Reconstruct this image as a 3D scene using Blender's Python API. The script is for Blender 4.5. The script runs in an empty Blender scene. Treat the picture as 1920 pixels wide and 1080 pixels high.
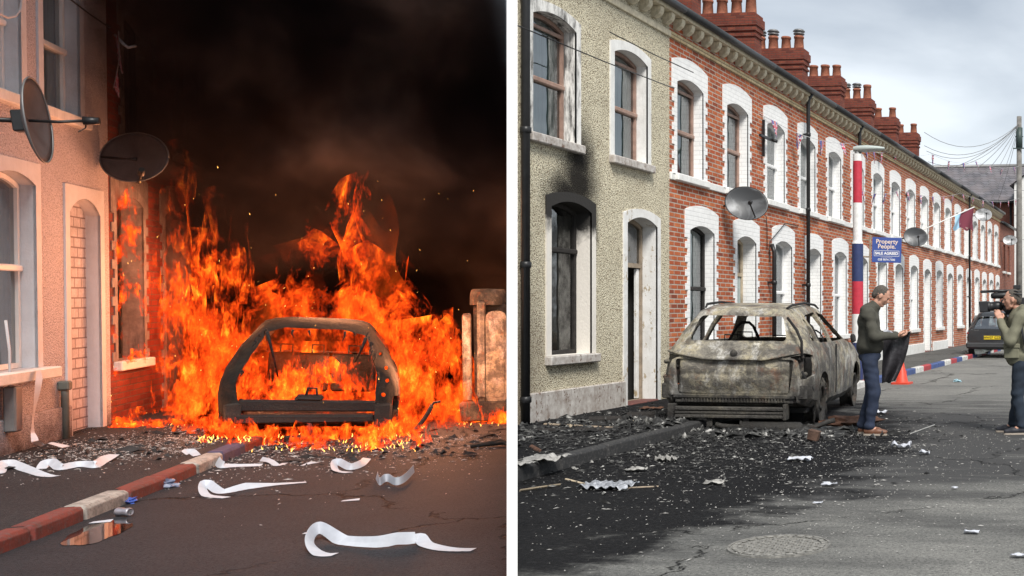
import bpy, bmesh, math, random
import numpy as np
from mathutils import Matrix, Vector, noise as mnoise
from mathutils.geometry import tessellate_polygon
random.seed(7); np.random.seed(7)
rad = math.radians; PI = math.pi
S = bpy.context.scene; COL = S.collection

# ---------------------------------------------------------------- camera
F_PX, XP, YH, HC = 2020.0, 1928.0, 582.0, 1.47
YAW = rad(6.8)
cd = bpy.data.cameras.new("camera"); cam = bpy.data.objects.new("camera", cd); COL.objects.link(cam)
cd.sensor_width = 36; cd.lens = F_PX/1920*36
cd.shift_x = (960-XP)/1920; cd.shift_y = (YH-540)/1920
cd.clip_start = .05; cd.clip_end = 3000
cam.location = (0, 0, HC); cam.rotation_euler = (rad(90), 0, YAW)
S.camera = cam
# ---------------------------------------------------------------- exposure
S.view_settings.view_transform = 'Standard'; S.view_settings.look = 'None'
S.view_settings.gamma = 1; S.view_settings.use_curve_mapping = False
S.view_settings.exposure = EXPO if 'EXPO' in globals() else 1.08
S.cycles.use_denoising = True
S.cycles.transparent_max_bounces = 48; S.cycles.max_bounces = 8; S.cycles.volume_bounces = 1
S.cycles.volume_step_rate = 1.0; S.cycles.volume_max_steps = 256
S.cycles.sample_clamp_indirect = 4.0
# ---------------------------------------------------------------- sun and overcast sky
SUN_EL, SUN_AZ = rad(48), rad(215)          # azimuth from +Y clockwise
sl = bpy.data.lights.new("sun", 'SUN'); sun = bpy.data.objects.new("sun", sl); COL.objects.link(sun)
sl.energy = 2.3; sl.angle = rad(20); sl.color = (1, .96, .9)
# sun stands behind the camera and to the right, over the clouds
sdir = Vector((math.cos(SUN_EL)*.62, -math.cos(SUN_EL)*.78, math.sin(SUN_EL)))
sun.rotation_euler = sdir.to_track_quat('Z', 'Y').to_euler()
W = bpy.data.worlds.new("World"); S.world = W; W.use_nodes = True
wn = W.node_tree; wn.nodes.clear()
def _wn(t, **k):
    n = wn.nodes.new(t)
    for a, b in k.items(): setattr(n, a, b)
    return n
sky = _wn('ShaderNodeTexSky', sky_type='NISHITA', sun_disc=False)
sky.sun_elevation = SUN_EL; sky.sun_rotation = math.atan2(sdir.x, sdir.y)
tc = _wn('ShaderNodeTexCoord'); mp = _wn('ShaderNodeMapping'); mp.inputs['Scale'].default_value = (1.0, 1.0, 2.6)
mp.inputs['Location'].default_value = (.35, .2, .15)
nz = _wn('ShaderNodeTexNoise'); nz.inputs['Scale'].default_value = 2.6; nz.inputs['Detail'].default_value = 8; nz.inputs['Roughness'].default_value = .48
nz.inputs['Distortion'].default_value = .35
cr = _wn('ShaderNodeValToRGB')
e = cr.color_ramp.elements
e[0].position = .34; e[0].color = (.42, .46, .51, 1); e[1].position = .64; e[1].color = (.86, .90, .93, 1)
m = cr.color_ramp.elements.new(.5); m.color = (.62, .66, .70, 1)
sc = _wn('ShaderNodeVectorMath', operation='SCALE'); sc.inputs['Scale'].default_value = 5.4
mx = _wn('ShaderNodeMix', data_type='RGBA'); mx.inputs[0].default_value = .86
bg = _wn('ShaderNodeBackground'); bg.inputs['Strength'].default_value = .10
wo = _wn('ShaderNodeOutputWorld')
L = wn.links.new
L(tc.outputs['Generated'], mp.inputs[0]); L(mp.outputs[0], nz.inputs['Vector']); L(nz.outputs[0], cr.inputs[0])
L(cr.outputs[0], sc.inputs[0]); L(sky.outputs[0], mx.inputs[6]); L(sc.outputs[0], mx.inputs[7]); L(mx.outputs[2], bg.inputs[0]); L(bg.outputs[0], wo.inputs[0])

# ---------------------------------------------------------------- the two streets' own frames
RIGHT_V = Vector((math.cos(YAW), math.sin(YAW), 0)); FWD_V = Vector((-math.sin(YAW), math.cos(YAW), 0))
FR = Matrix.Identity(4)                                    # grey street: x across, y along, road at z=0
FL = Matrix.Translation((0, 0, HC)) @ Matrix.Rotation(math.atan(30/F_PX), 4, RIGHT_V) @ Matrix.Rotation(rad(30.05), 4, 'Z') @ Matrix.Translation((0, 0, -1.65))
DIVT = .6346                                               # divider line in the grey street's frame: x = -DIVT*y
DIVL = .0411                                               # the same line in the burning street's frame
def at(fr, px, py, z=None, x=None, y=None):
    """point of a street's own frame that lies on a plane and shows at a pixel of the photo"""
    d = FWD_V + RIGHT_V*((px-XP)/F_PX) + Vector((0, 0, 1))*((YH-py)/F_PX)
    inv = fr.inverted(); o = inv @ Vector((0, 0, HC)); d = inv.to_3x3() @ d
    t = (z-o.z)/d.z if z is not None else (x-o.x)/d.x if x is not None else (y-o.y)/d.y
    return o + d*t

# ---------------------------------------------------------------- object helpers
def link(name, data, mat=None, parent=None):
    o = bpy.data.objects.new(name, data); COL.objects.link(o)
    if mat is not None and data is not None and not data.materials: data.materials.append(mat)
    if parent is not None: o.parent = parent
    return o
def tag(o, label=None, cat=None, group=None, kind=None):
    if label: o['label'] = label
    if cat: o['category'] = cat
    if group: o['group'] = group
    if kind: o['kind'] = kind
    return o
def thing(name, fr, loc=(0, 0, 0), rz=0, label=None, cat=None, group=None, kind=None, rot=None):
    o = bpy.data.objects.new(name, None); COL.objects.link(o); o.empty_display_size = .2
    o.matrix_world = fr @ Matrix.Translation(loc) @ (rot or Matrix.Rotation(rz, 4, 'Z'))
    return tag(o, label, cat, group, kind)
def put(o, fr, loc=(0, 0, 0), rz=0, rot=None):
    o.matrix_world = fr @ Matrix.Translation(loc) @ (rot or Matrix.Rotation(rz, 4, 'Z')); return o
class MB:
    """collects shapes, then links them as ONE mesh object"""
    def __init__(s): s.v = []; s.f = []; s.mi = []; s.sm = []; s.cur = 0
    def add(s, vs, fs, smooth=False, mi=None):
        b = len(s.v); s.v += [tuple(v) for v in vs]
        for f in fs:
            s.f.append([b+i for i in f]); s.mi.append(s.cur if mi is None else mi); s.sm.append(smooth)
    def box(s, x0, x1, y0, y1, z0, z1, M=None, mi=None):
        vs = [Vector((x, y, z)) for x in (x0, x1) for y in (y0, y1) for z in (z0, z1)]
        if M is not None: vs = [M @ v for v in vs]
        s.add(vs, [(0,1,3,2), (4,6,7,5), (0,4,5,1), (2,3,7,6), (0,2,6,4), (1,5,7,3)], mi=mi); return s
    def bev(s, x0, x1, y0, y1, z0, z1, b=.01, M=None, mi=None, jit=0):
        c = Vector(((x0+x1)/2, (y0+y1)/2, (z0+z1)/2)); h = Vector((abs(x1-x0)/2, abs(y1-y0)/2, abs(z1-z0)/2))
        b = min(b, min(h)*.9); bm = bmesh.new(); bmesh.ops.create_cube(bm, size=2)
        for v in bm.verts: v.co = Vector((v.co.x*h.x, v.co.y*h.y, v.co.z*h.z))
        bmesh.ops.bevel(bm, geom=bm.edges[:], offset=b, segments=1, affect='EDGES')
        for v in bm.verts:
            v.co += c
            if jit: v.co += Vector([random.uniform(-jit, jit) for _ in range(3)])
            if M is not None: v.co = M @ v.co
        bm.verts.index_update()
        s.add([v.co.copy() for v in bm.verts], [[v.index for v in f.verts] for f in bm.faces], mi=mi); bm.free(); return s
    def tube(s, pts, r, n=8, caps=True, mi=None, smooth=True, flat=None):
        pts = [Vector(p) for p in pts]; k = len(pts); rs = r if isinstance(r, (list, tuple)) else [r]*k
        ref = None; vs = []
        for i, p in enumerate(pts):
            t = (pts[min(i+1, k-1)]-pts[max(i-1, 0)])
            t = t.normalized() if t.length > 1e-9 else Vector((0, 0, 1))
            if ref is None:
                ref = t.orthogonal().normalized()
            ref = (ref - t*ref.dot(t))
            ref = ref.normalized() if ref.length > 1e-6 else t.orthogonal().normalized()
            b = t.cross(ref)
            for j in range(n):
                a = 2*PI*j/n
                vs.append(p + ref*(math.cos(a)*rs[i]) + b*(math.sin(a)*rs[i]*(flat or 1)))
        fs = [(i*n+j, i*n+(j+1) % n, (i+1)*n+(j+1) % n, (i+1)*n+j) for i in range(k-1) for j in range(n)]
        s.add(vs, fs, smooth, mi)
        if caps:
            b = len(s.v)-len(vs)
            for ring in (list(range(n))[::-1], [(k-1)*n+j for j in range(n)]):
                s.f.append([b+i for i in ring]); s.mi.append(s.cur if mi is None else mi); s.sm.append(False)
        return s
    def lathe(s, prof, c=(0, 0, 0), n=16, M=None, mi=None, smooth=True):
        vs = []; k = len(prof); c = Vector(c)
        for r_, z in prof:
            for j in range(n):
                a = 2*PI*j/n; v = Vector((r_*math.cos(a), r_*math.sin(a), z))
                v = (M @ v if M is not None else v) + c
                vs.append(v)
        s.add(vs, [(i*n+j, i*n+(j+1) % n, (i+1)*n+(j+1) % n, (i+1)*n+j) for i in range(k-1) for j in range(n)], smooth, mi)
        return s
    def grid(s, fn, nu, nv, smooth=True, mi=None, closed_u=False):
        vs = [fn(i/(nu if closed_u else nu-1), j/(nv-1)) for j in range(nv) for i in range(nu)]
        m_ = nu if closed_u else nu-1
        s.add(vs, [(j*nu+i, j*nu+(i+1) % nu, (j+1)*nu+(i+1) % nu, (j+1)*nu+i) for j in range(nv-1) for i in range(m_)], smooth, mi)
        return s
    def plate(s, outer, holes=(), x0=0., x1=.02, plane='x', hole_x0=None, back=False, mi=None, mi_side=None, rim=True):
        """flat polygon (u,v) with holes in the plane x=const (u=y, v=z), given thickness"""
        def P(u, v, w): return (w, u, v) if plane == 'x' else (u, w, v) if plane == 'y' else (u, v, w)
        loops = [list(outer)]+[list(h) for h in holes]
        flat = [p for l in loops for p in l]
        tris = tessellate_polygon([[Vector((p[0], p[1], 0)) for p in l] for l in loops])
        up = [P(p[0], p[1], x1) for p in flat]
        fs = []
        for t in tris:
            a, b, c = [Vector(up[i]) for i in t]; nrm = (b-a).cross(c-a)
            if nrm.length < 1e-9: continue
            want = {'x': nrm.x, 'y': -nrm.y, 'z': nrm.z}[plane]*(1 if (x1 >= x0) == (plane != 'y') else -1)
            fs.append(t if want > 0 else t[::-1])
        s.add(up, fs, mi=mi)
        if back: s.add([P(p[0], p[1], x0) for p in flat], [f[::-1] for f in fs], mi=mi)
        for li, l in enumerate(loops):
            if li == 0 and not rim: continue
            xa = x0 if (li == 0 or hole_x0 is None) else hole_x0
            n = len(l); vs = [P(p[0], p[1], x1) for p in l]+[P(p[0], p[1], xa) for p in l]
            s.add(vs, [(i, (i+1) % n, n+(i+1) % n, n+i) for i in range(n)], mi=mi_side if mi_side is not None else mi)
        return s
    def build(s, name, mats, parent=None, bevel=0, fix=True):
        me = bpy.data.meshes.new(name); me.from_pydata(s.v, [], s.f)
        for m_ in (mats if isinstance(mats, (list, tuple)) else [mats]): me.materials.append(m_)
        me.polygons.foreach_set('material_index', s.mi); me.polygons.foreach_set('use_smooth', s.sm)
        me.update()
        if fix:
            bm = bmesh.new(); bm.from_mesh(me); bmesh.ops.recalc_face_normals(bm, faces=bm.faces[:]); bm.to_mesh(me); bm.free()
        o = bpy.data.objects.new(name, me); COL.objects.link(o)
        if parent is not None: o.parent = parent
        if bevel:
            b = o.modifiers.new('bevel', 'BEVEL'); b.width = bevel; b.segments = 2; b.limit_method = 'ANGLE'
        return o
def frame3(p, d, up=Vector((0, 0, 1))):
    """matrix at p whose z axis points along d"""
    q = Vector(d).normalized().to_track_quat('Z', 'Y'); return Matrix.Translation(p) @ q.to_matrix().to_4x4()
def clip_poly(poly, a, b, c):
    """keep the part of the plan polygon where a*x+b*y+c >= 0"""
    out = []
    for i in range(len(poly)):
        p, q = poly[i], poly[(i+1) % len(poly)]; dp = a*p[0]+b*p[1]+c; dq = a*q[0]+b*q[1]+c
        if dp >= 0: out.append(p)
        if (dp >= 0) != (dq >= 0):
            t = dp/(dp-dq); out.append((p[0]+(q[0]-p[0])*t, p[1]+(q[1]-p[1])*t))
    return out
def plan_prism(mb, poly, zb, zt, mi=None):
    n = len(poly)
    if n < 3: return
    vs = [(x, y, zb(x, y)) for x, y in poly]+[(x, y, zt(x, y)) for x, y in poly]
    mb.add(vs, [tuple(range(n))[::-1], tuple(range(n, 2*n))]+[(i, (i+1) % n, n+(i+1) % n, n+i) for i in range(n)], mi=mi)

# ---------------------------------------------------------------- SDF surfaces (bodies, clothes, shoes)
def capsule(a, b, ra, rb, sx=1.0, sy=1.0): return ('c', Vector(a), Vector(b), ra, rb)
def ellip(c, r, R=None): return ('e', Vector(c), Vector(r), R)
def sdf_mesh(prims, res=.012, k=.03, pad=.05, disp=None, cuts=()):
    lo = np.full(3, 1e9); hi = -lo
    for p in prims:
        if p[0] == 'c':
            for q, r_ in ((p[1], p[3]), (p[2], p[4])):
                lo = np.minimum(lo, np.array(q)-r_); hi = np.maximum(hi, np.array(q)+r_)
        else:
            m_ = max(p[2]); lo = np.minimum(lo, np.array(p[1])-m_); hi = np.maximum(hi, np.array(p[1])+m_)
    lo -= pad; hi += pad
    n = np.ceil((hi-lo)/res).astype(int)+1
    ax = [lo[i]+np.arange(n[i])*res for i in range(3)]
    P = np.stack(np.meshgrid(*ax, indexing='ij'), -1).astype(np.float32)
    D = None
    def prim(p):
        if p[0] == 'c':
            a = np.array(p[1]); b = np.array(p[2]); ab = b-a; L2 = max(float(ab@ab), 1e-9)
            t = np.clip(((P-a)@ab)/L2, 0, 1)
            return np.linalg.norm(P-a-t[..., None]*ab, axis=-1)-(p[3]+(p[4]-p[3])*t)
        q = P-np.array(p[1])
        if p[3] is not None: q = q @ np.array(p[3].to_3x3() if len(p[3]) == 4 else p[3])
        r_ = np.array(p[2]); k0 = np.linalg.norm(q/r_, axis=-1); k1 = np.linalg.norm(q/(r_*r_), axis=-1)+1e-9
        return k0*(k0-1)/k1
    for p in prims:
        d = prim(p)
        if D is None: D = d
        else:
            h = np.clip(.5+.5*(D-d)/k, 0, 1); D = D*(1-h)+d*h-k*h*(1-h)
    if disp is not None: D = D+disp(P)
    for p in cuts: D = np.maximum(D, -prim(p))
    D = D.astype(np.float32); ins = D < 0
    # surface nets
    c = np.zeros(np.array(D.shape)-1, int)
    for dx in (0, 1):
        for dy in (0, 1):
            for dz in (0, 1):
                c += ins[dx:dx+c.shape[0], dy:dy+c.shape[1], dz:dz+c.shape[2]]
    act = (c > 0) & (c < 8); idx = -np.ones(c.shape, int); cells = np.argwhere(act); idx[act] = np.arange(len(cells))
    acc = np.zeros((len(cells), 3)); cnt = np.zeros(len(cells))
    corners = [(a, b, c_) for a in (0, 1) for b in (0, 1) for c_ in (0, 1)]
    for A in corners:
        for ax_ in range(3):
            if A[ax_] == 0:
                B = list(A); B[ax_] = 1
                da = D[tuple((cells+A).T)]; db = D[tuple((cells+B).T)]
                m_ = (da < 0) != (db < 0); t = np.where(m_, da/(da-db+1e-12), 0)
                pos = np.array(A, float)[None].repeat(len(cells), 0); pos[:, ax_] += t
                acc[m_] += pos[m_]; cnt[m_] += 1
    V = lo+(cells+acc/cnt[:, None])*res
    faces = []
    for ax_ in range(3):
        b_, c_ = (ax_+1) % 3, (ax_+2) % 3
        sl0 = [slice(None)]*3; sl1 = [slice(None)]*3; sl0[ax_] = slice(0, -1); sl1[ax_] = slice(1, None)
        fl = ins[tuple(sl0)] != ins[tuple(sl1)]
        E_ = np.argwhere(fl); E_ = E_[(E_[:, b_] > 0) & (E_[:, c_] > 0) & (E_[:, b_] < c.shape[b_]) & (E_[:, c_] < c.shape[c_]) & (E_[:, ax_] < c.shape[ax_])]
        q = []
        for ob, oc in ((0, 0), (-1, 0), (-1, -1), (0, -1)):
            e_ = E_.copy(); e_[:, b_] += ob; e_[:, c_] += oc; q.append(idx[tuple(e_.T)])
        q = np.stack(q, 1); fli = ins[tuple(E_.T)]
        q[~fli] = q[~fli][:, ::-1]; faces += q[(q >= 0).all(1)].tolist()
    return V, faces
def sdf_obj(name, prims, mat, parent, **kw):
    V, Fc = sdf_mesh(prims, **kw)
    me = bpy.data.meshes.new(name); me.from_pydata(V.tolist(), [], Fc); me.materials.append(mat)
    me.polygons.foreach_set('use_smooth', [True]*len(Fc))
    bm = bmesh.new(); bm.from_mesh(me); bmesh.ops.smooth_vert(bm, verts=bm.verts[:], factor=.4, use_axis_x=True, use_axis_y=True, use_axis_z=True)
    bmesh.ops.recalc_face_normals(bm, faces=bm.faces[:]); bm.to_mesh(me); bm.free()
    o = bpy.data.objects.new(name, me); COL.objects.link(o)
    if parent is not None: o.parent = parent
    return o

# ---------------------------------------------------------------- materials
class G:
    def __init__(s, name, coords='Object', disp=False):
        s.m = bpy.data.materials.new(name); s.m.use_nodes = True; s.t = s.m.node_tree; s.t.nodes.clear()
        s.out = s.t.nodes.new('ShaderNodeOutputMaterial'); s.tc = s.t.nodes.new('ShaderNodeTexCoord'); s.co = s.tc.outputs[coords]
    def n(s, typ, ins=None, **kw):
        nd = s.t.nodes.new('ShaderNode'+typ)
        for k, v in kw.items(): setattr(nd, k, v)
        for k, v in (ins or {}).items():
            sk = nd.inputs[k]
            if isinstance(v, bpy.types.NodeSocket): s.t.links.new(v, sk)
            elif isinstance(v, bpy.types.Node): s.t.links.new(v.outputs[0], sk)
            else:
                if isinstance(v, tuple) and len(v) == 3 and sk.type == 'RGBA': v = v+(1,)
                sk.default_value = v
        return nd
    def noise(s, scale, detail=4, rough=.55, vec=None, dist=0, out=0): return s.n('TexNoise', {'Vector': vec if vec is not None else s.co, 'Scale': scale, 'Detail': detail, 'Roughness': rough, 'Distortion': dist}).outputs[out]
    def vor(s, scale, vec=None, feature='F1', rnd=1, out=0): return s.n('TexVoronoi', {'Vector': vec if vec is not None else s.co, 'Scale': scale, 'Randomness': rnd}, feature=feature).outputs[out]
    def map(s, scale=(1, 1, 1), loc=(0, 0, 0), rot=(0, 0, 0), vec=None): return s.n('Mapping', {'Vector': vec if vec is not None else s.co, 'Scale': scale, 'Location': loc, 'Rotation': rot}).outputs[0]
    def ramp(s, fac, els, interp='LINEAR'):
        nd = s.n('ValToRGB', {0: fac}); r = nd.color_ramp; r.interpolation = interp
        while len(r.elements) > 1: r.elements.remove(r.elements[-1])
        for i, (p, c) in enumerate(els):
            el = r.elements[0] if i == 0 else r.elements.new(p)
            el.position = p; el.color = (c, c, c, 1) if isinstance(c, (int, float)) else tuple(c)+(1,)
        return nd.outputs[0]
    def mix(s, fac, a, b, mode='MIX'): return s.n('Mix', {0: fac, 6: a, 7: b}, data_type='RGBA', blend_type=mode).outputs[2]
    def math(s, op, a, b=0., clamp=False): return s.n('Math', {0: a, 1: b}, operation=op, use_clamp=clamp).outputs[0]
    def sep(s, vec=None): return s.n('SeparateXYZ', {0: vec if vec is not None else s.co}).outputs
    def comb(s, x=0., y=0., z=0.): return s.n('CombineXYZ', {0: x, 1: y, 2: z}).outputs[0]
    def step(s, v, lo, hi): return s.n('MapRange', {0: v, 1: lo, 2: hi, 3: 0., 4: 1.}).outputs[0]
    def vadd(s, a, b): return s.n('VectorMath', {0: a, 1: b}, operation='ADD').outputs[0]
    def vscale(s, a, k): return s.n('VectorMath', {0: a, 'Scale': k}, operation='SCALE').outputs[0]
    def bump(s, h, strength=.5, dist=.01, nrm=None):
        d = {'Height': h, 'Strength': strength, 'Distance': dist}
        if nrm is not None: d['Normal'] = nrm
        return s.n('Bump', d).outputs[0]
    def surf(s, color, rough=.8, metal=0., nrm=None, spec=.4, **kw):
        d = {'Base Color': color, 'Roughness': rough, 'Metallic': metal, 'Specular IOR Level': spec}
        if nrm is not None: d['Normal'] = nrm
        d.update(kw); b = s.n('BsdfPrincipled', d); s.t.links.new(b.outputs[0], s.out.inputs[0]); return s.m
def plain(name, col, rough=.6, metal=0., var=.15, scale=12, bump=.0, spec=.4):
    g = G(name); n_ = g.noise(scale, 5, .6); c = g.mix(g.ramp(n_, [(.35, 1), (.65, 0)]), col, tuple(min(1, x*(1-var)) for x in col))
    return g.surf(c, rough, metal, g.bump(g.noise(scale*4, 3), bump, .01) if bump else None, spec)
# ---------------------------------------------------------------- surface materials
def brick_mat(name, c1, c2, c3, mortar, bw=.225, rh=.075, soot=0., mort=.008, paint=None, chips=.0, bumpk=.6):
    g = G(name); X, Y, Z = g.sep(); u = g.math('ADD', X, Y); v = g.comb(u, Z, 0.)
    bt = g.n('TexBrick', {'Vector': v, 'Color1': (1, 1, 1), 'Color2': (0, 0, 0), 'Mortar': (.5, .5, .5), 'Scale': 1., 'Mortar Size': mort, 'Mortar Smooth': .3, 'Bias': 0., 'Brick Width': bw, 'Row Height': rh})
    per = g.ramp(bt.outputs[0], [(.0, c1), (.45, c2), (.8, c2), (1., c3)])
    grime = g.noise(3.2, 6, .65); per = g.mix(g.ramp(g.noise(38, 4, .7), [(.35, .0), (.7, .55)]), per, tuple(x*.45 for x in c2))
    col = g.mix(bt.outputs[1], per, mortar)
    col = g.mix(g.ramp(grime, [(.42, 0), (.75, .5)]), col, tuple(x*.35 for x in c2))
    if paint:
        ch = g.noise(14, 6, .7); col2 = g.mix(g.ramp(g.noise(5, 5, .7), [(.45, 0), (.8, .45)]), paint, tuple(x*.62 for x in paint))
        col2 = g.mix(g.math('MULTIPLY', bt.outputs[1], .35), col2, tuple(x*.6 for x in paint))
        col = g.mix(g.ramp(ch, [(.66-chips, 0), (.69-chips, 1)]), col2, tuple(x*.5 for x in paint)) if chips else col2
    if soot: col = g.mix(g.ramp(g.noise(.9, 6, .6), [(.6-soot, 0), (1.0-soot, 1)]), col, (.015, .013, .012))
    h = g.math('SUBTRACT', g.math('MULTIPLY', g.noise(60, 4), .35), bt.outputs[1])
    return g.surf(col, .88, 0, g.bump(h, bumpk, .012), .25)
M = {}
M['brick'] = brick_mat('orange_brick', (.62, .19, .07), (.44, .105, .042), (.17, .045, .03), (.42, .36, .30), mort=.011)
M['brick_dark'] = brick_mat('chimney_brick', (.26, .075, .045), (.205, .052, .034), (.13, .035, .026), (.085, .06, .05), mort=.007)
M['brick_burn'] = brick_mat('scorched_brick', (.36, .07, .035), (.28, .05, .03), (.10, .025, .02), (.16, .09, .07), soot=.18)
M['brick_far'] = brick_mat('far_brick', (.34, .12, .07), (.28, .09, .06), (.18, .06, .045), (.22, .17, .14))
M['white'] = brick_mat('white_painted_brick', (.8,)*3, (.8,)*3, (.8,)*3, (.7,)*3, paint=(.80, .80, .79), bumpk=.35)
def white_dirty(name, base, dirt, amt, scale=7, chip=None):
    g = G(name); n1 = g.noise(scale, 7, .7); n2 = g.noise(scale*6, 4, .7)
    st = g.noise(1, 6, .7, g.map((14, 14, 1.5)))
    c = g.mix(g.ramp(n1, [(.5-amt*.4, 0), (.8, amt)]), base, dirt); c = g.mix(g.ramp(st, [(.55, 0), (.75, amt*.8)]), c, dirt)
    if chip: c = g.mix(g.ramp(g.noise(scale*1.3, 8, .75, g.map((1, 1, .6), loc=(3, 5, 1))), [(.585, 0), (.605, 1)]), c, chip)
    return g.surf(c, .75, 0, g.bump(n2, .35, .01), .3)
M['whitew'] = white_dirty('white_render', (.78, .78, .76), (.33, .31, .28), .45)
M['whitechip'] = white_dirty('flaking_white_render', (.76, .76, .75), (.36, .33, .28), .5, 6, (.36, .29, .19))
M['plinth'] = white_dirty('stained_white_plinth', (.74, .73, .70), (.17, .12, .09), .95, 10, (.13, .07, .045))
M['cream'] = white_dirty('cream_moulding', (.78, .70, .52), (.13, .10, .07), .7, 10)
M['creamband'] = brick_mat('cream_brick_band', (.66, .55, .34), (.60, .47, .27), (.5, .38, .22), (.2, .15, .1), bw=.23, rh=.115)
def roughcast(name, hi, lo, pit, houseish=None, soot=None, left_dirt=False, low_dirt=None):
    g = G(name); X, Y, Z = g.sep()
    v1 = g.vor(66, g.vadd(g.co, g.vscale(g.noise(30, 3, out=1), .02))); n1 = g.noise(76, 4, .7)
    peb = g.math('ADD', g.math('MULTIPLY', v1, .55), g.math('MULTIPLY', n1, .8))
    c = g.ramp(peb, [(.53, hi), (.69, lo), (.80, pit)])
    c = g.mix(g.ramp(g.noise(1.6, 6, .65), [(.4, 0), (.8, .35)]), c, pit)
    if left_dirt:
        d = g.math('ADD', g.step(Y, -.9, -2.1), g.math('MULTIPLY', g.math('SUBTRACT', g.noise(2.2, 6, .7), .5), 1.1))
        d = g.math('MULTIPLY', d, g.step(Z, 3.6, 1.2)); c = g.mix(g.ramp(g.math('ADD', d, g.math('MULTIPLY', g.math('SUBTRACT', n1, .5), 1.2)), [(.3, 0), (1.0, .8)]), c, (.13, .085, .065))
    if low_dirt: c = g.mix(g.ramp(g.math('ADD', g.step(Z, low_dirt, 0.), g.math('MULTIPLY', g.math('SUBTRACT', g.noise(6, 5, .7), .5), .9)), [(.35, 0), (1., .9)]), c, (.06, .04, .035))
    if soot:
        m_ = None
        for cy, cz, ry, rz in soot:
            a = g.math('DIVIDE', g.math('SUBTRACT', Y, cy), ry); b = g.math('DIVIDE', g.math('SUBTRACT', Z, cz), rz)
            d = g.math('SQRT', g.math('ADD', g.math('MULTIPLY', a, a), g.math('MULTIPLY', b, b))); k = g.math('SUBTRACT', 1., d)
            m_ = k if m_ is None else g.math('MAXIMUM', m_, k)
        k = g.math('ADD', m_, g.math('ADD', g.math('MULTIPLY', g.math('SUBTRACT', g.noise(5, 5, .7), .5), .5), g.math('MULTIPLY', g.math('SUBTRACT', n1, .5), 2.0)))
        c = g.mix(g.ramp(k, [(.0, 0), (.30, .6), (.62, .98)]), c, (.014, .012, .011))
    return g.surf(c, .95, 0, g.bump(g.math('SUBTRACT', 1., peb), 1., .03), .15)
def glass_mat(name, tint=(.55, .62, .6), refl=.5, soot=0.):
    g = G(name); f = g.n('Fresnel', {'IOR': 1.5}).outputs[0]
    bp = g.bump(g.noise(1.3, 2), .06, .2)
    gl = g.n('BsdfGlossy', {'Color': (.95, .97, 1), 'Roughness': .03, 'Normal': bp}); tr = g.n('BsdfTransparent', {'Color': tint})
    fac = g.math('ADD', g.math('MULTIPLY', f, .9), refl*.35, True)
    sh = g.n('MixShader', {0: fac, 1: tr.outputs[0], 2: gl.outputs[0]})
    if soot:
        df = g.n('BsdfDiffuse', {'Color': (.03, .028, .025, 1)}); X, Y, Z = g.sep()
        sh = g.n('MixShader', {0: g.ramp(g.noise(2.5, 6, .7), [(.55-soot*.4, 0), (.75-soot*.4, .85)]), 1: sh.outputs[0], 2: df.outputs[0]})
    g.t.links.new(sh.outputs[0], g.out.inputs[0]); return g.m
M['glass'] = glass_mat('window_glass'); M['glass_dirty'] = glass_mat('sooty_window_glass', (.5, .52, .48), .4, .45); M['glass_dark'] = glass_mat('dark_glass', (.2, .24, .25), .6)
M['upvc'] = plain('white_plastic_frame', (.78, .78, .77), .35, var=.06)
M['brownframe'] = plain('brown_plastic_frame', (.36, .23, .18), .5, var=.35, scale=8)
M['charframe'] = plain('charred_frame', (.03, .026, .024), .8, var=.6, scale=20, bump=.8)
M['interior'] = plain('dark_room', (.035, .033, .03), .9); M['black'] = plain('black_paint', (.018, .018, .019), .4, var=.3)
M['gutter'] = plain('black_gutter', (.03, .032, .035), .45, var=.3)
M['terracotta'] = plain('terracotta_pot', (.36, .13, .075), .8, var=.45, scale=9, bump=.2); M['lead'] = plain('grey_metal', (.22, .22, .22), .5, .5)
M['doorwhite'] = plain('pale_door', (.62, .61, .58), .4, var=.1); M['oldwood'] = plain('weathered_wood', (.34, .27, .2), .8, var=.4, scale=10, bump=.3)
M['step'] = plain('red_tile_step', (.16, .06, .05), .7, var=.4); M['sandwood'] = plain('pale_torn_timber', (.55, .45, .32), .8, var=.4, scale=6)
def curtain_mat(name, c, f=70):
    g = G(name); n_ = g.noise(1, 3, .5, g.map((f, f, 1.2))); cc = g.mix(g.ramp(n_, [(.35, 0), (.65, 1)]), tuple(x*.6 for x in c), c); return g.surf(cc, .9)
M['curtain'] = curtain_mat('net_curtain', (.46, .52, .50), 26); M['blind'] = curtain_mat('vertical_blind', (.50, .56, .52), 40); M['curtain_cool'] = curtain_mat('cool_curtain', (.36, .41, .44), 22)
M['singed'] = curtain_mat('singed_curtain', (.33, .33, .30), 9)
def slate_mat():
    g = G('slate_roof'); X, Y, Z = g.sep()
    bt = g.n('TexBrick', {'Vector': g.comb(g.math('ADD', X, Y), g.math('MULTIPLY', Z, 1.6), 0.), 'Color1': (.14, .135, .15), 'Color2': (.085, .08, .09), 'Mortar': (.03, .03, .03), 'Scale': 1., 'Mortar Size': .02, 'Brick Width': .42, 'Row Height': .3})
    c = g.mix(g.ramp(g.noise(1.1, 5), [(.4, 0), (.7, .5)]), bt.outputs[0], (.2, .17, .17)); return g.surf(c, .6, 0, g.bump(bt.outputs[1], -.6, .02))
M['slate'] = slate_mat()
def sxz(c, z0, w, zs, rise, n=12, inset=0.):
    """arched opening outline, counter-clockwise: bottom left, bottom right, arc, back to the left"""
    a = w/2-inset; z0 = z0+inset; rise = max(rise, .002); R_ = (w*w/4+rise*rise)/(2*rise); cz = zs+rise-R_; Ri = R_-inset
    z_s = cz+math.sqrt(max(Ri*Ri-a*a, 0)); th = math.asin(min(1, a/Ri))
    arc = [(c+Ri*math.sin(t), cz+Ri*math.cos(t)) for t in [th-2*th*i/n for i in range(n+1)]]
    return [(c-a, z0), (c+a, z0)]+arc
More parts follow.
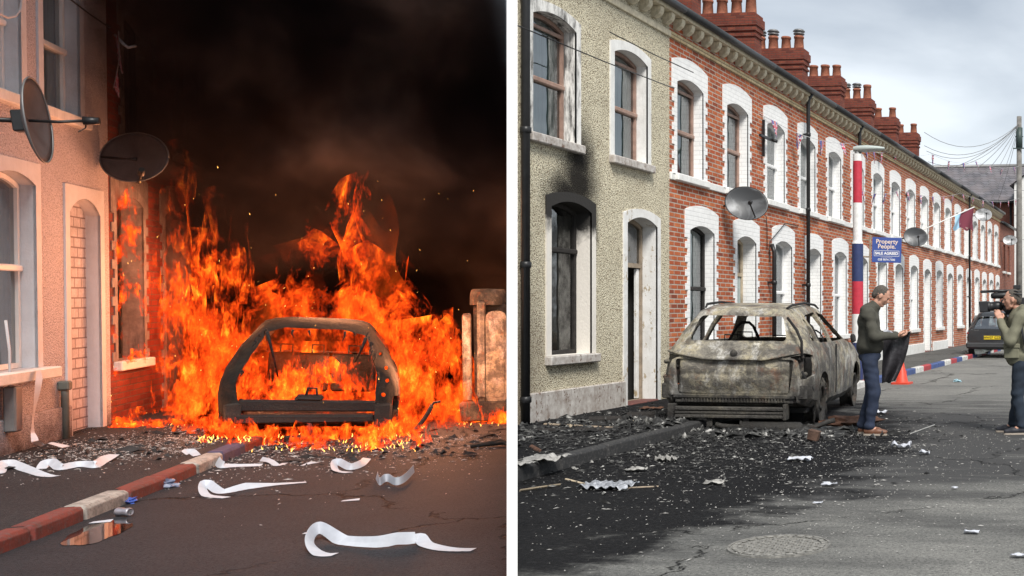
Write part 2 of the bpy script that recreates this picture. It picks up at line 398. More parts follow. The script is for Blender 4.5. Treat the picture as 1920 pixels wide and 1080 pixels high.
def surround_outline(c, z0, w, zs, rise, style):
    inner = sxz(c, z0, w, zs, rise)[1:]+[(c-w/2, z0)]       # from the right foot over the arc to the left foot
    r_ = []
    if style == 'quoin':
        z = z0; k = 0; a, b = .085, .165; sh = w/2+.18
        while z < zs-.12:
            ww = w/2+(a if k % 2 else b); z2 = min(z+.112, zs-.12); r_ += [(ww, z), (ww, z2)]; z = z2; k += 1
        top = zs+rise+.225; r_ += [(w/2+b, z), (sh, z), (sh, top)]
        crown = zs+rise+.33; rr = crown-top; R_ = (sh*sh+rr*rr)/(2*rr); cz = crown-R_; th = math.asin(min(1, sh/R_)) if rr < sh else PI-math.asin(min(1, sh/R_))
        arc = [(R_*math.sin(t), cz+R_*math.cos(t)) for t in [th*(1-i/7) for i in range(1, 8)]]
        r_ += arc
    elif style == 'band':
        sh = w/2+.11; top = zs+rise+.03; crown = zs+rise+.12; rr = crown-top; R_ = (sh*sh+rr*rr)/(2*rr); cz = crown-R_; th = math.asin(min(1, sh/R_))
        r_ = [(sh, z0), (sh, top)]+[(R_*math.sin(t), cz+R_*math.cos(t)) for t in [th*(1-i/7) for i in range(1, 8)]]
    else:
        sh = w/2+.115; r_ = [(sh, z0), (sh, zs+rise+.13), (0, zs+rise+.13)]
    right = [(c+x, z) for x, z in r_]; left = [(c-x, z) for x, z in reversed(r_[:-1])]
    return right+left+[(x, z) for x, z in reversed(inner)]
def wavy_sheet(mb, y0, y1, z0, z1, x, amp=.02, f=9, n=40):
    ph = random.random()*6
    mb.grid(lambda u, v: (x+amp*math.sin(ph+u*(y1-y0)*f*6.28)+amp*.4*math.sin(ph*3+u*37), y0+(y1-y0)*u, z0+(z1-z0)*v), n, 4)
def window(root, o, ym):
    c = o['c']-ym; d = o.get('d', .16); z0, w, zs, rise = o['z0'], o['w'], o['zs'], o['rise']
    fr_m = o.get('frame', M['upvc']); t = .055; zt = o.get('zt', z0+(zs-z0)*.5)
    out = sxz(c, z0, w, zs, rise, inset=.004)
    lo = [(c-w/2+t, z0+t), (c+w/2-t, z0+t), (c+w/2-t, zt-t*.6), (c-w/2+t, zt-t*.6)]
    up_ = sxz(c, zt+t*.6-t, w, zs, rise, inset=t)
    mb = MB(); mb.plate(out, [lo, up_], -d-.06, -d+.004)
    mb.bev(-d-.01, -d+.03, c-w/2+.01, c+w/2-.01, zt-.035, zt+.03, .012)
    if o.get('vent'):                                       # second bar under a top-hung pane
        mb.bev(-d-.01, -d+.022, c-w/2+.02, c+w/2-.02, zs-.1, zs-.05, .01)
    wn_ = mb.build('window', fr_m, root)
    gm = o.get('glass', M['glass'])
    if not o.get('broken'):
        pb = MB(); pb.plate(up_, [], -d-.03, -d-.026); pb.build('pane', gm, wn_, fix=False)
    pb = MB(); pb.plate(lo, [], -d-.03, -d-.026); pb.build('pane', gm, wn_, fix=False)
    cb = MB(); cm = o.get('curtain', M['curtain']); xx = -d-.1; dep = o.get('deep', .75)
    if o.get('cstyle') == 'gap':
        wavy_sheet(cb, c-w/2, c-w*.12, z0, zs+rise, xx, .012); wavy_sheet(cb, c+w*.08, c+w/2, z0, zs+rise, xx, .012)
    elif o.get('cstyle') == 'side': wavy_sheet(cb, c+w*.06, c+w/2, z0+.05, zs-.05, xx, .02, 5)
    elif o.get('cstyle') != 'none': wavy_sheet(cb, c-w/2, c+w/2, z0, zs+rise, xx, .01)
    if cb.v: cb.build('curtain', cm, wn_, fix=False)
    ib = MB(); y0, y1 = c-w/2-.1, c+w/2+.1; zz0, zz1 = z0-.1, zs+rise+.1; xa, xb = -d-.062, -d-dep
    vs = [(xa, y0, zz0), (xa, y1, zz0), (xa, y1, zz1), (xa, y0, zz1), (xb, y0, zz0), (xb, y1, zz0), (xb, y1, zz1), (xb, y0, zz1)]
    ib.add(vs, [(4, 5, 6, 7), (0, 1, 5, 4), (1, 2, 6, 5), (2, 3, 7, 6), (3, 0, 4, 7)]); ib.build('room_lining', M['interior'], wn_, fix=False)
    sb = MB(); sw = .06 if o.get('sillw') is None else o['sillw']
    sb.bev(-d+.005, o.get('sillx', .09), c-w/2-sw-.06, c+w/2+sw+.06, z0-.115, z0-.002, .012)
    for k in (-1, 1): pass
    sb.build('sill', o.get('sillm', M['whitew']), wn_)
    return wn_
def door(root, o, ym):
    c = o['c']-ym; d = o.get('d', .25); z0, w, zs, rise = o['z0'], o['w'], o['zs'], o['rise']; t = .06; zt = z0+2.02
    dm = o.get('doorm', M['doorwhite']); frm = o.get('frame', M['upvc'])
    out = sxz(c, z0, w, zs, rise, inset=.004); up_ = sxz(c, zt+t*.5-t, w, zs, rise, inset=t)
    leaf = [(c-w/2+t, z0+.02), (c+w/2-t, z0+.02), (c+w/2-t, zt-t*.6), (c-w/2+t, zt-t*.6)]
    mb = MB(); mb.plate(out, [leaf, up_], -d-.07, -d+.004); dr = mb.build('door', frm, root)
    y0, y1 = c-w/2+t, c+w/2-t; lb = MB()
    if o.get('ajar'):
        Mx = Matrix.Translation((-d-.05, y0, 0)) @ Matrix.Rotation(rad(84), 4, 'Z') @ Matrix.Translation((0, -y0, 0))
        lb.bev(-.04, 0, y0, y1, z0+.03, zt-.05, .006, Mx); lb.bev(0, .012, y0+.1, y1-.1, z0+.25, z0+.85, .01, Mx); lb.bev(0, .012, y0+.1, y1-.1, z0+1.05, z0+1.8, .01, Mx)
        lb.bev(-d-.07, -d-.02, y1-.075, y1-.003, z0+.03, zt-.05, .006)
    else:
        lb.bev(-d-.06, -d-.02, y0+.003, y1-.003, z0+.03, zt-.05, .006)
        for a, b in ((.18, .8), (.98, 1.78)):
            for s0, s1 in ((.09, .47), (.53, .91)):
                lb.bev(-d-.025, -d-.008, y0+(y1-y0)*s0, y0+(y1-y0)*s1, z0+a, z0+b, .012)
    lf = lb.build('door_leaf', dm, dr)
    if not o.get('ajar'):
        hb = MB(); hb.tube([(-d-.01, y0+.08, z0+1.0), (-d+.04, y0+.08, z0+1.0), (-d+.04, y0+.18, z0+1.0)], .011, 6); hb.build('handle', M['lead'], dr)
    pb = MB(); pb.plate(up_, [], -d-.03, -d-.026); pb.build('fanlight', o.get('glass', M['glass']), dr, fix=False)
    ib = MB(); a0, a1 = c-w/2-.05, c+w/2+.05; xa, xb = -d-.072, -d-o.get('deep', .9); zz0, zz1 = z0, zs+rise+.1
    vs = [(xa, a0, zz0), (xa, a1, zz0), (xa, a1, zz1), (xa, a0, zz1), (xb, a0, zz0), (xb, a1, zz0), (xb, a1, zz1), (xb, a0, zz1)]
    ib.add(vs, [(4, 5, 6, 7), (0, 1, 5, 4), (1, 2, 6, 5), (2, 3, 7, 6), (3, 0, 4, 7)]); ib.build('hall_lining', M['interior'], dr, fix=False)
    sb = MB(); sb.bev(-d, .05, c-w/2+.01, c+w/2-.01, z0-.11, z0+.02, .015); sb.build('doorstep', M['step'], dr)
    return dr
_corbel = None
def corbel_mesh():
    mb = MB(); pr = [(0, 0), (.05, .0), (.12, .05), (.15, .1), (.15, .165), (0, .165)]
    for s_ in (-.06, .06): mb.add([(x, s_, z) for x, z in pr], [tuple(range(6))])
    mb.add([(x, y, z) for y in (-.06, .06) for x, z in pr], [(i, (i+1) % 6, 6+(i+1) % 6, 6+i) for i in range(6)])
    o = mb.build('corbel', M['cream']); return o
def house(fr, X0, y0, y1, name, label, cat, openings, wall, surr, group=None, clip=None, string=True, plinth=None, cornice=True, roofz=(6.12, 8.25), chimney=None, fascia=M['cream'], top=6.05, depth=7.6, corb=11, bandm=None):
    global _corbel
    ym = (y0+y1)/2; hw = (y1-y0)/2; root = thing(name, fr, (X0, ym, 0), 0, label, cat, group)
    holes = []
    for o in openings:
        s_ = .012; p = sxz(o['c']-ym, o['z0'], o['w'], o['zs'], o['rise'], inset=-s_); holes.append(p)
    mb = MB(); mb.plate([(-hw, -.3), (hw, -.3), (hw, top), (-hw, top)], holes, -.02, 0., rim=False); mb.build('wall', wall, root)
    def cl(poly): return clip_poly([(x+X0, y+ym) for x, y in poly], *clip) if clip else [(x+X0, y+ym) for x, y in poly]
    bb = MB(); body = [(x-X0, y-ym) for x, y in cl([(-depth, -hw), (-1.0, -hw), (-1.0, hw), (-depth, hw)])]
    plan_prism(bb, body, lambda x, y: -.3, lambda x, y: top-.03)
    for ye in (-hw, hw-.1):                                  # gable ends in the thickness of the front room
        pl = [(x-X0, y-ym) for x, y in cl([(-.999, ye), (-.021, ye), (-.021, ye+.1), (-.999, ye+.1)])]
        plan_prism(bb, pl, lambda x, y: -.3, lambda x, y: top-.04)
    if bb.v: bb.build('rear_block', wall, root)
    for o in openings:
        c = o['c']-ym; sm = MB(); proud = .014 if o['surr'] == 'quoin' else .02
        sm.plate(surround_outline(c, o['z0'], o['w'], o['zs'], o['rise'], o['surr']), [], -.005, proud)
        pts = sxz(c, o['z0'], o['w'], o['zs'], o['rise']); dd = o.get('d', .16 if o['k'] == 'w' else .25)
        n_ = len(pts); sm.add([(proud, a, b) for a, b in pts]+[(-dd, a, b) for a, b in pts], [(i, n_+i, n_+(i+1) % n_, (i+1) % n_) for i in range(n_)])
        if o['surr'] == 'quoin' and o['zs'] > 4: sm.bev(proud, proud+.03, c-o['w']/2-.2, c+o['w']/2+.2, o['z0']-.02, o['z0']-.0, .004)
        ob = sm.build('window_surround' if o['k'] == 'w' else 'door_surround', o.get('surrm', surr), root)
        if o['k'] == 'w': window(root, o, ym)
        elif o['k'] == 'd': door(root, o, ym)
        else:
            bm_ = MB(); bm_.box(-dd-.03, -dd, c-o['w']/2, c+o['w']/2, o['z0'], o['zs']+o['rise']); bm_.build('blocked_doorway', o['fill'], root)
    if string:
        sb = MB(); sb.bev(-.01, .035, -hw+.001, hw-.001, 3.50, 3.62, .01); sb.build('string_course', M['whitew'], root)
    if plinth: pb = MB(); pb.bev(-.01, .03, -hw+.001, hw-.001, -.2, plinth[0], .012); pb.build('plinth', plinth[1], root) if not plinth[2:] else None
    if plinth and plinth[2:]:
        pb = MB()
        for a, b in plinth[2]: pb.bev(-.01, .035, a-ym, b-ym, -.2, plinth[0], .012)
        pb.build('plinth', plinth[1], root)
    if cornice:
        b1 = MB(); b1.bev(-.01, .035, -hw+.001, hw-.001, 5.70, 5.80, .008); b1.build('cornice_band', bandm or M['creamband'], root)
        b2 = MB(); b2.bev(-.01, .19, -hw+.001, hw-.001, 6.02, 6.10, .015); b2.build('fascia', fascia, root)
        b3 = MB(); b3.tube([(.235, -hw, 6.12), (.235, hw, 6.12)], .062, 10); b3.build('gutter', M['gutter'], root)
        for i in range(corb):
            y = -hw+(i+.5)*(2*hw/corb)
            if _corbel is None: _corbel = corbel_mesh(); cobj = _corbel
            else: cobj = _corbel.copy(); COL.objects.link(cobj)
            cobj.parent = root; cobj.location = (0, y, 5.85)
    if roofz:
        rb = MB(); zr = lambda x, y: roofz[0]+(x-.12)*(roofz[1]-roofz[0])/(-3.9)
        pl = [(x-X0, y-ym) for x, y in cl([(-3.8, -hw), (.16, -hw), (.16, hw), (-3.8, hw)])]
        plan_prism(rb, pl, lambda x, y: zr(x, y)-.05, zr); 
        pl = [(x-X0, y-ym) for x, y in cl([(-7.7, -hw), (-3.8, -hw), (-3.8, hw), (-7.7, hw)])]
        plan_prism(rb, pl, lambda x, y: roofz[1]-.05+(x+3.78)*.5, lambda x, y: roofz[1]+(x+3.78)*.5); rf = rb.build('roof', M['slate'], root)
    if chimney:
        yc, xc, top_z, npots, cowls = chimney; yc -= ym; xc -= X0
        cb = MB(); wx, wy = 1.62, .5
        x0, x1 = xc-wx, xc; ya, yb = yc, yc+wy
        cb.box(x0, x1, ya, yb, 6.6, top_z-.62)
        for e_, za, zb_ in ((.035, top_z-.62, top_z-.55), (.0, top_z-.55, top_z-.47), (.04, top_z-.47, top_z-.33), (.07, top_z-.33, top_z-.10), (.03, top_z-.10, top_z)):
            cb.box(x0-e_, x1+e_, ya-e_, yb+e_, za, zb_)
        cb.box(x0+.02, x1-.02, ya+.02, yb-.02, top_z, top_z+.03)
        ch = cb.build('chimney', M['brick_dark'], root)
        for i in range(npots):
            px = x0+.2+(wx-.4)*i/max(1, npots-1); h = .40+.05*random.random(); p = MB(); r0 = .15+.01*random.random(); pc = (px, ya+wy/2, top_z+.02)
            kind = cowls[i]
            if kind == 't': h += .12
            p.lathe([(r0, 0), (r0*.86, h*.8), (r0*.98, h*.82), (r0*1.0, h*.95), (r0*.9, h), (r0*.7, h), (r0*.65, h-.15)], pc, 14)
            pot = p.build('chimney_pot', M['terracotta'], ch)
            if kind == 'c':
                q = MB(); q.lathe([(.1, h-.02), (.1, h+.05), (.17, h+.05), (.17, h+.08), (.12, h+.09), (.13, h+.13), (.19, h+.14), (.14, h+.2), (.0, h+.22)], pc, 12); q.build('cowl', M['lead'], pot)
    return root
# ================================================================ GROUND (both streets) and divider
CLR = (1, DIVT, 0)                        # right of the divider, grey street frame
CLL = (-1, -DIVL, 0)                      # left of the divider, burning street frame
def ground_mat(name, light, dark, soot=None, halo=None, crack=1., speck=.5, gloss=.85, wet=0.):
    g = G(name); X, Y, Z = g.sep(); big = g.noise(.55, 6, .62); fine = g.noise(42, 5, .8); mid = g.noise(7, 7, .75)
    st = g.noise(1, 7, .65, g.map((.5, 2.2, 1)))
    c = g.mix(g.ramp(big, [(.35, 0), (.68, 1)]), light, dark); c = g.mix(g.ramp(mid, [(.42, 0), (.7, .6)]), c, dark)
    c = g.mix(g.ramp(fine, [(.47, 0), (.62, .85)]), c, tuple(x*.45 for x in dark))
    c = g.mix(g.ramp(g.noise(60, 3, .7, loc_(g, 4)), [(.62, 0), (.67, speck)]), c, tuple(min(1, x*2.6) for x in light))
    ht = g.math('MULTIPLY', fine, .6)
    if crack:
        w = g.vadd(g.co, g.vscale(g.noise(1.6, 5, .7, out=1), .9)); cr_ = g.vor(.33, w, 'DISTANCE_TO_EDGE'); k = g.ramp(cr_, [(.0, 1), (.006*crack, 0)])
        k = g.math('MULTIPLY', k, g.ramp(g.noise(.8, 3), [(.42, 0), (.5, 1)])); c = g.mix(k, c, tuple(x*.12 for x in dark)); ht = g.math('SUBTRACT', ht, g.math('MULTIPLY', k, 2.))
    rough = gloss
    if soot:
        def ell(cx, cy, rx, ry):
            a = g.math('DIVIDE', g.math('SUBTRACT', X, cx), rx); b = g.math('DIVIDE', g.math('SUBTRACT', Y, cy), ry)
            return g.math('SUBTRACT', 1., g.math('SQRT', g.math('ADD', g.math('MULTIPLY', a, a), g.math('MULTIPLY', b, b))))
        if halo:
            h = g.math('ADD', ell(*halo), g.math('MULTIPLY', g.math('SUBTRACT', st, .5), 1.5)); c = g.mix(g.ramp(h, [(-.05, 0), (.5, .85)]), c, (.040, .040, .042))
        d = g.math('ADD', ell(*soot), g.math('ADD', g.math('MULTIPLY', g.math('SUBTRACT', g.noise(1.6, 7, .68), .5), .7), g.math('MULTIPLY', g.math('SUBTRACT', st, .5), .5)))
        k = g.ramp(d, [(.0, 0), (.16, 1)]); sc_ = g.ramp(g.noise(26, 6, .75), [(.3, (.006, .006, .007)), (.52, (.012, .012, .014)), (.64, (.035, .035, .037)), (.74, (.14, .14, .135))])
        c = g.mix(g.math('MULTIPLY', k, .96), c, sc_); ht = g.math('ADD', ht, g.math('MULTIPLY', k, g.math('MULTIPLY', g.noise(24, 6, .75), 3.2)))
    return g.surf(c, rough, 0, g.bump(ht, 1., .02), .12)
def loc_(g, k): return g.map((1, 1, 1), loc=(k, k*2, k))
SOOT = (-5.7, 9.9, 3.25, 7.3); HALO = (-3.4, 12.0, 4.6, 6.5)
M['road'] = ground_mat('worn_grey_road', (.27, .265, .245), (.145, .145, .138), SOOT, HALO)
M['pave'] = ground_mat('sooty_pavement', (.13, .128, .12), (.085, .085, .083), (-6.5, 11.5, 3.6, 6.9), (-6, 12, 4, 8.5))
M['roadL'] = ground_mat('dark_damp_road', (.046, .045, .050), (.027, .027, .031), gloss=.7, crack=1.5, speck=.12)
M['paveL'] = ground_mat('dark_pavement', (.050, .046, .048), (.030, .028, .030), gloss=.75, crack=.0, speck=.9)
def sheet(name, poly, z, mat, fr, clip, n=1, kind='structure'):
    p = clip_poly(poly, *clip); mb = MB(); mb.add([(x, y, z) for x, y in p], [tuple(range(len(p)))]); o = mb.build(name, mat, fix=False)
    if o.data.polygons[0].normal.z < 0: o.data.flip_normals()
    put(o, fr); return tag(o, kind=kind)
sheet('ground', [(-5.2, -30), (120, -30), (120, 400), (-300, 400), (-300, 300), (-30, 60), (-5.2, 8.3)], -.012, M['road'], FR, CLR)
sheet('road', [(-5.62, -20), (9, -20), (9, 70), (-5.75, 70)], 0, M['road'], FR, CLR)
sheet('pavement', [(-7.7, 6), (-5.58, 6), (-5.72, 70), (-7.7, 70)], .118, M['pave'], FR, CLR)
sheet('burning_street_ground', [(-60, -30), (60, -30), (60, 60), (-60, 60)], -.012, M['roadL'], FL, CLL)
sheet('burning_street_road', [(-3.62, -20), (9, -20), (9, 40), (-3.0, 40)], 0, M['roadL'], FL, CLL)
sheet('burning_street_pavement', [(-5.3, -20), (-3.72, -20), (-3.72, 4), (-3.35, 8.85), (-3.16, 13.4), (-3.1, 40), (-5.3, 40)], .10, M['paveL'], FL, CLL)
# kerbs: painted stones
def kerb_mats(name, cols, dirty):
    r = []
    for i, c in enumerate(cols):
        g = G(name+'_%s' % ('red', 'white', 'blue', 'burnt')[i]); n1 = g.noise(7, 7, .7); n2 = g.noise(30, 4, .7)
        cc = g.mix(g.ramp(n1, [(.42, 0), (.62, dirty)]), c, tuple(x*.3+.02 for x in c)); cc = g.mix(g.ramp(n2, [(.5, 0), (.66, dirty)]), cc, (.10, .095, .09))
        r.append(g.surf(cc, .8, 0, g.bump(n2, .5, .012), .3))
    return r
KM = kerb_mats('kerb_paint', [(.42, .05, .06), (.66, .65, .62), (.06, .10, .26), (.032, .032, .033)], .55)
def kerb(name, fr, path, zt, start, seq, slen=.9, w=.15, mats=KM, label=None):
    mb = MB(); s = 0; i = 0
    def P(s):
        for (a, b) in zip(path[:-1], path[1:]):
            l = math.dist(a, b)
            if s <= l: t = s/l; return (a[0]+(b[0]-a[0])*t, a[1]+(b[1]-a[1])*t), (b[0]-a[0], b[1]-a[1])
            s -= l
        return b, (b[0]-a[0], b[1]-a[1])
    tot = sum(math.dist(a, b) for a, b in zip(path[:-1], path[1:]))
    while s < tot-.05:
        e_ = min(s+slen, tot); (x0, y0), d = P(s); (x1, y1), _ = P(e_-.001); a = math.atan2(y1-y0, x1-x0); l = math.hypot(x1-x0, y1-y0)
        Mx = Matrix.Translation((x0, y0, 0)) @ Matrix.Rotation(a, 4, 'Z') @ Matrix.Rotation(random.uniform(-.006, .006), 4, 'Y')
        mb.cur = seq(s, i); dz = random.uniform(-.004, .004)
        mb.bev(.006, l-.006, -.008, w, -.1, zt+dz, .022, Mx, jit=.004); s = e_; i += 1
    o = mb.build(name, mats, bevel=.008); put(o, fr); return tag(o, kind='structure')
# grey street kerb, burnt near the car and painted beyond it
kerb('kerb', FR, [(-5.44, 8.45), (-5.50, 11.0), (-5.58, 23.6), (-5.78, 60)], .127, 0, lambda s, i: 3 if s < 8.5 else (1, 0, 2)[int(s/.9) % 3], w=.14)
kerb('burning_street_kerb', FL, [(-3.72, 4.2), (-3.31, 8.85), (-3.14, 11.5), (-3.06, 14.2)], .105, 0, lambda s, i: [2, 0, 1, 2, 0, 1, 0, 0, 1, 0, 0, 1][i % 12] if i > 2 else i % 3, slen=.72, w=.15,
     mats=kerb_mats('kerb_paint_dark', [(.20, .04, .03), (.40, .35, .31), (.07, .06, .12), (.04,)*3], .6))
# added white wall, part of neither street; seen end on, blocks light between them
M['divider'] = plain('plain_white_wall', (.93, .93, .93), .6, var=.02)
_d = Vector((-math.sin(math.atan(DIVT)), math.cos(math.atan(DIVT)), 0)); _n = Vector((_d.y, -_d.x, 0))
mb = MB(); r0 = 5.82/math.cos(math.atan(DIVT)-YAW); t = 20*5.82*math.cos(math.atan(DIVT)-YAW)/F_PX
Mx = Matrix(((_n.x, _d.x, 0, 0), (_n.y, _d.y, 0, 0), (0, 0, 1, 0), (0, 0, 0, 1)))
mb.box(-t/2, t/2, r0, 44, -.9, 7.2, Mx); tag(mb.build('divider_wall', M['divider']), 'added thin white divider wall separating the burning street from the grey street', 'wall')
# ================================================================ GREY STREET: terrace
PW = 1.975
def W_(c, up=False, **k):
    d = dict(k='w', c=c, z0=3.62 if up else .90, w=.98 if up else .96, zs=5.07 if up else 2.765, rise=.10 if up else .10, surr='quoin'); d.update(k); return d
def D_(c, **k):
    d = dict(k='d', c=c, z0=.12, w=.92, zs=2.72, rise=.11, surr='quoin'); d.update(k); return d
XW = -7.49
M['cast1'] = roughcast('cream_roughcast', (.95, .90, .72), (.82, .74, .54), (.24, .19, .13), soot=[(-.85, 2.95, .72, .42), (-.62, 3.15, .60, .65), (-.60, 3.42, .5, .62), (-.30, 2.6, .22, .5)], left_dirt=True)
wh = M['whitechip']; bf = M['brownframe']
sooty = G('soot_streaked_surround'); _z = sooty.sep()
_k = sooty.math('ADD', sooty.noise(3.2, 7, .7, sooty.map((6, 3, .9))), sooty.math('MULTIPLY', sooty.step(_z[0], 0.0, -.16), .10))
_c = sooty.mix(sooty.ramp(_k, [(.47, 0), (.66, .93)]), (.72, .71, .68), (.045, .042, .04)); M['sootsurr'] = sooty.surf(_c, .85, 0, sooty.bump(sooty.noise(40, 4), .4, .01), .2)
sb_ = G('burnt_window_surround'); _z = sb_.sep(); _k = sb_.math('ADD', sb_.noise(4, 6, .7), sb_.step(_z[2], 2.35, 2.95)); _c = sb_.mix(sb_.ramp(_k, [(.62, 0), (.95, .97)]), (.70, .66, .60), (.014, .013, .013)); M['burnsurr'] = sb_.surf(_c, .85, 0, sb_.bump(sb_.noise(30, 4), .5, .01), .2)
house(FR, XW, 11.86, 15.9, 'rendered_house', 'cream pebble-dashed terrace house with a burnt ground window and soot above it', 'house',
      [W_(12.69, True, surr='band', frame=bf, surrm=M['sootsurr'], deep=.24, glass=M['glass'], curtain=M['curtain'], vent=1, sillw=.05, sillm=M['plinth']),
       W_(14.66, True, surr='band', frame=bf, surrm=M['whitew'], vent=1, curtain=M['curtain'], cstyle='full', sillm=M['plinth']),
       W_(13.08, surr='band', frame=M['charframe'], surrm=M['burnsurr'], glass=M['glass_dirty'], curtain=M['singed'], cstyle='side', d=.2, deep=.5, zt=2.25, sillm=M['plinth']),
       D_(15.0, surr='band', frame=M['oldwood'], surrm=M['whitechip'], ajar=True, doorm=M['whitechip'], d=.22, deep=.9)],
      M['cast1'], M['whitew'], clip=CLR, string=False, plinth=(.47, M['plinth'], [(12.0, 14.47)]), fascia=M['cream'], bandm=M['cream'])
info = [ # label, frame upper, frame lower, options per brick house
 ('brick terrace house with brown framed windows beside the cream house, its door frame torn', bf, M['brownframe']),
 ('brick terrace house behind the burnt car, white frames and a short black pipe', None, None),
 ('brick terrace house directly behind the red, white and blue lamp post', None, None),
 ('brick terrace house with the blue sale board fixed at its front', None, None),
 ('brick terrace house with a grey dish and an angled flagpole on its front', None, None),
 ('brick terrace house just past the flag, between the flag and the long far downpipe', None, None),
 ('brick terrace house with the thin black downpipe nearest the parked dark car', None, None),
 ('brick terrace house second from the far end of the terrace, with a pale dish', None, None),
 ('brick terrace house at the far end of the terrace next to the lower plain building', None, None)]
CH = [('tttt'), ('nnnt'), ('ccnc'), ('nnnn'), ('ccct'), ('nnn'), ('nnn')]
yb = [15.9+3.93*i for i in range(10)]
for i, (lab, f1, f2) in enumerate(info):
    y0, y1 = yb[i], yb[i+1]; f1 = f1 or M['upvc']; f2 = f2 or M['upvc']; ch = None
    cur = [M['curtain'], M['blind'], M['curtain_cool'], M['curtain'], M['blind']][i % 5]
    if 1 <= i <= 7: k = i-1; ch = (24.15+3.93*k-.0, -10.7, 9.45, len(CH[min(k, 6)]) if k < 7 else 3, CH[min(k, 6)]+'nnn')
    if ch: ch = (ch[0]-3.93+3.93, *ch[1:])
    # the chimney stands on the far party wall of its house
    if ch: ch = (y1+.12, *ch[1:])
    ops = [W_(y0+.74, True, frame=f1, curtain=cur, cstyle='gap' if i % 3 == 1 else 'full', vent=(i == 0)),
           W_(y0+.74+PW, True, frame=f1, curtain=cur, vent=(i == 0)),
           W_(y0+1.2, frame=M['charframe'] if i == 0 else f2, curtain=M['blind'] if i < 2 else cur, cstyle='full'),
           D_(y0+3.15, frame=M['sandwood'] if i == 0 else f2, doorm=[M['doorwhite'], M['doorwhite'], M['oldwood']][i % 3] if i else M['curtain'])]
    house(FR, XW, y0, y1, 'brick_house', lab, 'house', ops, M['brick'], M['white'], 'brick houses of the terrace', clip=CLR, chimney=ch, plinth=(.42, M['whitew'], [(y0+.05, y1-1.3)]) if i in (3, 4, 5, 8) else None)
_corbel0 = _corbel
# lower plain building past the end of the terrace, then the slate-roofed block and the white gable closing the street
t_ = house(FR, XW, yb[9]+.02, 56.6, 'plain_brick_building', 'plain lower brick building with two narrow windows past the end of the terrace', 'building',
      [dict(k='w', c=52.6+i*1.6, z0=3.4, w=.6, zs=4.7, rise=.02, surr='rect', surrm=M['brick_far'], curtain=M['curtain_cool']) for i in range(2)]+[dict(k='w', c=52.6, z0=.9, w=.6, zs=2.3, rise=.02, surr='rect', surrm=M['brick_far'])], M['brick_far'], M['brick_far'], string=False, cornice=False, roofz=(5.75, 7.4), top=5.7)
b3 = MB(); b3.tube([(.12, -2.6, 5.72), (.12, 2.6, 5.72)], .07, 8); b3.build('gutter', M['gutter'], t_)
r = thing('slate_roof_building', FR, (-14, 62, 0), 0, 'brick block with a long grey slate roof closing the far end of the street', 'building')
mb = MB(); mb.box(-10, 5.95, 0, 7, -.2, 8.0); mb.build('wall', M['brick_far'], r)
mb = MB(); mb.add([(-10.2, -.35, 7.85), (6.05, -.35, 7.85), (6.05, 3.5, 10.3), (-10.2, 3.5, 10.3), (-10.2, 7.3, 7.85), (6.05, 7.3, 7.85), (-10.2, -.35, 7.7), (6.05, -.35, 7.7)], [(0, 1, 2, 3), (3, 2, 5, 4), (6, 7, 1, 0), (1, 5, 2)]); rf = mb.build('roof', M['slate'], r)
mb = MB(); mb.tube([(-10.2, 3.5, 10.33), (6.05, 3.5, 10.33)], .12, 8); mb.build('ridge', M['lead'], rf)
mb = MB(); mb.tube([(-10.2, -.42, 7.74), (6.0, -.42, 7.74)], .08, 8); mb.build('gutter', M['gutter'], r)
mb = MB(); mb.tube([(5.6, -.1, 7.7), (5.6, -.1, 0)], .06, 8); mb.build('downpipe', M['gutter'], r)
r = thing('white_gable_building', FR, (-3, 60, 0), 0, 'white rendered gable beyond the telegraph pole at the right edge', 'building')
mb = MB(); mb.plate([(-4.95, -.2), (5, -.2), (5, 8.2), (0, 12.2), (-4.95, 8.6)], [], .3, 0., plane='y', back=True); mb.box(-4.95, 5, .3, 8, -.2, 8.0); mb.build('wall', M['whitew'], r)
mb = MB(); mb.add([(-5.2, -.2, 8.45), (0, -.2, 12.35), (0, 8, 12.35), (-5.2, 8, 8.45), (5.2, -.2, 8.2), (5.2, 8, 8.2)], [(0, 1, 2, 3), (1, 4, 5, 2)]); mb.build('roof', M['slate'], r)
# downpipes
def downpipe(y, z0, z1, x=-7.36, r_=.042, label=''):
    t = thing('downpipe', FR, (x, y, z0), 0, label, 'downpipe', 'black downpipes on the terrace')
    mb = MB(); mb.tube([(0, 0, 0), (0, 0, z1-z0-.25), (.0, 0, z1-z0-.15), (.1 if z1 > 5.5 else -.05, 0, z1-z0)], r_, 10); mb.build('pipe', M['black'], t)
    for k in range(int((z1-z0)/1.6)+1):
        c = MB(); c.lathe([(r_, 0), (r_+.014, .01), (r_+.014, .07), (r_, .08)], (0, 0, .25+k*1.6), 10); c.box(-.13, 0, -.03, .03, .27+k*1.6, .31+k*1.6); c.build('bracket', M['black'], t)
downpipe(22.2, .12, 6.1, label='full-height black downpipe on brick wall above the burnt car roof')
downpipe(26.2, .12, 6.1, label='full-height black downpipe just left of the painted lamp post')
downpipe(20.15, .12, 2.75, label='short black waste pipe on the brick behind the burnt car, ending below the sill band')
downpipe(42.1, .12, 6.1, label='full-height thin black downpipe far along the terrace near the parked car')
downpipe(11.98, .12, 6.1, x=-7.43, r_=.05, label='sooty black downpipe at the left edge of the cream house')
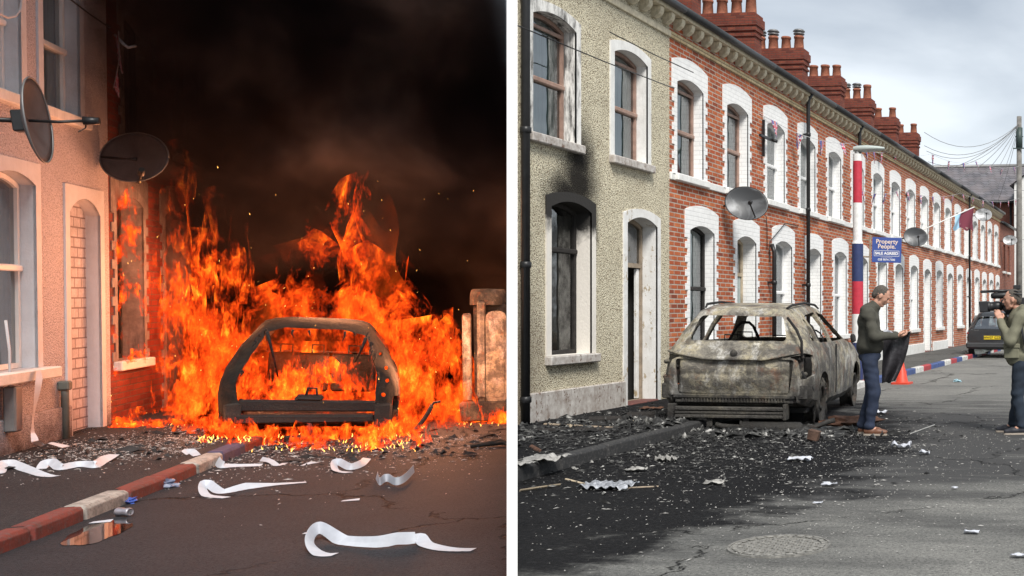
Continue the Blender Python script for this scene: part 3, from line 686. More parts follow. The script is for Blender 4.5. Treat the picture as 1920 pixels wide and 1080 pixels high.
# painted lamp post
t = thing('lamp_post', FR, (-5.83, 20.6, .118), 0, 'steel lamp post painted in red, white and navy bands beside the kerb', 'lamp post')
cm = {'r': plain('band_red', (.50, .035, .06), .5, var=.2), 'w': plain('band_white', (.75, .75, .74), .5, var=.15), 'b': plain('band_navy', (.03, .045, .13), .5, var=.2)}
zz = [(-.02, .30, 'b'), (.30, .72, 'b'), (.72, 1.28, 'w'), (1.28, 1.92, 'r'), (1.92, 2.66, 'b'), (2.66, 3.46, 'w'), (3.46, 4.28, 'r'), (4.28, 4.42, 'w')]
for a, b, c in zz:
    ra = .112 if b <= 2.7 else .09; mb = MB(); mb.lathe([(ra, a), (ra, b)], (0, 0, 0), 20)
    if a > 2.6 and a < 2.7: mb.lathe([(.112, a-.0), (.09, a+.06)], (0, 0, 0), 20)
    mb.build('band', cm[c], t)
mb = MB(); mb.lathe([(.06, 4.40), (.055, 4.5), (.0, 4.52)], (0, 0, 0), 14); mb.build('collar', M['lead'], t)
M['lamphead'] = plain('grey_green_lamp_head', (.42, .47, .45), .45, var=.1)
mb = MB(); prof = [(-.08, .05, .05), (.02, .085, .065), (.2, .12, .07), (.4, .12, .05), (.52, .07, .03), (.55, .02, .01)]
n = 14; vs = []
for x, w, h in prof:
    for j in range(n): a = 2*PI*j/n; vs.append((x, math.cos(a)*w, 4.52+math.sin(a)*h))
mb.add(vs, [(i*n+j, i*n+(j+1) % n, (i+1)*n+(j+1) % n, (i+1)*n+j) for i in range(len(prof)-1) for j in range(n)], True); mb.build('lantern', M['lamphead'], t)
# satellite dishes
def dish_mat(name, c):
    g = G(name); n_ = g.noise(2.4, 3, .5, g.map(loc=(random.random()*9, 2, 1)), dist=1.2)
    cc = g.mix(g.ramp(n_, [(.42, 0), (.56, 1)]), c, tuple(min(1, x*2.1+.02) for x in c)); return g.surf(cc, .42, .2, None, .4)
M['dish'] = dish_mat('grey_mesh_dish', (.05, .053, .057)); M['dish_pale'] = dish_mat('pale_mesh_dish', (.16, .165, .17)); M['dishback'] = plain('dark_dish', (.05, .045, .05), .55)
def dish(fr, c, w, h, nrm, label, mat, arm_rot=0, wallx=None, group='satellite dishes on the terrace', back=False, fr_wall=None, tilt=0):
    t = thing('satellite_dish', fr, c, 0, label, 'satellite dish', group, rot=(Vector(nrm).normalized().to_track_quat('Z', 'Y').to_matrix().to_4x4() @ Matrix.Rotation(tilt, 4, 'Z')))
    mb = MB(); ra, rb = w/2, h/2; n = 36
    prof = [(0, -.0), (.25, .004), (.5, .016), (.75, .036), (.93, .056), (1., .064)]; vs = []
    for side in (0, -.012):
        for q, z in prof:
            for j in range(n): a = 2*PI*j/n; vs.append((q*ra*math.cos(a), q*rb*math.sin(a), z*w/.7+side-.02))
    k = len(prof); fs = []
    for s_ in (0, 1):
        for i in range(k-1):
            for j in range(n): f = (s_*k*n+i*n+j, s_*k*n+i*n+(j+1) % n, s_*k*n+(i+1)*n+(j+1) % n, s_*k*n+(i+1)*n+j); fs.append(f if s_ == 0 else f[::-1])
    for j in range(n): a0 = (k-1)*n+j; a1 = (k-1)*n+(j+1) % n; fs.append((a0, a1, k*n+a1, k*n+a0))
    mb.add(vs, fs, True); mb.build('dish', mat, t, fix=False)
    rm = MB(); rm.tube([(ra*1.0*math.cos(2*PI*j/n), rb*1.0*math.sin(2*PI*j/n), .044*w/.7) for j in range(n+1)], .006, 6); rm.build('rim', M['black'], t)
    am = MB(); d0 = Vector((math.sin(arm_rot)*ra*.9, -math.cos(arm_rot)*rb*.9, .0)); tip = Vector((math.sin(arm_rot)*ra*.35+.05, -math.cos(arm_rot)*rb*.55, .42*w/.7))
    am.tube([d0, tip], .013, 6); am.tube([tip+Vector((0, .0, .02)), tip+Vector((0, .04, -.03)), tip+Vector((.0, .07, -.09))], [.035, .035, .024], 8); am.build('feed_arm', M['black'], t)
    inv = t.matrix_world.inverted() @ fr; bm = MB()
    if wallx is not None:
        wp = inv @ Vector((wallx, c[1]+.05, c[2]-.02)); bm.tube([(0, 0, -.04), (0, 0, -.12), wp*.5+Vector((0, 0, -.06)), wp], .018, 7)
        bm.bev(-.07, .07, -.07, .07, -.1, -.03, .01)
        bm.build('bracket', M['black'], t)
    return t
dish(FR, (-7.05, 17.95, 3.31), .74, .60, (.25, -.9, .25), 'large grey mesh dish on bracket above the torn doorway behind the burnt car', M['dish'], .7, XW, tilt=-.25)
dish(FR, (-6.98, 30.8, 3.6), .70, .58, (.2, -.95, .3), 'grey satellite dish right of the blue sale board', M['dish'], .5, XW, tilt=-.2)
dish(FR, (-7.0, 43.3, 5.35), .70, .56, (.2, -.95, .35), 'pale satellite dish high on the wall just right of the flag', M['dish_pale'], .4, XW)
dish(FR, (-7.0, 51.3, 4.83), .70, .52, (.15, -.95, .3), 'pale satellite dish on the plain building at the far end', M['dish_pale'], .2, XW)
# sale board
M['signblue'] = plain('sign_blue', (.045, .085, .30), .45, var=.08); M['signwhite'] = plain('sign_white', (.8, .8, .8), .5, var=.03); M['signpeach'] = plain('sign_peach', (.72, .58, .50), .5, var=.05)
t = thing('sale_sign', FR, (-6.62, 26.0, 2.96), 0, 'blue estate agent board reading Property People, SALE AGREED, fixed to the terrace', 'sign', rot=Matrix.Rotation(rad(9), 4, 'Z') @ Matrix.Rotation(rad(1.5), 4, 'Y'))
mb = MB(); mb.bev(-.36, .36, -.012, .012, -.31, .31, .004); bd = mb.build('board', M['signblue'], t)
def text(name, s, size, loc, mat, parent, rot=(rad(90), 0, 0), align='CENTER', ext=.001, sx=1., bold=0.):
    c = bpy.data.curves.new(name, 'FONT'); c.body = s; c.size = size; c.align_x = align; c.align_y = 'CENTER'; c.extrude = ext; c.offset = bold
    o = bpy.data.objects.new(name, c); COL.objects.link(o); bpy.context.view_layer.update()
    dg = bpy.context.evaluated_depsgraph_get(); me = bpy.data.meshes.new_from_object(o.evaluated_get(dg)); bpy.data.objects.remove(o)
    me.materials.clear(); me.materials.append(mat); o = bpy.data.objects.new(name, me); COL.objects.link(o); o.location = loc; o.rotation_euler = rot; o.scale = (sx, 1, 1)
    if parent is not None: o.parent = parent
    return o
text('lettering', 'Property', .150, (0, -.0145, .205), M['signpeach'], bd, sx=1.0, bold=.003)
text('lettering', 'People.', .150, (0, -.0145, .085), M['signpeach'], bd, bold=.003)
text('lettering', 'SALE AGREED', .092, (0, -.0145, -.085), M['signwhite'], bd, bold=.003)
text('lettering', '028 9074 7300', .070, (0, -.0145, -.24), M['signwhite'], bd, bold=.001)
mb = MB()
for a in ((-.31, .31, -.022, -.014), (-.31, .31, -.155, -.147), (-.31, -.302, -.155, -.014), (.302, .31, -.155, -.014), (-.14, .14, -.184, -.180)): mb.box(a[0], a[1], -.0150, -.0125, a[2], a[3])
mb.build('printed_box', M['signwhite'], bd)
mb = MB(); mb.bev(-.43, -.385, -.03, .03, -.52, .36, .004); mb.bev(-.9, -.385, -.02, .02, .22, .26, .004); mb.bev(-.9, -.385, -.02, .02, -.2, -.16, .004); mb.build('post', M['oldwood'], t)
# flagpole and flag
t = thing('flag', FR, (-7.45, 33.6, 4.0), 0, 'maroon and pale blue flag drooping from an angled pole on the terrace', 'flag')
tip = Vector((1.35, 2.2, .95)); mb = MB(); mb.tube([(0, 0, 0), tip], .02, 8); mb.build('flagpole', M['whitew'], t)
fm = G('flag_cloth'); X, Y, Z = fm.sep(fm.tc.outputs['UV'])
c_ = fm.mix(fm.ramp(X, [(.40, 0), (.41, 1)], 'CONSTANT'), (.12, .02, .04), (.12, .02, .035)); c_ = fm.mix(fm.ramp(X, [(0, 1), (.3, 0)], 'CONSTANT'), c_, (.25, .42, .55)); c_ = fm.mix(fm.ramp(fm.noise(7, 2, .5), [(.68, 0), (.70, 1)]), c_, (.35, .25, .22))
M['flag'] = fm.surf(c_, .85, 0)
mb = MB(); a0 = tip*.62; a1 = tip*.98
def ff(u, v):
    p = a0.lerp(a1, u); dr = v*(.95 if True else 1); return p+Vector((.05*math.sin(u*9+v*3)+.1*v*u, -.12*math.sin(u*12+v*2)*v-.25*v, -dr*(.5+.35*u)*.95-.06*math.sin(u*14)*v))
mb.grid(ff, 26, 16); o = mb.build('flag_cloth', M['flag'], t, fix=False)
uv = o.data.uv_layers.new(name='uv')
for l in o.data.loops: i = l.vertex_index; uv.data[l.index].uv = ((i % 26)/25, (i//26)/15)
# bunting
BU = [plain('bunting_red', (.55, .05, .09), .8, var=.1), plain('bunting_white', (.75, .72, .73), .8, var=.05), plain('bunting_blue', (.12, .12, .32), .8, var=.1), plain('bunting_cord', (.6, .6, .6), .8)]
def pennant(mb, p, d, s, droop=1.):
    """small union-patterned triangle hanging from the cord at p, d along the cord"""
    d = d.normalized(); dn = Vector((random.uniform(-.35, .35), random.uniform(-.35, .35), -droop)).normalized(); nn = d.cross(dn).normalized()
    A = p-d*s*.5; B = p+d*s*.5; C = p+dn*s*1.15+d*s*random.uniform(-.2, .2); o = nn*.0015
    fold = nn*s*random.uniform(-.15, .15)
    def T(u, v): return A+(B-A)*u*(1)*(1-v)+(C-A)*v+fold*math.sin(PI*min(1, u+v/2))   # u along the top, v down
    def strip(a, b, w, mi, off):
        a, b = Vector(a), Vector(b); q = (b-a).normalized(); s_ = Vector((-q.y, q.x))*w
        P = [a+s_, b+s_, b-s_, a-s_]
        vs = []
        for pt in P:
            v = min(max(pt.y, 0), 1); u = min(max(pt.x, 0), 1); vs.append(T(u, v)+o*off)
        mb.add(vs, [(0, 1, 2, 3)], mi=mi); mb.add([v-o*off*2 for v in vs], [(3, 2, 1, 0)], mi=mi)
    n = 5
    for i in range(n): mb.add([T(i/n, 0), T((i+1)/n, 0), T((i+1)/n, .5), T(i/n, .5)], [(0, 1, 2, 3)], mi=2)
    mb.add([T(0, .5), T(1, .5), T(.5, 1)], [(0, 1, 2)], mi=2)
    for off, w, mi in ((1, .11, 1), (2, .05, 0)): strip((0, 0), (1, .75), w, mi, off); strip((1, 0), (0, .75), w, mi, off)
    for off, w, mi in ((3, .17, 1), (4, .10, 0)): strip((.5, 0), (.5, .95), w, mi, off); strip((0, .36), (1, .36), w*.8, mi, off)
def bunting(fr, pts, n, s, label, mats=BU, skip=()):
    P = [Vector(p) for p in pts]; t = thing('bunting', fr, P[0], 0, label, 'bunting'); P = [p-P[0] for p in P]
    seg = [0]
    for a, b in zip(P[:-1], P[1:]): seg.append(seg[-1]+(b-a).length)
    def at_(s_):
        for i in range(len(P)-1):
            if s_ <= seg[i+1]: f = (s_-seg[i])/(seg[i+1]-seg[i]); return P[i].lerp(P[i+1], f)-Vector((0, 0, 4*.02*f*(1-f)*(seg[i+1]-seg[i]))), (P[i+1]-P[i])
        return P[-1], P[-1]-P[-2]
    mb = MB(); mb.tube([at_(seg[-1]*i/60*.9999)[0] for i in range(61)], .006, 4, mi=0); mb.build('cord', mats[3], t)
    for i in range(n):
        if i in skip: continue
        p, d = at_(seg[-1]*(i+.5)/n); pb = MB(); pennant(pb, p, d, s); pb.build('pennant', mats[:3], t, fix=False)
def A3(px, py, y): return at(FR, px, py, y=y)
bunting(FR, [A3(1424, 212, 19.7), A3(1448, 225, 20.2), A3(1520, 258, 22), A3(1600, 268, 24.5), A3(1660, 285, 29)], 8, .29, 'union pattern bunting across the brick fronts left of the lamp post')
bunting(FR, [A3(1660, 283, 29), A3(1745, 288, 35), A3(1830, 303, 43), A3(1911, 311, 51.8)], 9, .31, 'union pattern bunting against the sky running to the telegraph pole')
bunting(FR, [A3(1603, 352, 24), A3(1690, 355, 31), A3(1800, 362, 40), A3(1911, 372, 51.7)], 16, .27, 'lower union pattern bunting in front of the far slate roof')
# telegraph pole, its wires
px_ = A3(1911, 218, 52); t = thing('telegraph_pole', FR, (px_.x, 52, -.01), 0, 'grey wooden telegraph pole with fanned wires at the right edge', 'pole')
M['polewood'] = plain('weathered_pole', (.20, .19, .175), .85, var=.4, scale=4)
mb = MB(); mb.tube([(0, 0, 0), (0, 0, 5), (0, 0, px_.z)], [.16, .145, .12], 12); mb.build('post', M['polewood'], t)
mb = MB(); mb.tube([(0, 0, px_.z-1.55), (0, 0, px_.z-.55)], .165, 10); mb.bev(-.2, .2, -.02, .02, px_.z-1.0, px_.z-.96, .004); mb.bev(-.28, .28, -.2, -.14, px_.z-1.6, px_.z-1.55, .004); mb.build('junction_box', plain('dark_green_box', (.04, .06, .055), .5), t)
for i in range(4): mb = MB(); mb.tube([(-.28, 0, px_.z-2.4-i*1.2), (.28, 0, px_.z-2.4-i*1.2)], .012, 5); mb.build('step_iron', M['lead'], t)
top = Vector((px_.x, 52, px_.z-.35)); tg = [(1733, 248), (1733, 273), (1737, 283), (1740, 303), (1760, 322), (1790, 340), (1815, 352), (1838, 362), (1858, 374), (1868, 384)]
mbs = []
for i, (a, b) in enumerate(tg):
    e_ = at(FR, a, b, x=-8.0 if i > 3 else -10.7); P = [top.lerp(e_, k/12)-Vector((0, 0, 4*(.9 if i < 4 else .35)*(k/12)*(1-k/12))) for k in range(13)]
    mb = MB(); mb.tube([p-top for p in P], .012, 4, caps=False); o = mb.build('overhead_wire', M['lead']); put(o, FR, top)
    tag(o, '%s overhead wire of the fan from the telegraph pole to the terrace' % ['topmost', 'second highest', 'third highest', 'fourth highest', 'fifth highest', 'fifth lowest', 'fourth lowest', 'third lowest', 'second lowest', 'lowest and steepest'][i], 'wire', 'wires fanning from the telegraph pole')
for i, (a, b, lab) in enumerate([((966, 46), (1262, 165), 'thin black cable crossing the cream house front below the upper window heads'), ((1143, 60), (1300, 136), 'thin black cable from the upper window head to the brick house')]):
    p = at(FR, *a, x=-7.2); q = at(FR, *b, x=-7.2); mb = MB(); mb.tube([(0, 0, 0), (q-p)*.5-Vector((0, 0, .015)), q-p], .008, 5); o = mb.build('cable', M['black']); put(o, FR, p); tag(o, lab, 'cable')
mb = MB(); P = [A3(1600, 215, 24), A3(1700, 240, 29), A3(1800, 268, 37)]; 
# small fittings on the brick: a timber cross bracket
t = thing('cable_bracket', FR, (-7.45, 19.75, 4.75), 0, 'dark cross-shaped cable bracket high on the brick house', 'bracket')
mb = MB(); mb.bev(0, .05, -.02, .02, -.35, .35, .005); mb.build('upright', M['black'], t); mb = MB(); mb.bev(.05, .10, -.32, .25, -.02, .03, .005); mb.tube([(.1, .25, 0), (.2, .27, -.03)], .03, 8); mb.build('crossbar', M['black'], t)
for (ya, za, yb_, zb_) in ((19.9, 3.3, 20.0, 3.05), (21.9, 3.25, 20.15, 2.8)):
    mb = MB(); mb.tube([(-7.47, ya, za), (-7.45, (ya+yb_)/2, za-.02), (-7.45, yb_, zb_), (-7.45, yb_, zb_-.4)], .009, 5); o = mb.build('cable', M['black'])
    put(o, FR); tag(o, 'loose black cable on the brick %s the short waste pipe' % ('left above' if ya < 20 else 'right above'), 'cable')
# drain cover
mc = A3(1463, 1025, 6.47); t = thing('manhole_cover', FR, (-2.33, 6.47, .009), .2, 'round cast iron drain cover set in the road in the foreground', 'manhole')
M['iron'] = plain('worn_cast_iron', (.27, .262, .24), .7, .2, var=.5, scale=25, bump=.4)
mb = MB(); mb.lathe([(0, -.004), (.30, -.004), (.30, .003), (.315, .003), (.315, -.01)], n=48, smooth=False); mb.build('lid', M['iron'], t)
mb = MB()
for k in range(26): a = 2*PI*k/26; Mx = Matrix.Rotation(a, 4, 'Z'); mb.bev(.255, .285, -.022, .022, -.002, .006, .003, Mx)
for ix in range(-6, 7):
    for iy in range(-6, 7):
        x, y = ix*.038, iy*.038
        if math.hypot(x, y) < .235: mb.bev(x-.012, x+.012, y-.005, y+.005, -.002, .005, .002, Matrix.Translation((0, 0, 0)) if (ix+iy) % 2 else Matrix.Translation((x, y, 0)) @ Matrix.Rotation(PI/2, 4, 'Z') @ Matrix.Translation((-x, -y, 0)))
mb.build('tread_studs', M['iron'], t)
# ================================================================ CARS
def crv(tab, y):
    ys = [r_[0] for r_ in tab]
    if y <= ys[0]: return tab[0][1:]
    if y >= ys[-1]: return tab[-1][1:]
    i = max(k for k in range(len(ys)-1) if ys[k] <= y); p1, p2 = tab[i], tab[i+1]; p0 = tab[max(i-1, 0)]; p3 = tab[min(i+2, len(tab)-1)]
    t = (y-p1[0])/(p2[0]-p1[0]); r_ = []
    for k in range(1, len(p1)):
        m1 = (p2[k]-p0[k])/max(p2[0]-p0[0], 1e-6)*(p2[0]-p1[0]); m2 = (p3[k]-p1[k])/max(p3[0]-p1[0], 1e-6)*(p2[0]-p1[0])
        lim = 3*abs(p2[k]-p1[k]); m1 = max(-lim, min(lim, m1)); m2 = max(-lim, min(lim, m2))
        r_.append((2*t**3-3*t*t+1)*p1[k]+(t**3-2*t*t+t)*m1+(-2*t**3+3*t*t)*p2[k]+(t**3-t*t)*m2)
    return r_
def section(v, ins=0.):
    zb, zbelt, ztop, w, wb, wt = v; zb += ins; w -= ins; wb -= ins; wt -= ins; ztop -= ins; gh = max(ztop-zbelt, 0.02)
    c = min(.1, gh*.45)
    P = [(0, zb), (w*.6, zb), (w*.92, zb+.01), (w-.005, zb+.1), (w, zb+(zbelt-zb)*.5), (w-(w-wb)*.25, zb+(zbelt-zb)*.75), (wb, zbelt-.04), (wb-.02, zbelt), (wb+(wt-wb)*.5-.005, zbelt+gh*.5-c*.2), (wt, ztop-c), (wt-.045, ztop-c*.45), (wt-.12, ztop-c*.15), (wt*.5, ztop-c*.02), (0, ztop)]
    return P
def loft(tab, n, ins=0., y0=None, y1=None, warp=None):
    ys = [r_[0] for r_ in tab]; a = (ys[0] if y0 is None else y0)+ins; b = (ys[-1] if y1 is None else y1)-ins
    base = sorted(set([a, b]+[a+(b-a)*i/n for i in range(n+1)]+[y for y in ys if a < y < b])); vs = []; k = None
    st = []
    for y in base:
        if not st or y-st[-1] > .012: st.append(y)
    for y in st:
        P = section(crv(tab, y), ins); ring = [(x, z) for x, z in P]+[(-x, z) for x, z in P[-2:0:-1]]; k = len(ring)
        vs += [(x, y, z) for x, z in ring]
    m = len(st); fs = [(i*k+j, i*k+(j+1) % k, (i+1)*k+(j+1) % k, (i+1)*k+j) for i in range(m-1) for j in range(k)]
    fs += [tuple(range(k))[::-1], tuple((m-1)*k+j for j in range(k))]
    if warp: vs = [warp(Vector(v)) for v in vs]
    return vs, fs
def tmp_obj(vs, fs):
    me = bpy.data.meshes.new('tmp'); me.from_pydata([tuple(v) for v in vs], [], fs); bm = bmesh.new(); bm.from_mesh(me)
    bmesh.ops.recalc_face_normals(bm, faces=bm.faces[:]); bm.to_mesh(me); bm.free()
    o = bpy.data.objects.new('tmp', me); COL.objects.link(o); return o
def prism(poly, axis, a, b):
    n = len(poly)
    def P(p, w): return (w, p[0], p[1]) if axis == 'x' else (p[0], w, p[1])
    return [P(p, a) for p in poly]+[P(p, b) for p in poly], [tuple(range(n))[::-1], tuple(range(n, 2*n))]+[(i, (i+1) % n, n+(i+1) % n, n+i) for i in range(n)]
def circle(cy, cz, r_, n=28): return [(cy+r_*math.cos(2*PI*i/n), cz+r_*math.sin(2*PI*i/n)) for i in range(n)]
def rpoly(p, r_=.04, n=4):
    out = []; k = len(p)
    for i in range(k):
        a, b, c = Vector(p[i-1]), Vector(p[i]), Vector(p[(i+1) % k]); u = (a-b); v = (c-b); rr = min(r_, u.length*.45, v.length*.45); s = b+u.normalized()*rr; e_ = b+v.normalized()*rr
        for j in range(n+1): t = j/n; q = s*(1-t)**2+b*2*t*(1-t)+e_*t*t; out.append((q.x, q.y))
    return out
def carve(solid, cutters, name, mat, parent, smooth=.6, disp=None):
    o = tmp_obj(*solid); cs = []
    for c in cutters:
        q = tmp_obj(*c); cs.append(q); m = o.modifiers.new('b', 'BOOLEAN'); m.operation = 'DIFFERENCE'; m.object = q; m.solver = 'EXACT'
    bpy.context.view_layer.update(); dg = bpy.context.evaluated_depsgraph_get(); me = bpy.data.meshes.new_from_object(o.evaluated_get(dg)); me.name = name
    for q in cs: bpy.data.objects.remove(q)
    bpy.data.objects.remove(o); me.materials.clear(); me.materials.append(mat)
    bm = bmesh.new(); bm.from_mesh(me)
    for f in bm.faces: f.smooth = True
    for e_ in bm.edges:
        if len(e_.link_faces) == 2 and e_.calc_face_angle(0) > smooth: e_.smooth = False
    if disp:
        for v in bm.verts: v.co += disp(v.co)
    bm.to_mesh(me); bm.free(); o = bpy.data.objects.new(name, me); COL.objects.link(o); o.parent = parent; return o
def burnt_mat(name, pale=1., dark=0., rust=.5, zdark=(.75, .35), amb=(1, 1, 1)):
    g = G(name); X, Y, Z = g.sep(); w = g.vadd(g.co, g.vscale(g.noise(1.6, 3, .6, out=1), .35))
    a = g.noise(1.3, 9, .68, w); b = g.noise(3.4, 9, .72, g.map((1, 1, 1.5), loc=(3, 1, 2), vec=w)); f = g.noise(38, 6, .8); st = g.noise(2.2, 9, .75, g.map((2.2, 2.2, .45), loc=(7, 2, 4), vec=w))
    def T(c): return tuple(x*pale for x in c)
    c = g.ramp(a, [(.34, T((.10, .092, .082))), (.44, T((.24, .22, .18))), (.52, T((.36, .315, .215))), (.58, T((.45, .43, .385))), (.66, T((.17, .155, .135)))])
    c = g.mix(g.ramp(b, [(.46, 0), (.54, .7), (.70, .97)]), c, T((.05, .045, .042)))
    c = g.mix(g.ramp(st, [(.54, 0), (.66, .65)]), c, T((.62, .61, .58)))
    c = g.mix(g.ramp(g.noise(2.9, 9, .75, g.map((3., 3., .5), loc=(1, 8, 3))), [(.54, 0), (.68, .8)]), c, T((.06, .055, .05)))
    c = g.mix(g.math('MULTIPLY', g.ramp(g.noise(3.3, 8, .75, g.map(loc=(9, 9, 1))), [(.54, 0), (.64, 1)]), rust), c, (.19, .075, .035))
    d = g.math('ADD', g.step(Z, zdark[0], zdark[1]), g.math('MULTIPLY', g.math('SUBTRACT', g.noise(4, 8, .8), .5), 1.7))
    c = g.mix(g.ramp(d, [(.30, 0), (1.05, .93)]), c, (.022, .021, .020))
    if dark: c = g.mix(g.ramp(g.noise(2.6, 7, .75, g.map(loc=(5, 1, 7))), [(.62-dark*.5, 0), (.82-dark*.5, 1)]), c, (.018, .017, .018))
    c = g.mix(g.ramp(f, [(.44, 0), (.66, .7)]), c, T((.075, .07, .065)))
    hh = g.math('ADD', g.math('MULTIPLY', f, .8), g.math('ADD', b, g.math('MULTIPLY', st, .6)))
    return g.surf(c, g.ramp(a, [(.3, .85), (.7, .5)]), .1, g.bump(hh, .9, .02), .3)
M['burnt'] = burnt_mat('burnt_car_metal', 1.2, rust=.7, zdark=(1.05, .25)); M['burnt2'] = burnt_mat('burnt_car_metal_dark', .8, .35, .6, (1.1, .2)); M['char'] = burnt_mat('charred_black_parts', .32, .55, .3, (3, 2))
M['rustpipe'] = burnt_mat('rusty_exhaust', .5, .2, 1., (3, 2)); M['alubar'] = burnt_mat('ash_grey_bar', 1.3, .1, .1, (3, 2))
def rim(parent, c, r_=.255, mat=None, tyre=None, side=1, nsp=5, wid=.19):
    mat = mat or M['burnt2']; t = bpy.data.objects.new('wheel', None)
    Mx = Matrix.Translation(c) @ Matrix.Rotation(rad(90)*side, 4, 'Y')
    b = MB(); b.lathe([(r_*.93, -wid/2), (r_, -wid/2), (r_, -wid/2+.02), (r_*.86, -wid/4), (r_*.86, wid/4), (r_, wid/2-.02), (r_, wid/2), (r_*.93, wid/2), (r_*.82, wid/4), (r_*.82, -wid/4), (r_*.93, -wid/2)], M=Mx, n=30)
    for k in range(nsp):
        R_ = Mx @ Matrix.Rotation(2*PI*k/nsp, 4, 'Z'); b.bev(.03, r_*.9, -.028, .028, wid/4-.03, wid/4+.01, .008, R_)
    b.lathe([(0, wid/4+.02), (.05, wid/4+.015), (.06, wid/4-.03), (.0, wid/4-.04)], M=Mx, n=16)
    b.lathe([(.12, -.03), (.12, 0), (.0, 0)], M=Mx, n=20)
    w_ = b.build('wheel', mat, parent)
    if tyre:
        q = MB(); tr, tw = tyre; q.lathe([(r_*.98, -tw/2+.01), (r_+.03, -tw/2), (tr-.03, -tw/2), (tr, -tw/2+.03), (tr, tw/2-.03), (tr-.03, tw/2), (r_+.03, tw/2), (r_*.98, tw/2-.01)], M=Mx, n=36); q.build('tyre', M['rubber'], w_)
    return w_
M['rubber'] = plain('black_rubber', (.02, .02, .02), .8, var=.3, scale=30)
def dent(s=.012, f=5):
    return lambda v: Vector((mnoise.noise(v*f), mnoise.noise(v*f+Vector((9, 3, 1))), mnoise.noise(v*f+Vector((2, 7, 5)))))*s
# ---- burnt sports utility car in the grey street
cr_ = A3(1393, 804, 12.75); CARR = (-5.13, 12.62, 0); CHEAD = rad(7)
car = thing('burnt_car', FR, CARR, CHEAD, 'burnt-out grey car shell without glass or tyres standing half on the grey street pavement', 'car', rot=Matrix.Rotation(CHEAD, 4, 'Z') @ Matrix.Rotation(rad(.8), 4, 'Y') @ Matrix.Diagonal((1.03, 1, 1.02, 1)))
TAB = [(0, .36, .80, .86, .76, .74, .62), (.05, .33, .92, .98, .83, .79, .66), (.14, .30, .95, 1.08, .87, .82, .66), (.28, .27, .97, 1.30, .90, .85, .60), (.40, .25, .98, 1.44, .91, .86, .585), (.55, .24, .99, 1.485, .915, .87, .59), (1.0, .22, 1.0, 1.525, .92, .88, .60), (1.7, .21, 1.0, 1.54, .92, .885, .61), (2.3, .21, .99, 1.50, .92, .88, .60), (2.75, .22, .98, 1.38, .92, .88, .60), (3.15, .23, .98, 1.16, .92, .87, .63), (3.45, .24, .96, 1.02, .92, .86, .66), (3.9, .26, .90, .96, .91, .84, .64), (4.3, .30, .80, .86, .86, .78, .6), (4.5, .34, .6, .66, .74, .66, .5)]
outer = loft(TAB, 46); inner = loft(TAB, 30, .035)
w_rear = prism(rpoly([(-.585, 1.075), (.585, 1.075), (.50, 1.375), (-.50, 1.375)], .06), 'y', -.6, .75)
w_q = prism(rpoly([(.56, 1.08), (.84, 1.05), (.84, 1.33), (.78, 1.35)], .04), 'x', -2, 2)
w_r = prism(rpoly([(.93, 1.04), (1.66, 1.03), (1.62, 1.43), (.93, 1.38)], .05), 'x', -2, 2)
w_f = prism(rpoly([(1.76, 1.03), (2.92, 1.03), (2.42, 1.39), (1.74, 1.43)], .05), 'x', -2, 2)
w_s = prism(rpoly([(-.70, 1.04), (.70, 1.04), (.53, 1.36), (-.53, 1.36)], .05), 'y', 2.55, 4.2)
arch_r = prism(circle(.86, .30, .385), 'x', -2, 2); arch_f = prism(circle(3.52, .30, .385), 'x', -2, 2)
tl = prism(rpoly([(.02, .62), (.30, .66), (.34, .90), (.10, .94), (.02, .90)], .03), 'x', .66, 2); tl2 = prism(rpoly([(.02, .62), (.30, .66), (.34, .90), (.10, .94), (.02, .90)], .03), 'x', -2, -.66)
plate_cut = prism(rpoly([(-.66, .44), (.66, .44), (.70, .86), (-.70, .86)], .04), 'y', -.5, .036)
low_cut = prism(rpoly([(-.74, .1), (.74, .1), (.74, .43), (-.74, .43)], .03), 'y', -.5, .2)
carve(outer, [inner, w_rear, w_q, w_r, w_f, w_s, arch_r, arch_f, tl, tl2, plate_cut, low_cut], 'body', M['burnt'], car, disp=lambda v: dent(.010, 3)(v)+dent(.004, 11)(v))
# tailgate: overhanging upper lip, dished lower panel
def lipf(u, v):
    x = (u-.5)*2*.80; b = abs(u-.5)*2; zt = 1.045-.03*b*b; zb = .845+.085*max(0, b-.45)**1.0*1.0/.55
    y = .085*(1-v)-.045*math.sin(v*PI*.5)*(1-b**4*.8)+.03*b**4*2
    return (x*(1-.10*(1-v)*b*b), y+.015, zt+(zb-zt)*v+.006*mnoise.noise(Vector((x*4, v*3, 1))))
mb = MB(); mb.grid(lipf, 40, 10); lip = mb.build('tailgate_lip', M['burnt'], car, fix=False); sm_ = lip.modifiers.new('s', 'SOLIDIFY'); sm_.thickness = .02
mb = MB(); mb.lathe([(0, .012), (.035, .01), (.045, 0)], (0, -.03, .93), 14, Matrix.Rotation(rad(90), 4, 'X')); mb.build('badge_mount', M['burnt2'], lip)
def lowf(u, v):
    x = (u-.5)*2*.68; b = abs(u-.5)*2; z = .86-.41*v; fl = 1-.05*b
    return (x*fl, .05-.045*math.sin(min(1, v*1.1)*PI)*(1-b**6)-.03*v+.008*mnoise.noise(Vector((x*3, z*5, 4)))+.012*math.sin(max(0, v-.35)*18)*(v < .55), z-.02*(1-b*b)*v)
mb = MB(); mb.grid(lowf, 44, 22); lp = mb.build('tailgate_panel', M['burnt'], car, fix=False); lp.modifiers.new('s', 'SOLIDIFY').thickness = .015
mb = MB(); mb.bev(-.72, .72, .0, .06, .385, .435, .012, jit=.003); mb.bev(-.70, .70, .02, .08, .33, .37, .01, jit=.003)
for k in range(34): x = -.60+1.2*k/33; mb.bev(x-.008, x+.008, -.006, .02, .34, .385, .003)
mb.build('bumper_support', M['burnt2'], car)
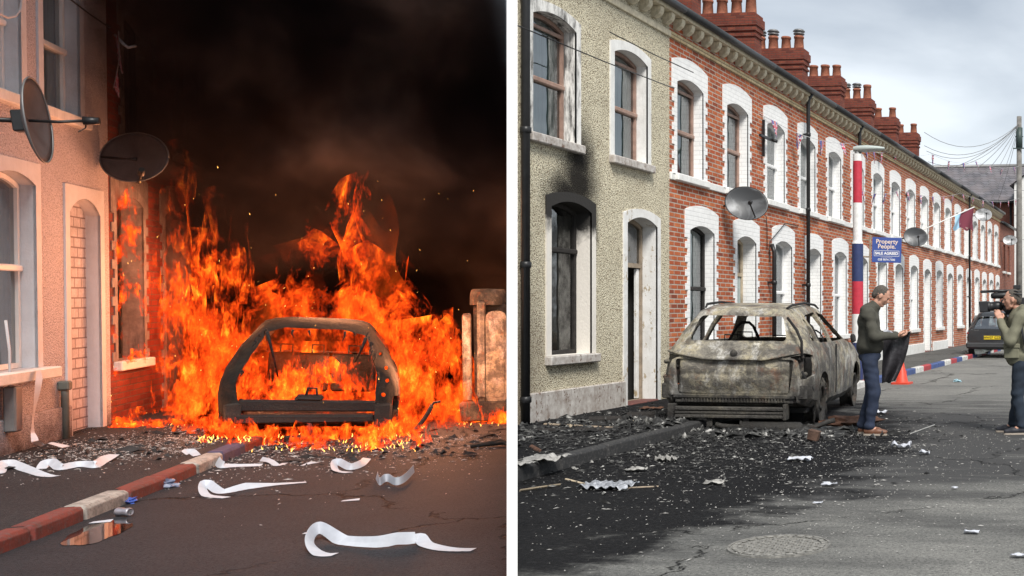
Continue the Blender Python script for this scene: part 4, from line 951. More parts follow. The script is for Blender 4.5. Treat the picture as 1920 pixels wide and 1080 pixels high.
mb = MB(); mb.bev(-.67, .60, -.09, -.02, .245, .295, .012); mb.bev(-.67, .60, -.08, -.02, .205, .24, .008); mb.bev(-.67, .60, -.09, -.02, .155, .20, .012); mb.box(-.66, .59, -.03, .0, .16, .29); mb.bev(.60, .64, -.08, .1, .14, .33, .006)
mb.build('crash_bar', M['alubar'], car)
mb = MB()
mb.bev(-.78, -.68, -.02, .1, .12, .32, .01); mb.build('bar_mount', M['burnt2'], car)
for x in (-.27, .16): mb = MB(); mb.bev(x-.035, x+.035, -.05, -.03, .05, .16, .006); mb.build('tow_bracket', M['burnt2'], car)
mb = MB(); mb.tube([(-.18, -.12, .045), (-.10, -.10, .02), (.10, -.08, .01), (.12, -.08, .01)], [.028, .032, .03, .03], 10); mb.tube([(.10, -.08, .015), (.12, -.08, .015), (.80, -.06, .015), (.84, -.06, .02)], [.03, .068, .068, .035], 14, flat=.8); mb.tube([(.84, -.06, .02), (.98, -.05, .02), (1.12, .0, .08), (1.2, .02, .10)], .03, 10); mb.tube([(.1, -.08, -.05), (.11, -.08, .085)], .014, 6)
ex = mb.build('exhaust', M['rustpipe'], car); ex.location.z = .045
# burnt-out light bays with brackets, bolts and wiring
for s in (-1, 1):
    mb = MB(); mb.bev(s*.60, s*.80, .10, .16, .56, .94, .02, jit=.01); mb.bev(s*.70, s*.86, .02, .06, .38, .56, .015, jit=.006)
    for k in range(9):
        x, z = s*random.uniform(.66, .84), random.uniform(.40, .9); q = random.uniform(.012, .03); mb.lathe([(0, .03), (q*.5, .03), (q*.5, .02), (q, .018), (q, 0)], (x, .05 if z < .56 else .1, z), 10, Matrix.Rotation(rad(90), 4, 'X'))
    mb.build('light_bay', M['burnt2'], car)
    mb = MB(); mb.tube([(s*.50, .55, 1.475), (s*.53, .72, 1.515), (s*.545, 1.4, 1.545), (s*.545, 2.1, 1.525), (s*.54, 2.4, 1.475)], [.012, .016, .016, .016, .012], 8); mb.build('roof_rail', M['char'], car)
mb = MB(); mb.tube([(.57, .26, 1.36), (.70, .15, 1.22), (.78, .075, 1.08), (.79, .05, .90)], [.016, .018, .018, .014], 7); mb.build('gas_strut', M['char'], car)
mb = MB(); mb.tube([(.80, .02, .72), (.84, .12, .60), (.885, .24, .50), (.89, .3, .46)], [.014, .02, .02, .015], 7, flat=.5); mb.build('bumper_edge', M['char'], car)
for s, y in ((1, .86), (-1, .86), (1, 3.52), (-1, 3.52)):
    rim(car, (s*.80, y, .255), .255, M['burnt2'], side=s)
mb = MB()
for k in range(46):
    a = random.uniform(-.6, 3.7); p = Vector((.83+random.uniform(-.05, .06), .86+.30*math.cos(a), .30+.30*math.sin(a))); q = p+Vector((random.uniform(-.02, .04), random.uniform(-.1, .1), -random.uniform(.08, .28))); mb.tube([p, (p+q)/2+Vector((.02, 0, 0)), q], .006, 4)
mb.build('melted_wire_strands', M['burnt2'], car); 
mb = MB()   # burnt seat frames seen through the rear opening
for x in (-.38, .42):
    P = [(x-.24, 1.9, .5), (x-.22, 1.98, 1.0), (x-.11, 2.02, 1.22), (x-.05, 2.03, 1.27), (x+.05, 2.03, 1.27), (x+.11, 2.02, 1.22), (x+.22, 1.98, 1.0), (x+.24, 1.9, .5)]
    mb.tube(P, .020, 8); mb.tube([(x-.2, 1.98, .95), (x+.2, 1.98, .95)], .012, 6); mb.tube([(x-.1, 2.0, 1.06), (x-.1, 2.0, 1.14), (x+.1, 2.0, 1.14), (x+.1, 2.0, 1.06)], .008, 6)
mb.build('front_seat_frame', M['char'], car)
mb = MB(); mb.bev(-.62, -.02, 1.12, 1.16, .45, 1.0, .03, jit=.004); mb.bev(.0, .62, 1.12, 1.16, .45, 1.0, .03, jit=.004)
for x in (-.32, .30): mb.tube([(x-.1, 1.13, 1.0), (x-.1, 1.13, 1.12), (x+.1, 1.13, 1.12), (x+.1, 1.13, 1.0)], .009, 6)
mb.build('rear_seat_frame', M['char'], car)
mb = MB(); mb.tube([(.40+.17*math.cos(a*PI/8), 2.65+.05*math.sin(a*PI/8), 1.0+.17*math.sin(a*PI/8)) for a in range(17)], .012, 6); mb.build('steering_wheel', M['char'], car)
mb = MB(); mb.box(-.8, .8, .3, 3.4, .20, .26); mb.tube([(-.75, .86, .22), (.75, .86, .22)], .04, 8); mb.tube([(-.75, 3.52, .22), (.75, 3.52, .22)], .04, 8); mb.bev(-.5, .5, 3.4, 4.0, .3, .75, .05, jit=.03); mb.build('underbody', M['char'], car)
mb = MB(); mb.bev(.905, .925, 1.7, 1.74, .35, 1.0, .004); mb.bev(.90, .95, 3.0, 3.2, .98, 1.1, .03, jit=.012); mb.build('door_seam_and_mirror_stub', M['char'], car).name = 'mirror_stub'
# ---- burning hatchback shell in the left street
TABL = [(0, .34, .62, .66, .74, .72, .6), (.06, .31, .82, .90, .82, .78, .62), (.18, .29, .88, 1.12, .86, .81, .60), (.32, .27, .90, 1.32, .87, .82, .555), (.45, .26, .91, 1.40, .88, .83, .55), (.7, .25, .92, 1.435, .885, .835, .56), (1.5, .25, .92, 1.45, .885, .84, .57), (2.2, .25, .92, 1.40, .885, .84, .57), (2.6, .25, .91, 1.28, .885, .83, .58), (3.1, .26, .90, .98, .88, .81, .6), (3.5, .28, .84, .9, .87, .78, .6), (3.9, .34, .6, .7, .74, .66, .5)]
cp = at(FL, 577, 826, z=0); CL_ = (cp.x, cp.y, -.09); HL = rad(8)
carL = thing('burning_car', FL, CL_, HL, 'charred hatchback shell engulfed in orange flames with its whole tailgate burnt away', 'car', rot=Matrix.Rotation(HL, 4, 'Z') @ Matrix.Rotation(rad(3.2), 4, 'Y'))
outer = loft(TABL, 44); inner = loft(TABL, 28, .05)
gate = prism(rpoly([(-.68, .52), (.62, .52), (.63, .80), (.57, 1.04), (.50, 1.29), (.28, 1.345), (-.28, 1.345), (-.47, 1.29), (-.61, .98), (-.69, .75)], .05), 'y', -.6, .62)
lowb = prism(rpoly([(-.62, .30), (.62, .30), (.64, .42), (-.64, .42)], .02), 'y', -.6, .1)
ws = [prism(rpoly([(.72, .97), (1.5, .95), (1.48, 1.33), (.80, 1.30)], .04), 'x', -2, 2), prism(rpoly([(1.6, .95), (2.7, .95), (2.3, 1.28), (1.58, 1.33)], .04), 'x', -2, 2), prism(rpoly([(-.66, .95), (.66, .95), (.5, 1.3), (-.5, 1.3)], .04), 'y', 2.3, 3.9)]
ar = [prism(circle(.72, .30, .36), 'x', -2, 2), prism(circle(3.1, .30, .36), 'x', -2, 2)]
holes = [prism(circle(x, z, .022, 10), 'y', -.5, .5) for x, z in ((.70, .62), (.74, .78), (.72, .92), (.66, 1.08))]+[prism(rpoly([(.04, .42), (.16, .42), (.18, .60), (.05, .60)], .02), 'x', .7, 2)]
M['burnL'] = burnt_mat('charred_shell_metal', .06, .30, .10, (.5, .2))
carve(outer, [inner, gate, lowb]+ws+ar+holes, 'body', M['burnL'], carL, disp=lambda v: dent(.016, 5)(v)+dent(.008, 16)(v))
for k in range(26):                                          # melted trim hanging along the edges of the tailgate opening
    f_ = random.random(); e_ = random.choice(((-.72, .6, -.60, 1.1), (.66, .6, .60, 1.1), (-.5, 1.33, .5, 1.33), (-.58, 1.1, -.5, 1.33), (.58, 1.1, .52, 1.33)))
    p = Vector((e_[0]+(e_[2]-e_[0])*f_, .02+.25*max(0, (e_[1]+(e_[3]-e_[1])*f_)-.9), e_[1]+(e_[3]-e_[1])*f_)); q = p+Vector((random.uniform(-.03, .03), random.uniform(-.02, .03), -random.uniform(.03, .12))); mb = MB(); mb.tube([p, (p+q)/2+Vector((random.uniform(-.02, .02), 0, 0)), q], [.014, .009, .003], 5); mb.build('melted_trim', M['char'], carL)
mb = MB(); mb.bev(-.14, .12, -.02, .06, .53, .60, .02, jit=.015); mb.tube([(-.05, .02, .58), (-.03, .02, .68), (.05, .02, .68), (.06, .02, .58)], .014, 6); mb.build('tailgate_latch', M['char'], carL)
mb = MB(); mb.bev(-.66, .64, -.02, .06, .42, .54, .02, jit=.01); mb.bev(-.70, .62, -.04, .03, .28, .38, .02, jit=.01); mb.build('bumper_beam', M['char'], carL)
M['palesc'] = burnt_mat('pale_scorched_metal', .35, .1, .5, (3, 2))
for xa_, xb_, za_ in ((-.78, -.62, .30), (.62, .80, .24)): mb = MB(); mb.bev(xa_, xb_, -.03, .02, za_, .51, .02, jit=.011); mb.build('bumper_corner', M['palesc'], carL)
mb = MB(); mb.tube([(0, .0, .3), (.02, -.02, .13)], .03, 8); mb.build('tow_bracket', M['char'], carL); mb = MB(); mb.bev(-.22, .26, -.05, .1, .10, .15, .02, jit=.01); mb.build('axle_plate', M['char'], carL)
mb = MB(); mb.tube([(-.46, .3, 1.30), (-.40, .35, 1.05), (-.34, .40, .78)], [.02, .012, .008], 6); mb.build('tailgate_strut', M['char'], carL); mb = MB(); mb.tube([(.50, .3, 1.26), (.46, .34, 1.12), (.40, .4, .96)], [.02, .012, .008], 6); mb.build('tailgate_strut', M['char'], carL)
mb = MB(); mb.bev(-.50, .12, 1.25, 1.30, .55, 1.02, .03, jit=.006); mb.bev(.15, .62, 1.25, 1.30, .55, 1.02, .03, jit=.006)
for x in (-.32, .0, .38): mb.tube([(x-.06, 1.26, 1.02), (x-.06, 1.26, 1.12), (x+.06, 1.26, 1.12), (x+.06, 1.26, 1.02)], .010, 6)
mb.build('rear_seat_frame', burnt_mat('scorched_seat_frame', .8, .1, 1., (3, 2)), carL)
for s, y in ((1, .72), (-1, .72), (1, 3.1), (-1, 3.1)): rim(carL, (s*.78, y, .25), .25, M['char'], side=s)
mb = MB(); mb.box(-.78, .78, .25, 3.1, .22, .30); mb.build('underbody', M['char'], carL)
# ---- dark parked car far along the grey street
M['carpaint'] = G('dark_grey_car_paint').surf((.035, .038, .042), .25, .3, None, .5, **{'Coat Weight': .6})
M['plateY'] = plain('yellow_plate', (.75, .55, .03), .4, var=.03); M['ink'] = plain('plate_ink', (.01, .01, .01), .5, var=0.)
M['redlens'] = plain('red_lens', (.25, .02, .02), .2, var=.1)
TABP = [(0, .32, .70, .76, .72, .70, .60), (.05, .28, .86, .93, .78, .76, .63), (.2, .26, .90, 1.14, .82, .79, .60), (.38, .25, .92, 1.38, .835, .80, .545), (.6, .24, .93, 1.44, .84, .80, .55), (1.4, .24, .93, 1.47, .84, .80, .56), (2.1, .24, .92, 1.42, .84, .80, .56), (2.6, .25, .90, 1.2, .84, .79, .58), (3.0, .26, .88, .96, .83, .77, .6), (3.4, .28, .78, .85, .8, .72, .55), (3.6, .34, .55, .62, .7, .62, .5)]
pc = A3(1858, 672, 32.5); park = thing('parked_car', FR, (-5.0, 32.6, 0), rad(-1), 'small dark grey hatchback parked by the kerb behind the cameraman', 'car')
carve(loft(TABP, 40), [loft(TABP, 26, .03), prism(rpoly([(-.60, .90), (.60, .90), (.47, 1.28), (-.47, 1.28)], .08), 'y', -.6, .5), prism(rpoly([(.52, .98), (.95, .96), (.93, 1.30), (.62, 1.30)], .05), 'x', -2, 2), prism(rpoly([(1.02, .96), (2.3, .96), (1.9, 1.32), (1.0, 1.34)], .05), 'x', -2, 2), prism(rpoly([(-.62, .93), (.62, .93), (.48, 1.3), (-.48, 1.3)], .05), 'y', 1.9, 3.5), prism(circle(.62, .30, .33), 'x', -2, 2), prism(circle(2.95, .30, .33), 'x', -2, 2)], 'body', M['carpaint'], park)
mb = MB(); mb.grid(lambda u, v: ((u-.5)*2*(.60-.12*v), .075+.30*v-.02*math.sin(PI*u), .905+.37*v), 12, 8); mb.build('rear_window', M['glass_dark'], park, fix=False)
for s in (-1, 1):
    mb = MB(); mb.bev(s*.60, s*.80, .03, .14, .74, .80, .02); mb.build('tail_light', M['redlens'], park)
    mb = MB(); mb.add([(s*.80, .55, .97), (s*.80, 2.3, .96), (s*.66, 1.9, 1.33), (s*.66, .65, 1.31)], [(0, 1, 2, 3)]); mb.build('side_window', M['glass_dark'], park, fix=False)
for s, y in ((1, .62), (-1, .62), (1, 2.95), (-1, 2.95)): rim(park, (s*.73, y, .28), .19, M['lead'], tyre=(.285, .17), side=s)
mb = MB(); mb.bev(-.82, .82, -.03, .1, .30, .50, .05); bp = mb.build('bumper', plain('grey_plastic_bumper', (.045, .047, .05), .6), park)
mb = MB(); mb.bev(-.26, .26, -.012, .0, .58, .69, .004); pl = mb.build('number_plate', M['plateY'], park); pl.location.y = -.005
text('registration', 'HW07 GZS', .105, (0, -.0145, .634), M['ink'], pl, sx=1.0, bold=.002)
text('lettering', 'Diesel', .06, (-.5, .02, .86), M['lead'], park)
# ================================================================ BURNING STREET: houses
M['castL'] = roughcast('pale_roughcast', (.78, .74, .78), (.68, .64, .68), (.46, .43, .46), low_dirt=.75)
M['smoothL'] = white_dirty('pale_grey_smooth_render', (.60, .62, .66), (.30, .28, .28), .3, 5)
M['brickW'] = brick_mat('white_painted_blocks', (.60, .58, .62), (.56, .55, .60), (.50, .48, .52), (.22, .19, .20), bw=.19, rh=.115, mort=.010)
XL = -5.0
def Ls(o): o.update(surr='rect', surrm=M['smoothL']); return o
kk = dict(frame=M['upvc'])
hl = house(FL, XL, 11.6, 16.15, 'rendered_house', 'pale rendered house at the left edge lit pink by the fire, with a blocked doorway', 'house',
      [Ls(W_(13.41, True, d=.115, curtain=M['blind'], **kk)), Ls(W_(14.86, True, d=.115, w=.92, curtain=M['blind'], vent=0, **kk)),
       Ls(W_(13.70, d=.115, frame=M['upvc'], curtain=M['singed'], glass=M['glass_dark'], cstyle='side', zt=1.92, sillw=.16, sillx=.14)), 
       Ls(dict(k='b', c=15.42, z0=.10, w=.84, zs=2.56, rise=.17, d=.12, fill=M['brickW']))],
      M['castL'], M['smoothL'], clip=CLL, string=False, plinth=(.44, M['castL'], [(11.7, 14.95)]), roofz=(6.12, 8.2), corb=12)
mb = MB(); mb.bev(-.125, -.085, 15.0-13.875+.02, 15.0-13.875+.28, .10, 2.55, .01); mb.build('smooth_door_jamb', M['smoothL'], hl)
yl = [16.15, 20.1, 24.05, 28.0]
BL = M['brick_burn']
for i, lab in enumerate(('burning brick house with flames in its ground window beside the pale house', 'brick house half lost in flames and smoke, second from the pale house', 'brick house fully hidden in black smoke beyond the burning shell')):
    y0, y1 = yl[i], yl[i+1]
    ops = [W_(y0+1.0, True, frame=M['charframe'], curtain=M['singed'], glass=M['glass_dark']), W_(y0+2.9, True, frame=M['charframe'], glass=M['glass_dark']),
           W_(y0+.66, w=.90, frame=M['charframe'], glass=M['glass_dark'], cstyle='none', d=.22, z0=.84), D_(y0+2.4, frame=M['charframe'], doorm=M['charframe'])]
    house(FL, XL, y0+.004, y1, 'brick_house', lab, 'house', ops, BL, white_dirty('scorched_white_surround', (.42, .36, .34), (.05, .04, .04), .9, 5), None, clip=CLL, string=False, cornice=(i == 0))
# dishes of the burning street
pA = at(FL, 60, 226, y=11.75); pB = at(FL, 255, 297, y=15.9)
M['dishL'] = plain('dull_dark_dish', (.10, .085, .085), .7, var=.4, scale=3)
def L_dish(c, w, h, n, lab, arm):
    t = thing('satellite_dish', FL, c, 0, lab, 'satellite dish', None, rot=Vector(n).normalized().to_track_quat('Z', 'Y').to_matrix().to_4x4())
    mb = MB(); ra, rb = w/2, h/2; N = 40; prof = [(0, 0), (.3, .006), (.6, .024), (.85, .05), (1, .07)]; vs = []
    for off in (0, -.01):
        for q, z in prof:
            for j in range(N): a = 2*PI*j/N; vs.append((q*ra*math.cos(a), q*rb*math.sin(a), z+off-.03))
    k = len(prof); fs = []
    for s_ in (0, 1):
        for i in range(k-1):
            for j in range(N): f = (s_*k*N+i*N+j, s_*k*N+i*N+(j+1) % N, s_*k*N+(i+1)*N+(j+1) % N, s_*k*N+(i+1)*N+j); fs.append(f if s_ == 0 else f[::-1])
    for j in range(N): a0, a1 = (k-1)*N+j, (k-1)*N+(j+1) % N; fs.append((a0, a1, k*N+a1, k*N+a0))
    mb.add(vs, fs, True); mb.build('dish', M['dishL'], t, fix=False)
    rm = MB(); rm.tube([(ra*math.cos(2*PI*j/N), rb*math.sin(2*PI*j/N), .04) for j in range(N+1)], .007, 6); rm.build('rim', M['lead'], t)
    inv = t.matrix_world.inverted() @ FL; wp = inv @ Vector((XL, c[1]+.02, c[2]))
    am = MB(); am.tube([(0, 0, -.03), wp*.3+Vector((0, 0, -.05)), wp], .022, 7); am.bev(-.06, .06, -.09, .09, -.12, -.03, .01); am.build('wall_bracket', M['black'], t)
    am = MB(); A_, B_ = arm; am.tube([A_, (Vector(A_)+Vector(B_))*.5+Vector((0, -.01, 0)), B_], .013, 7); b = Vector(B_); am.tube([b-(b-Vector(A_)).normalized()*.02, b+(b-Vector(A_)).normalized()*.09], [.038, .03], 9); am.tube([b, b+Vector((.02, -.06, -.02)), b+Vector((-.06, -.10, -.05))], .006, 5); am.build('feed_arm', M['black'], t)
L_dish(pA, .60, .72, (1, .05, .12), 'dark satellite dish seen almost edge-on on the pale house', ((0, .0, -.02), (.0, -.02, .36)))
L_dish(pB, .68, .62, (-.12, -1, .28), 'round dark satellite dish seen face-on above the burning window', ((.05, -.30, -.03), (.16, -.26, .20)))
# small fittings
t = thing('meter_box', FL, (XL+.03, 13.43, .1), 0, 'grey meter box and cable at the foot of the pale house', 'meter box'); mb = MB(); mb.bev(0, .10, -.06, .09, .22, .66, .015); mb.build('cover', M['lead'], t); mb = MB(); mb.tube([(.03, .02, .66), (.03, .02, 1.0), (.03, -.05, 1.3)], .012, 6); mb.build('cable', M['smoothL'], t)
t = thing('gully_pipe', FL, (XL+.05, 14.72, .10), 0, 'short grey-green waste pipe beside the blocked doorway', 'pipe'); mb = MB(); mb.tube([(0, 0, 0), (0, 0, .52), (0, .0, .58)], .035, 10); mb.build('pipe', plain('grey_green_pipe', (.16, .19, .18), .6), t); mb = MB(); mb.bev(-.05, .05, -.055, .055, .52, .62, .015); mb.build('hopper', plain('grey_green_hopper', (.12, .15, .14), .6), t)
p = at(FL, 128, -4, x=XL+.15); q = at(FL, 206, 52, x=XL+.1); mb = MB(); mb.tube([(0, 0, 0), (q-p)*.5-Vector((0, 0, .01)), q-p], .009, 5); o = mb.build('cable', M['black']); put(o, FL, p); tag(o, 'black cable crossing the top of the pale house', 'cable')
p = at(FL, 0, 26, x=XL+.1); mb = MB(); P = [at(FL, a, b, x=XL+.1)-p for a, b in ((-6, 20), (0, 26), (14, 33), (28, 30), (38, 18), (40, 0), (38, -20))]; mb.tube(P, .012, 6); o = mb.build('cable', M['smoothL']); put(o, FL, p); tag(o, 'pale looped cable on the upper left window of the pale house', 'cable')
BS = [plain('singed_bunting_red', (.50, .05, .07), .8), plain('singed_bunting_pale', (.5, .35, .35), .8), plain('singed_bunting_dark', (.25, .05, .08), .8), plain('singed_cord', (.3, .22, .2), .8)]
bunting(FL, [at(FL, 222, 58, x=-4.75), at(FL, 224, 110, x=-4.7), at(FL, 213, 165, x=-4.75)], 3, .20, 'singed red bunting hanging loose off the corner of the burning brick house', BS)
p = at(FL, 222, 70, x=-4.8); t = thing('wall_hook', FL, p, 0, 'bent pale metal hook on the corner of the burning house', 'hook'); mb = MB(); P = [at(FL, a, b, x=-4.8+c)-p for a, b, c in ((216, 66, -.15), (222, 72, 0), (232, 83, .1), (240, 89, .14), (254, 86, .18))]; mb.tube(P, .016, 7); mb.build('hook', M['smoothL'], t)
# puddle
mb = MB(); c0 = at(FL, 185, 998, z=0); n = 40; vs = []
for j in range(n):
    a = 2*PI*j/n; r_ = 1+.25*mnoise.noise(Vector((math.cos(a)*2, math.sin(a)*2, 3))); vs.append((.20*math.cos(a)*r_*.75, .45*math.sin(a)*r_, 0))
mb.add(vs, [tuple(range(n))]); g = G('puddle_water'); o = mb.build('puddle', g.surf((.01, .01, .011), .03, 0, None, .6), fix=False); put(o, FL, (c0.x, c0.y, .004), rad(4)); tag(o, kind='structure')
# ---- paper strips
g = G('white_paper_strip'); n_ = g.noise(9, 4); M['paper'] = g.surf(g.mix(g.ramp(n_, [(.4, 0), (.7, .35)]), (.50, .52, .57), (.30, .30, .34)), .6, 0, g.bump(g.noise(14, 3), .3, .01))
def ribbon(fr, pix, label, w=.10, n=60, mat=None, group='white paper strips on the burning street', zs=None, base=0., wds=None):
    """strip of paper: control points (pixel on the ground, height, upright 0..1)"""
    P = []
    for a, b, h, up_ in pix: q = at(fr, a, b, z=base); P.append((Vector((q.x, q.y, base+h)), up_))
    o0 = P[0][0].copy(); o0.z = base; vs = []; k = len(P)-1
    def cat(f):
        i = min(int(f*k), k-1); t_ = f*k-i; p = [P[max(i-1, 0)][0], P[i][0], P[i+1][0], P[min(i+2, k)][0]]
        q = .5*((2*p[1])+(p[2]-p[0])*t_+(2*p[0]-5*p[1]+4*p[2]-p[3])*t_*t_+(-p[0]+3*p[1]-3*p[2]+p[3])*t_**3); return q, P[i][1]*(1-t_)+P[i+1][1]*t_
    for j in range(n+1):
        f = j/n; q, u = cat(f); t0 = (cat(min(1, f+.01))[0]-cat(max(0, f-.01))[0]).normalized(); side = Vector((-t0.y, t0.x, 0)).normalized() if abs(t0.z) < .99 else Vector((1, 0, 0))
        wd = (side*(1-abs(u))+Vector((0, 0, 1))*u).normalized()*w*.62; q = Vector((q.x, q.y, base+(q.z-base)*.5)); up0 = .004+random.uniform(0, .0015)
        a = q-wd*.5*(1-abs(u)); b = a+wd; m_ = (a+b)/2
        for r_ in (a, m_+Vector((0, 0, .001*math.sin(j*1.7))), b): vs.append(Vector((r_.x, r_.y, max(r_.z, base+up0)))-o0)
    mb = MB(); mb.add(vs, [(j*3+c, j*3+c+1, j*3+c+4, j*3+c+3) for j in range(n) for c in (0, 1)], False); o = mb.build('paper_strip', mat or M['paper'], fix=False); o.modifiers.new('s', 'SOLIDIFY').thickness = .0012
    put(o, fr, o0); return tag(o, label, 'paper strip', group)
ribbon(FL, [(628, 1041, 0, 0), (600, 1040, .01, 0), (586, 1024, .06, .6), (600, 1012, .09, .9), (640, 1022, .02, .5), (700, 1028, .01, .8), (745, 1024, .02, 1), (780, 1020, .015, .8), (785, 1018, .05, .3), (800, 1026, .03, .1), (840, 1032, .01, .1), (888, 1032, .004, 0)], 'longest curled white paper strip lying across the front of the dark road', .13, 110)
ribbon(FL, [(425, 934, 0, 0), (388, 930, .01, 0), (386, 918, .07, .6), (415, 926, .02, .3), (465, 918, .02, .6), (520, 910, .01, .2), (574, 905, .0, 0)], 'narrow white strip pointing right on the road below the kerb end', .11)
ribbon(FL, [(655, 887, 0, 0), (632, 884, .02, .2), (632, 875, .06, .6), (655, 882, .03, .6), (680, 876, .04, .6), (690, 866, .07, .2)], 'short curled white strip nearest below the burning car', .11, 40)
ribbon(FL, [(705, 900, .03, .8), (712, 912, .02, 1), (725, 906, .04, .8), (742, 912, .02, 1), (760, 908, .05, .9), (777, 892, .07, .9)], 'crumpled bow-shaped white strip right of the burning car', .11, 50)
ribbon(FL, [(385, 862, .03, .2), (400, 868, .08, .5), (412, 878, .03, .6), (440, 876, .01, .3), (490, 874, .01, .2)], 'white strip trailing off the kerb end onto the road', .12, 50)
ribbon(FL, [(488, 866, .03, .6), (505, 870, .05, .3), (520, 874, .01, .2), (535, 869, 0, 0)], 'small curled white strip just in front of the burning car', .08, 30)
ribbon(FL, [(566, 874, .0, .1), (585, 870, .02, .4), (598, 868, 0, 0)], 'thin white scrap of paper below the middle of the burning car', .05, 20)
ribbon(FL, [(-12, 888, .0, .1), (2, 888, .01, .3), (12, 878, .08, .4), (30, 880, .05, .4), (52, 886, .02, .4), (80, 893, .01, .2), (105, 894, 0, 0)], 'white strip lying on the pavement at the left edge', .12, 50, base=.10)
ribbon(FL, [(78, 880, .0, .1), (92, 876, .07, .5), (112, 882, .02, .5), (150, 876, .02, .5), (180, 878, .03, .6), (200, 868, .05, .5), (216, 860, .08, .1)], 'white strip on the dark pavement under the pale house', .12, 50, base=.10)
ribbon(FL, [(347, 854, .02, .5), (356, 852, .05, .4), (368, 856, .01, .2)], 'white paper scrap lying on the pavement behind the kerb', .10, 20, base=.10)
# strip hanging from the window sill down to the pavement
P = [at(FL, 72, 694, x=XL+.17), at(FL, 70, 720, x=XL+.19), at(FL, 66, 770, x=XL+.2), at(FL, 62, 812, x=XL+.22), at(FL, 63, 828, x=XL+.28), at(FL, 82, 836, z=.14), at(FL, 95, 830, z=.17), at(FL, 122, 838, z=.11)]
mb = MB(); vs = []; o0 = P[0]
for j in range(61):
    f = j/60*7; i = min(int(f), 6); tt = f-i; q = P[i].lerp(P[i+1], tt); w = Vector((0, .10, 0)) if i < 4 else Vector((.0, .13, .0)); vs += [q-o0-w*.5, q-o0+w*.5+Vector((.02*math.sin(f*2), 0, 0))]
mb.add(vs, [(j*2, j*2+1, j*2+3, j*2+2) for j in range(60)], True); o = mb.build('paper_strip', M['paper'], fix=False); put(o, FL, o0); tag(o, 'white strip hanging from the sill of the pale house down to the pavement', 'paper strip', 'white paper strips on the burning street')
for (a, b, lab, w) in ((655, 940, 'tiny white paper slip in the middle of the road', .05), (585, 1001, 'tiny white slip just above the longest strip', .05), (185, 893+88, 'pale flattened scrap in the gutter by the puddle', .07)):
    q = at(FL, a, b, z=0); mb = MB(); mb.add([(-.06, 0, .004), (.07, -.01, .006), (.065, w, .012), (-.05, w*.8, .005)], [(0, 1, 2, 3)]); o = mb.build('paper_scrap', M['paper'], fix=False); put(o, FL, q); tag(o, lab, 'paper scrap')
# crushed can, blue packet, bottle
M['canalu'] = plain('can_aluminium', (.45, .42, .46), .35, .6, var=.3); M['bluebag'] = plain('blue_packet', (.05, .10, .38), .4)
q = at(FL, 232, 968, z=0); t = thing('drink_can', FL, (q.x, q.y, .033), 0, 'dented silver drink can lying in the gutter near the puddle', 'can', rot=Matrix.Rotation(rad(60), 4, 'Z') @ Matrix.Rotation(rad(90), 4, 'X'))
mb = MB(); mb.lathe([(0, -.055), (.024, -.057), (.032, -.048), (.030, -.01), (.027, .01), (.032, .045), (.025, .058), (.023, .055), (0, .054)], n=20); mb.build('body', M['canalu'], t); mb = MB(); mb.bev(-.006, .006, -.012, .01, .055, .058, .001); mb.build('ring_pull', M['lead'], t)
def crumple(name, fr, c, s, mat, lab, cat, n=10, sq=.5, group=None):
    V = []; mb = MB(); bm = bmesh.new(); bmesh.ops.create_icosphere(bm, subdivisions=3, radius=1)
    for v in bm.verts:
        d = 1+.9*mnoise.noise(v.co*1.7+Vector((c[0]*7, c[1]*5, 1)))+.35*mnoise.noise(v.co*5+Vector((c[1]*3, 0, 2))); v.co = Vector((v.co.x*s[0]*d, v.co.y*s[1]*d, max(v.co.z*s[2]*d, -s[2]*.6)+s[2]*.6))
    bm.verts.index_update(); mb.add([v.co.copy() for v in bm.verts], [[v.index for v in f.verts] for f in bm.faces]); bm.free(); o = mb.build(name, mat); put(o, fr, c, random.uniform(0, 3)); return tag(o, lab, cat, group)
q = at(FL, 240, 943, z=0); crumple('packet', FL, (q.x, q.y, 0), (.07, .05, .025), M['bluebag'], 'crumpled bright blue packet lying against the kerb', 'packet')
q = at(FL, 300, 915, z=0); crumple('packet', FL, (q.x, q.y, 0), (.11, .06, .045), plain('grey_blue_wrapper', (.14, .16, .24), .3), 'larger grey-blue wrapper lying against the kerb farther on', 'packet')
# right: scorched cabinet, debris
SC = burnt_mat('scorched_white_enamel', .85, .1, .9, (-1, -2)); SD = burnt_mat('scorched_dark_enamel', .38, .3, .9, (.3, -.2))
cb_ = at(FL, 912, 770, z=0); yC = 15.5; X_ = lambda px, py=700: at(FL, px, py, y=yC)
t = thing('scorched_cabinet', FL, (-.98, yC, 0), 0, 'scorched metal cabinet with domed cap and rounded door panel right of the fire', 'cabinet')
def lx(px): return at(FL, px, 700, y=yC).x+.98
def lz(py): return at(FL, 900, py, y=yC).z
mb = MB(); mb.bev(lx(887), lx(950), .12, .6, lz(755), lz(570), .04, jit=.01); mb.build('carcass', SD, t)
mb = MB(); a, b = lx(878), lx(949); cx = (a+b)/2; w = (b-a)/2
mb.grid(lambda u, v: (cx+w*(1.0-.25*v**3)*math.cos(u*2*PI)*(1-.0*v) if v < 1 else cx, .32+.30*(1.0-.25*v**3)*math.sin(u*2*PI), lz(572)+(lz(541)-lz(572))*math.sin(v*PI/2)), 28, 8, closed_u=True); mb.lathe([(0, lz(541)-.001), (w*.76, lz(541)-.004)], (cx, .32, 0), 24); mb.build('domed_cap', SD, t)
mb = MB(); mb.bev(lx(867), lx(884), .0, .10, lz(752), lz(588), .02, jit=.006); mb.build('side_post', SC, t)
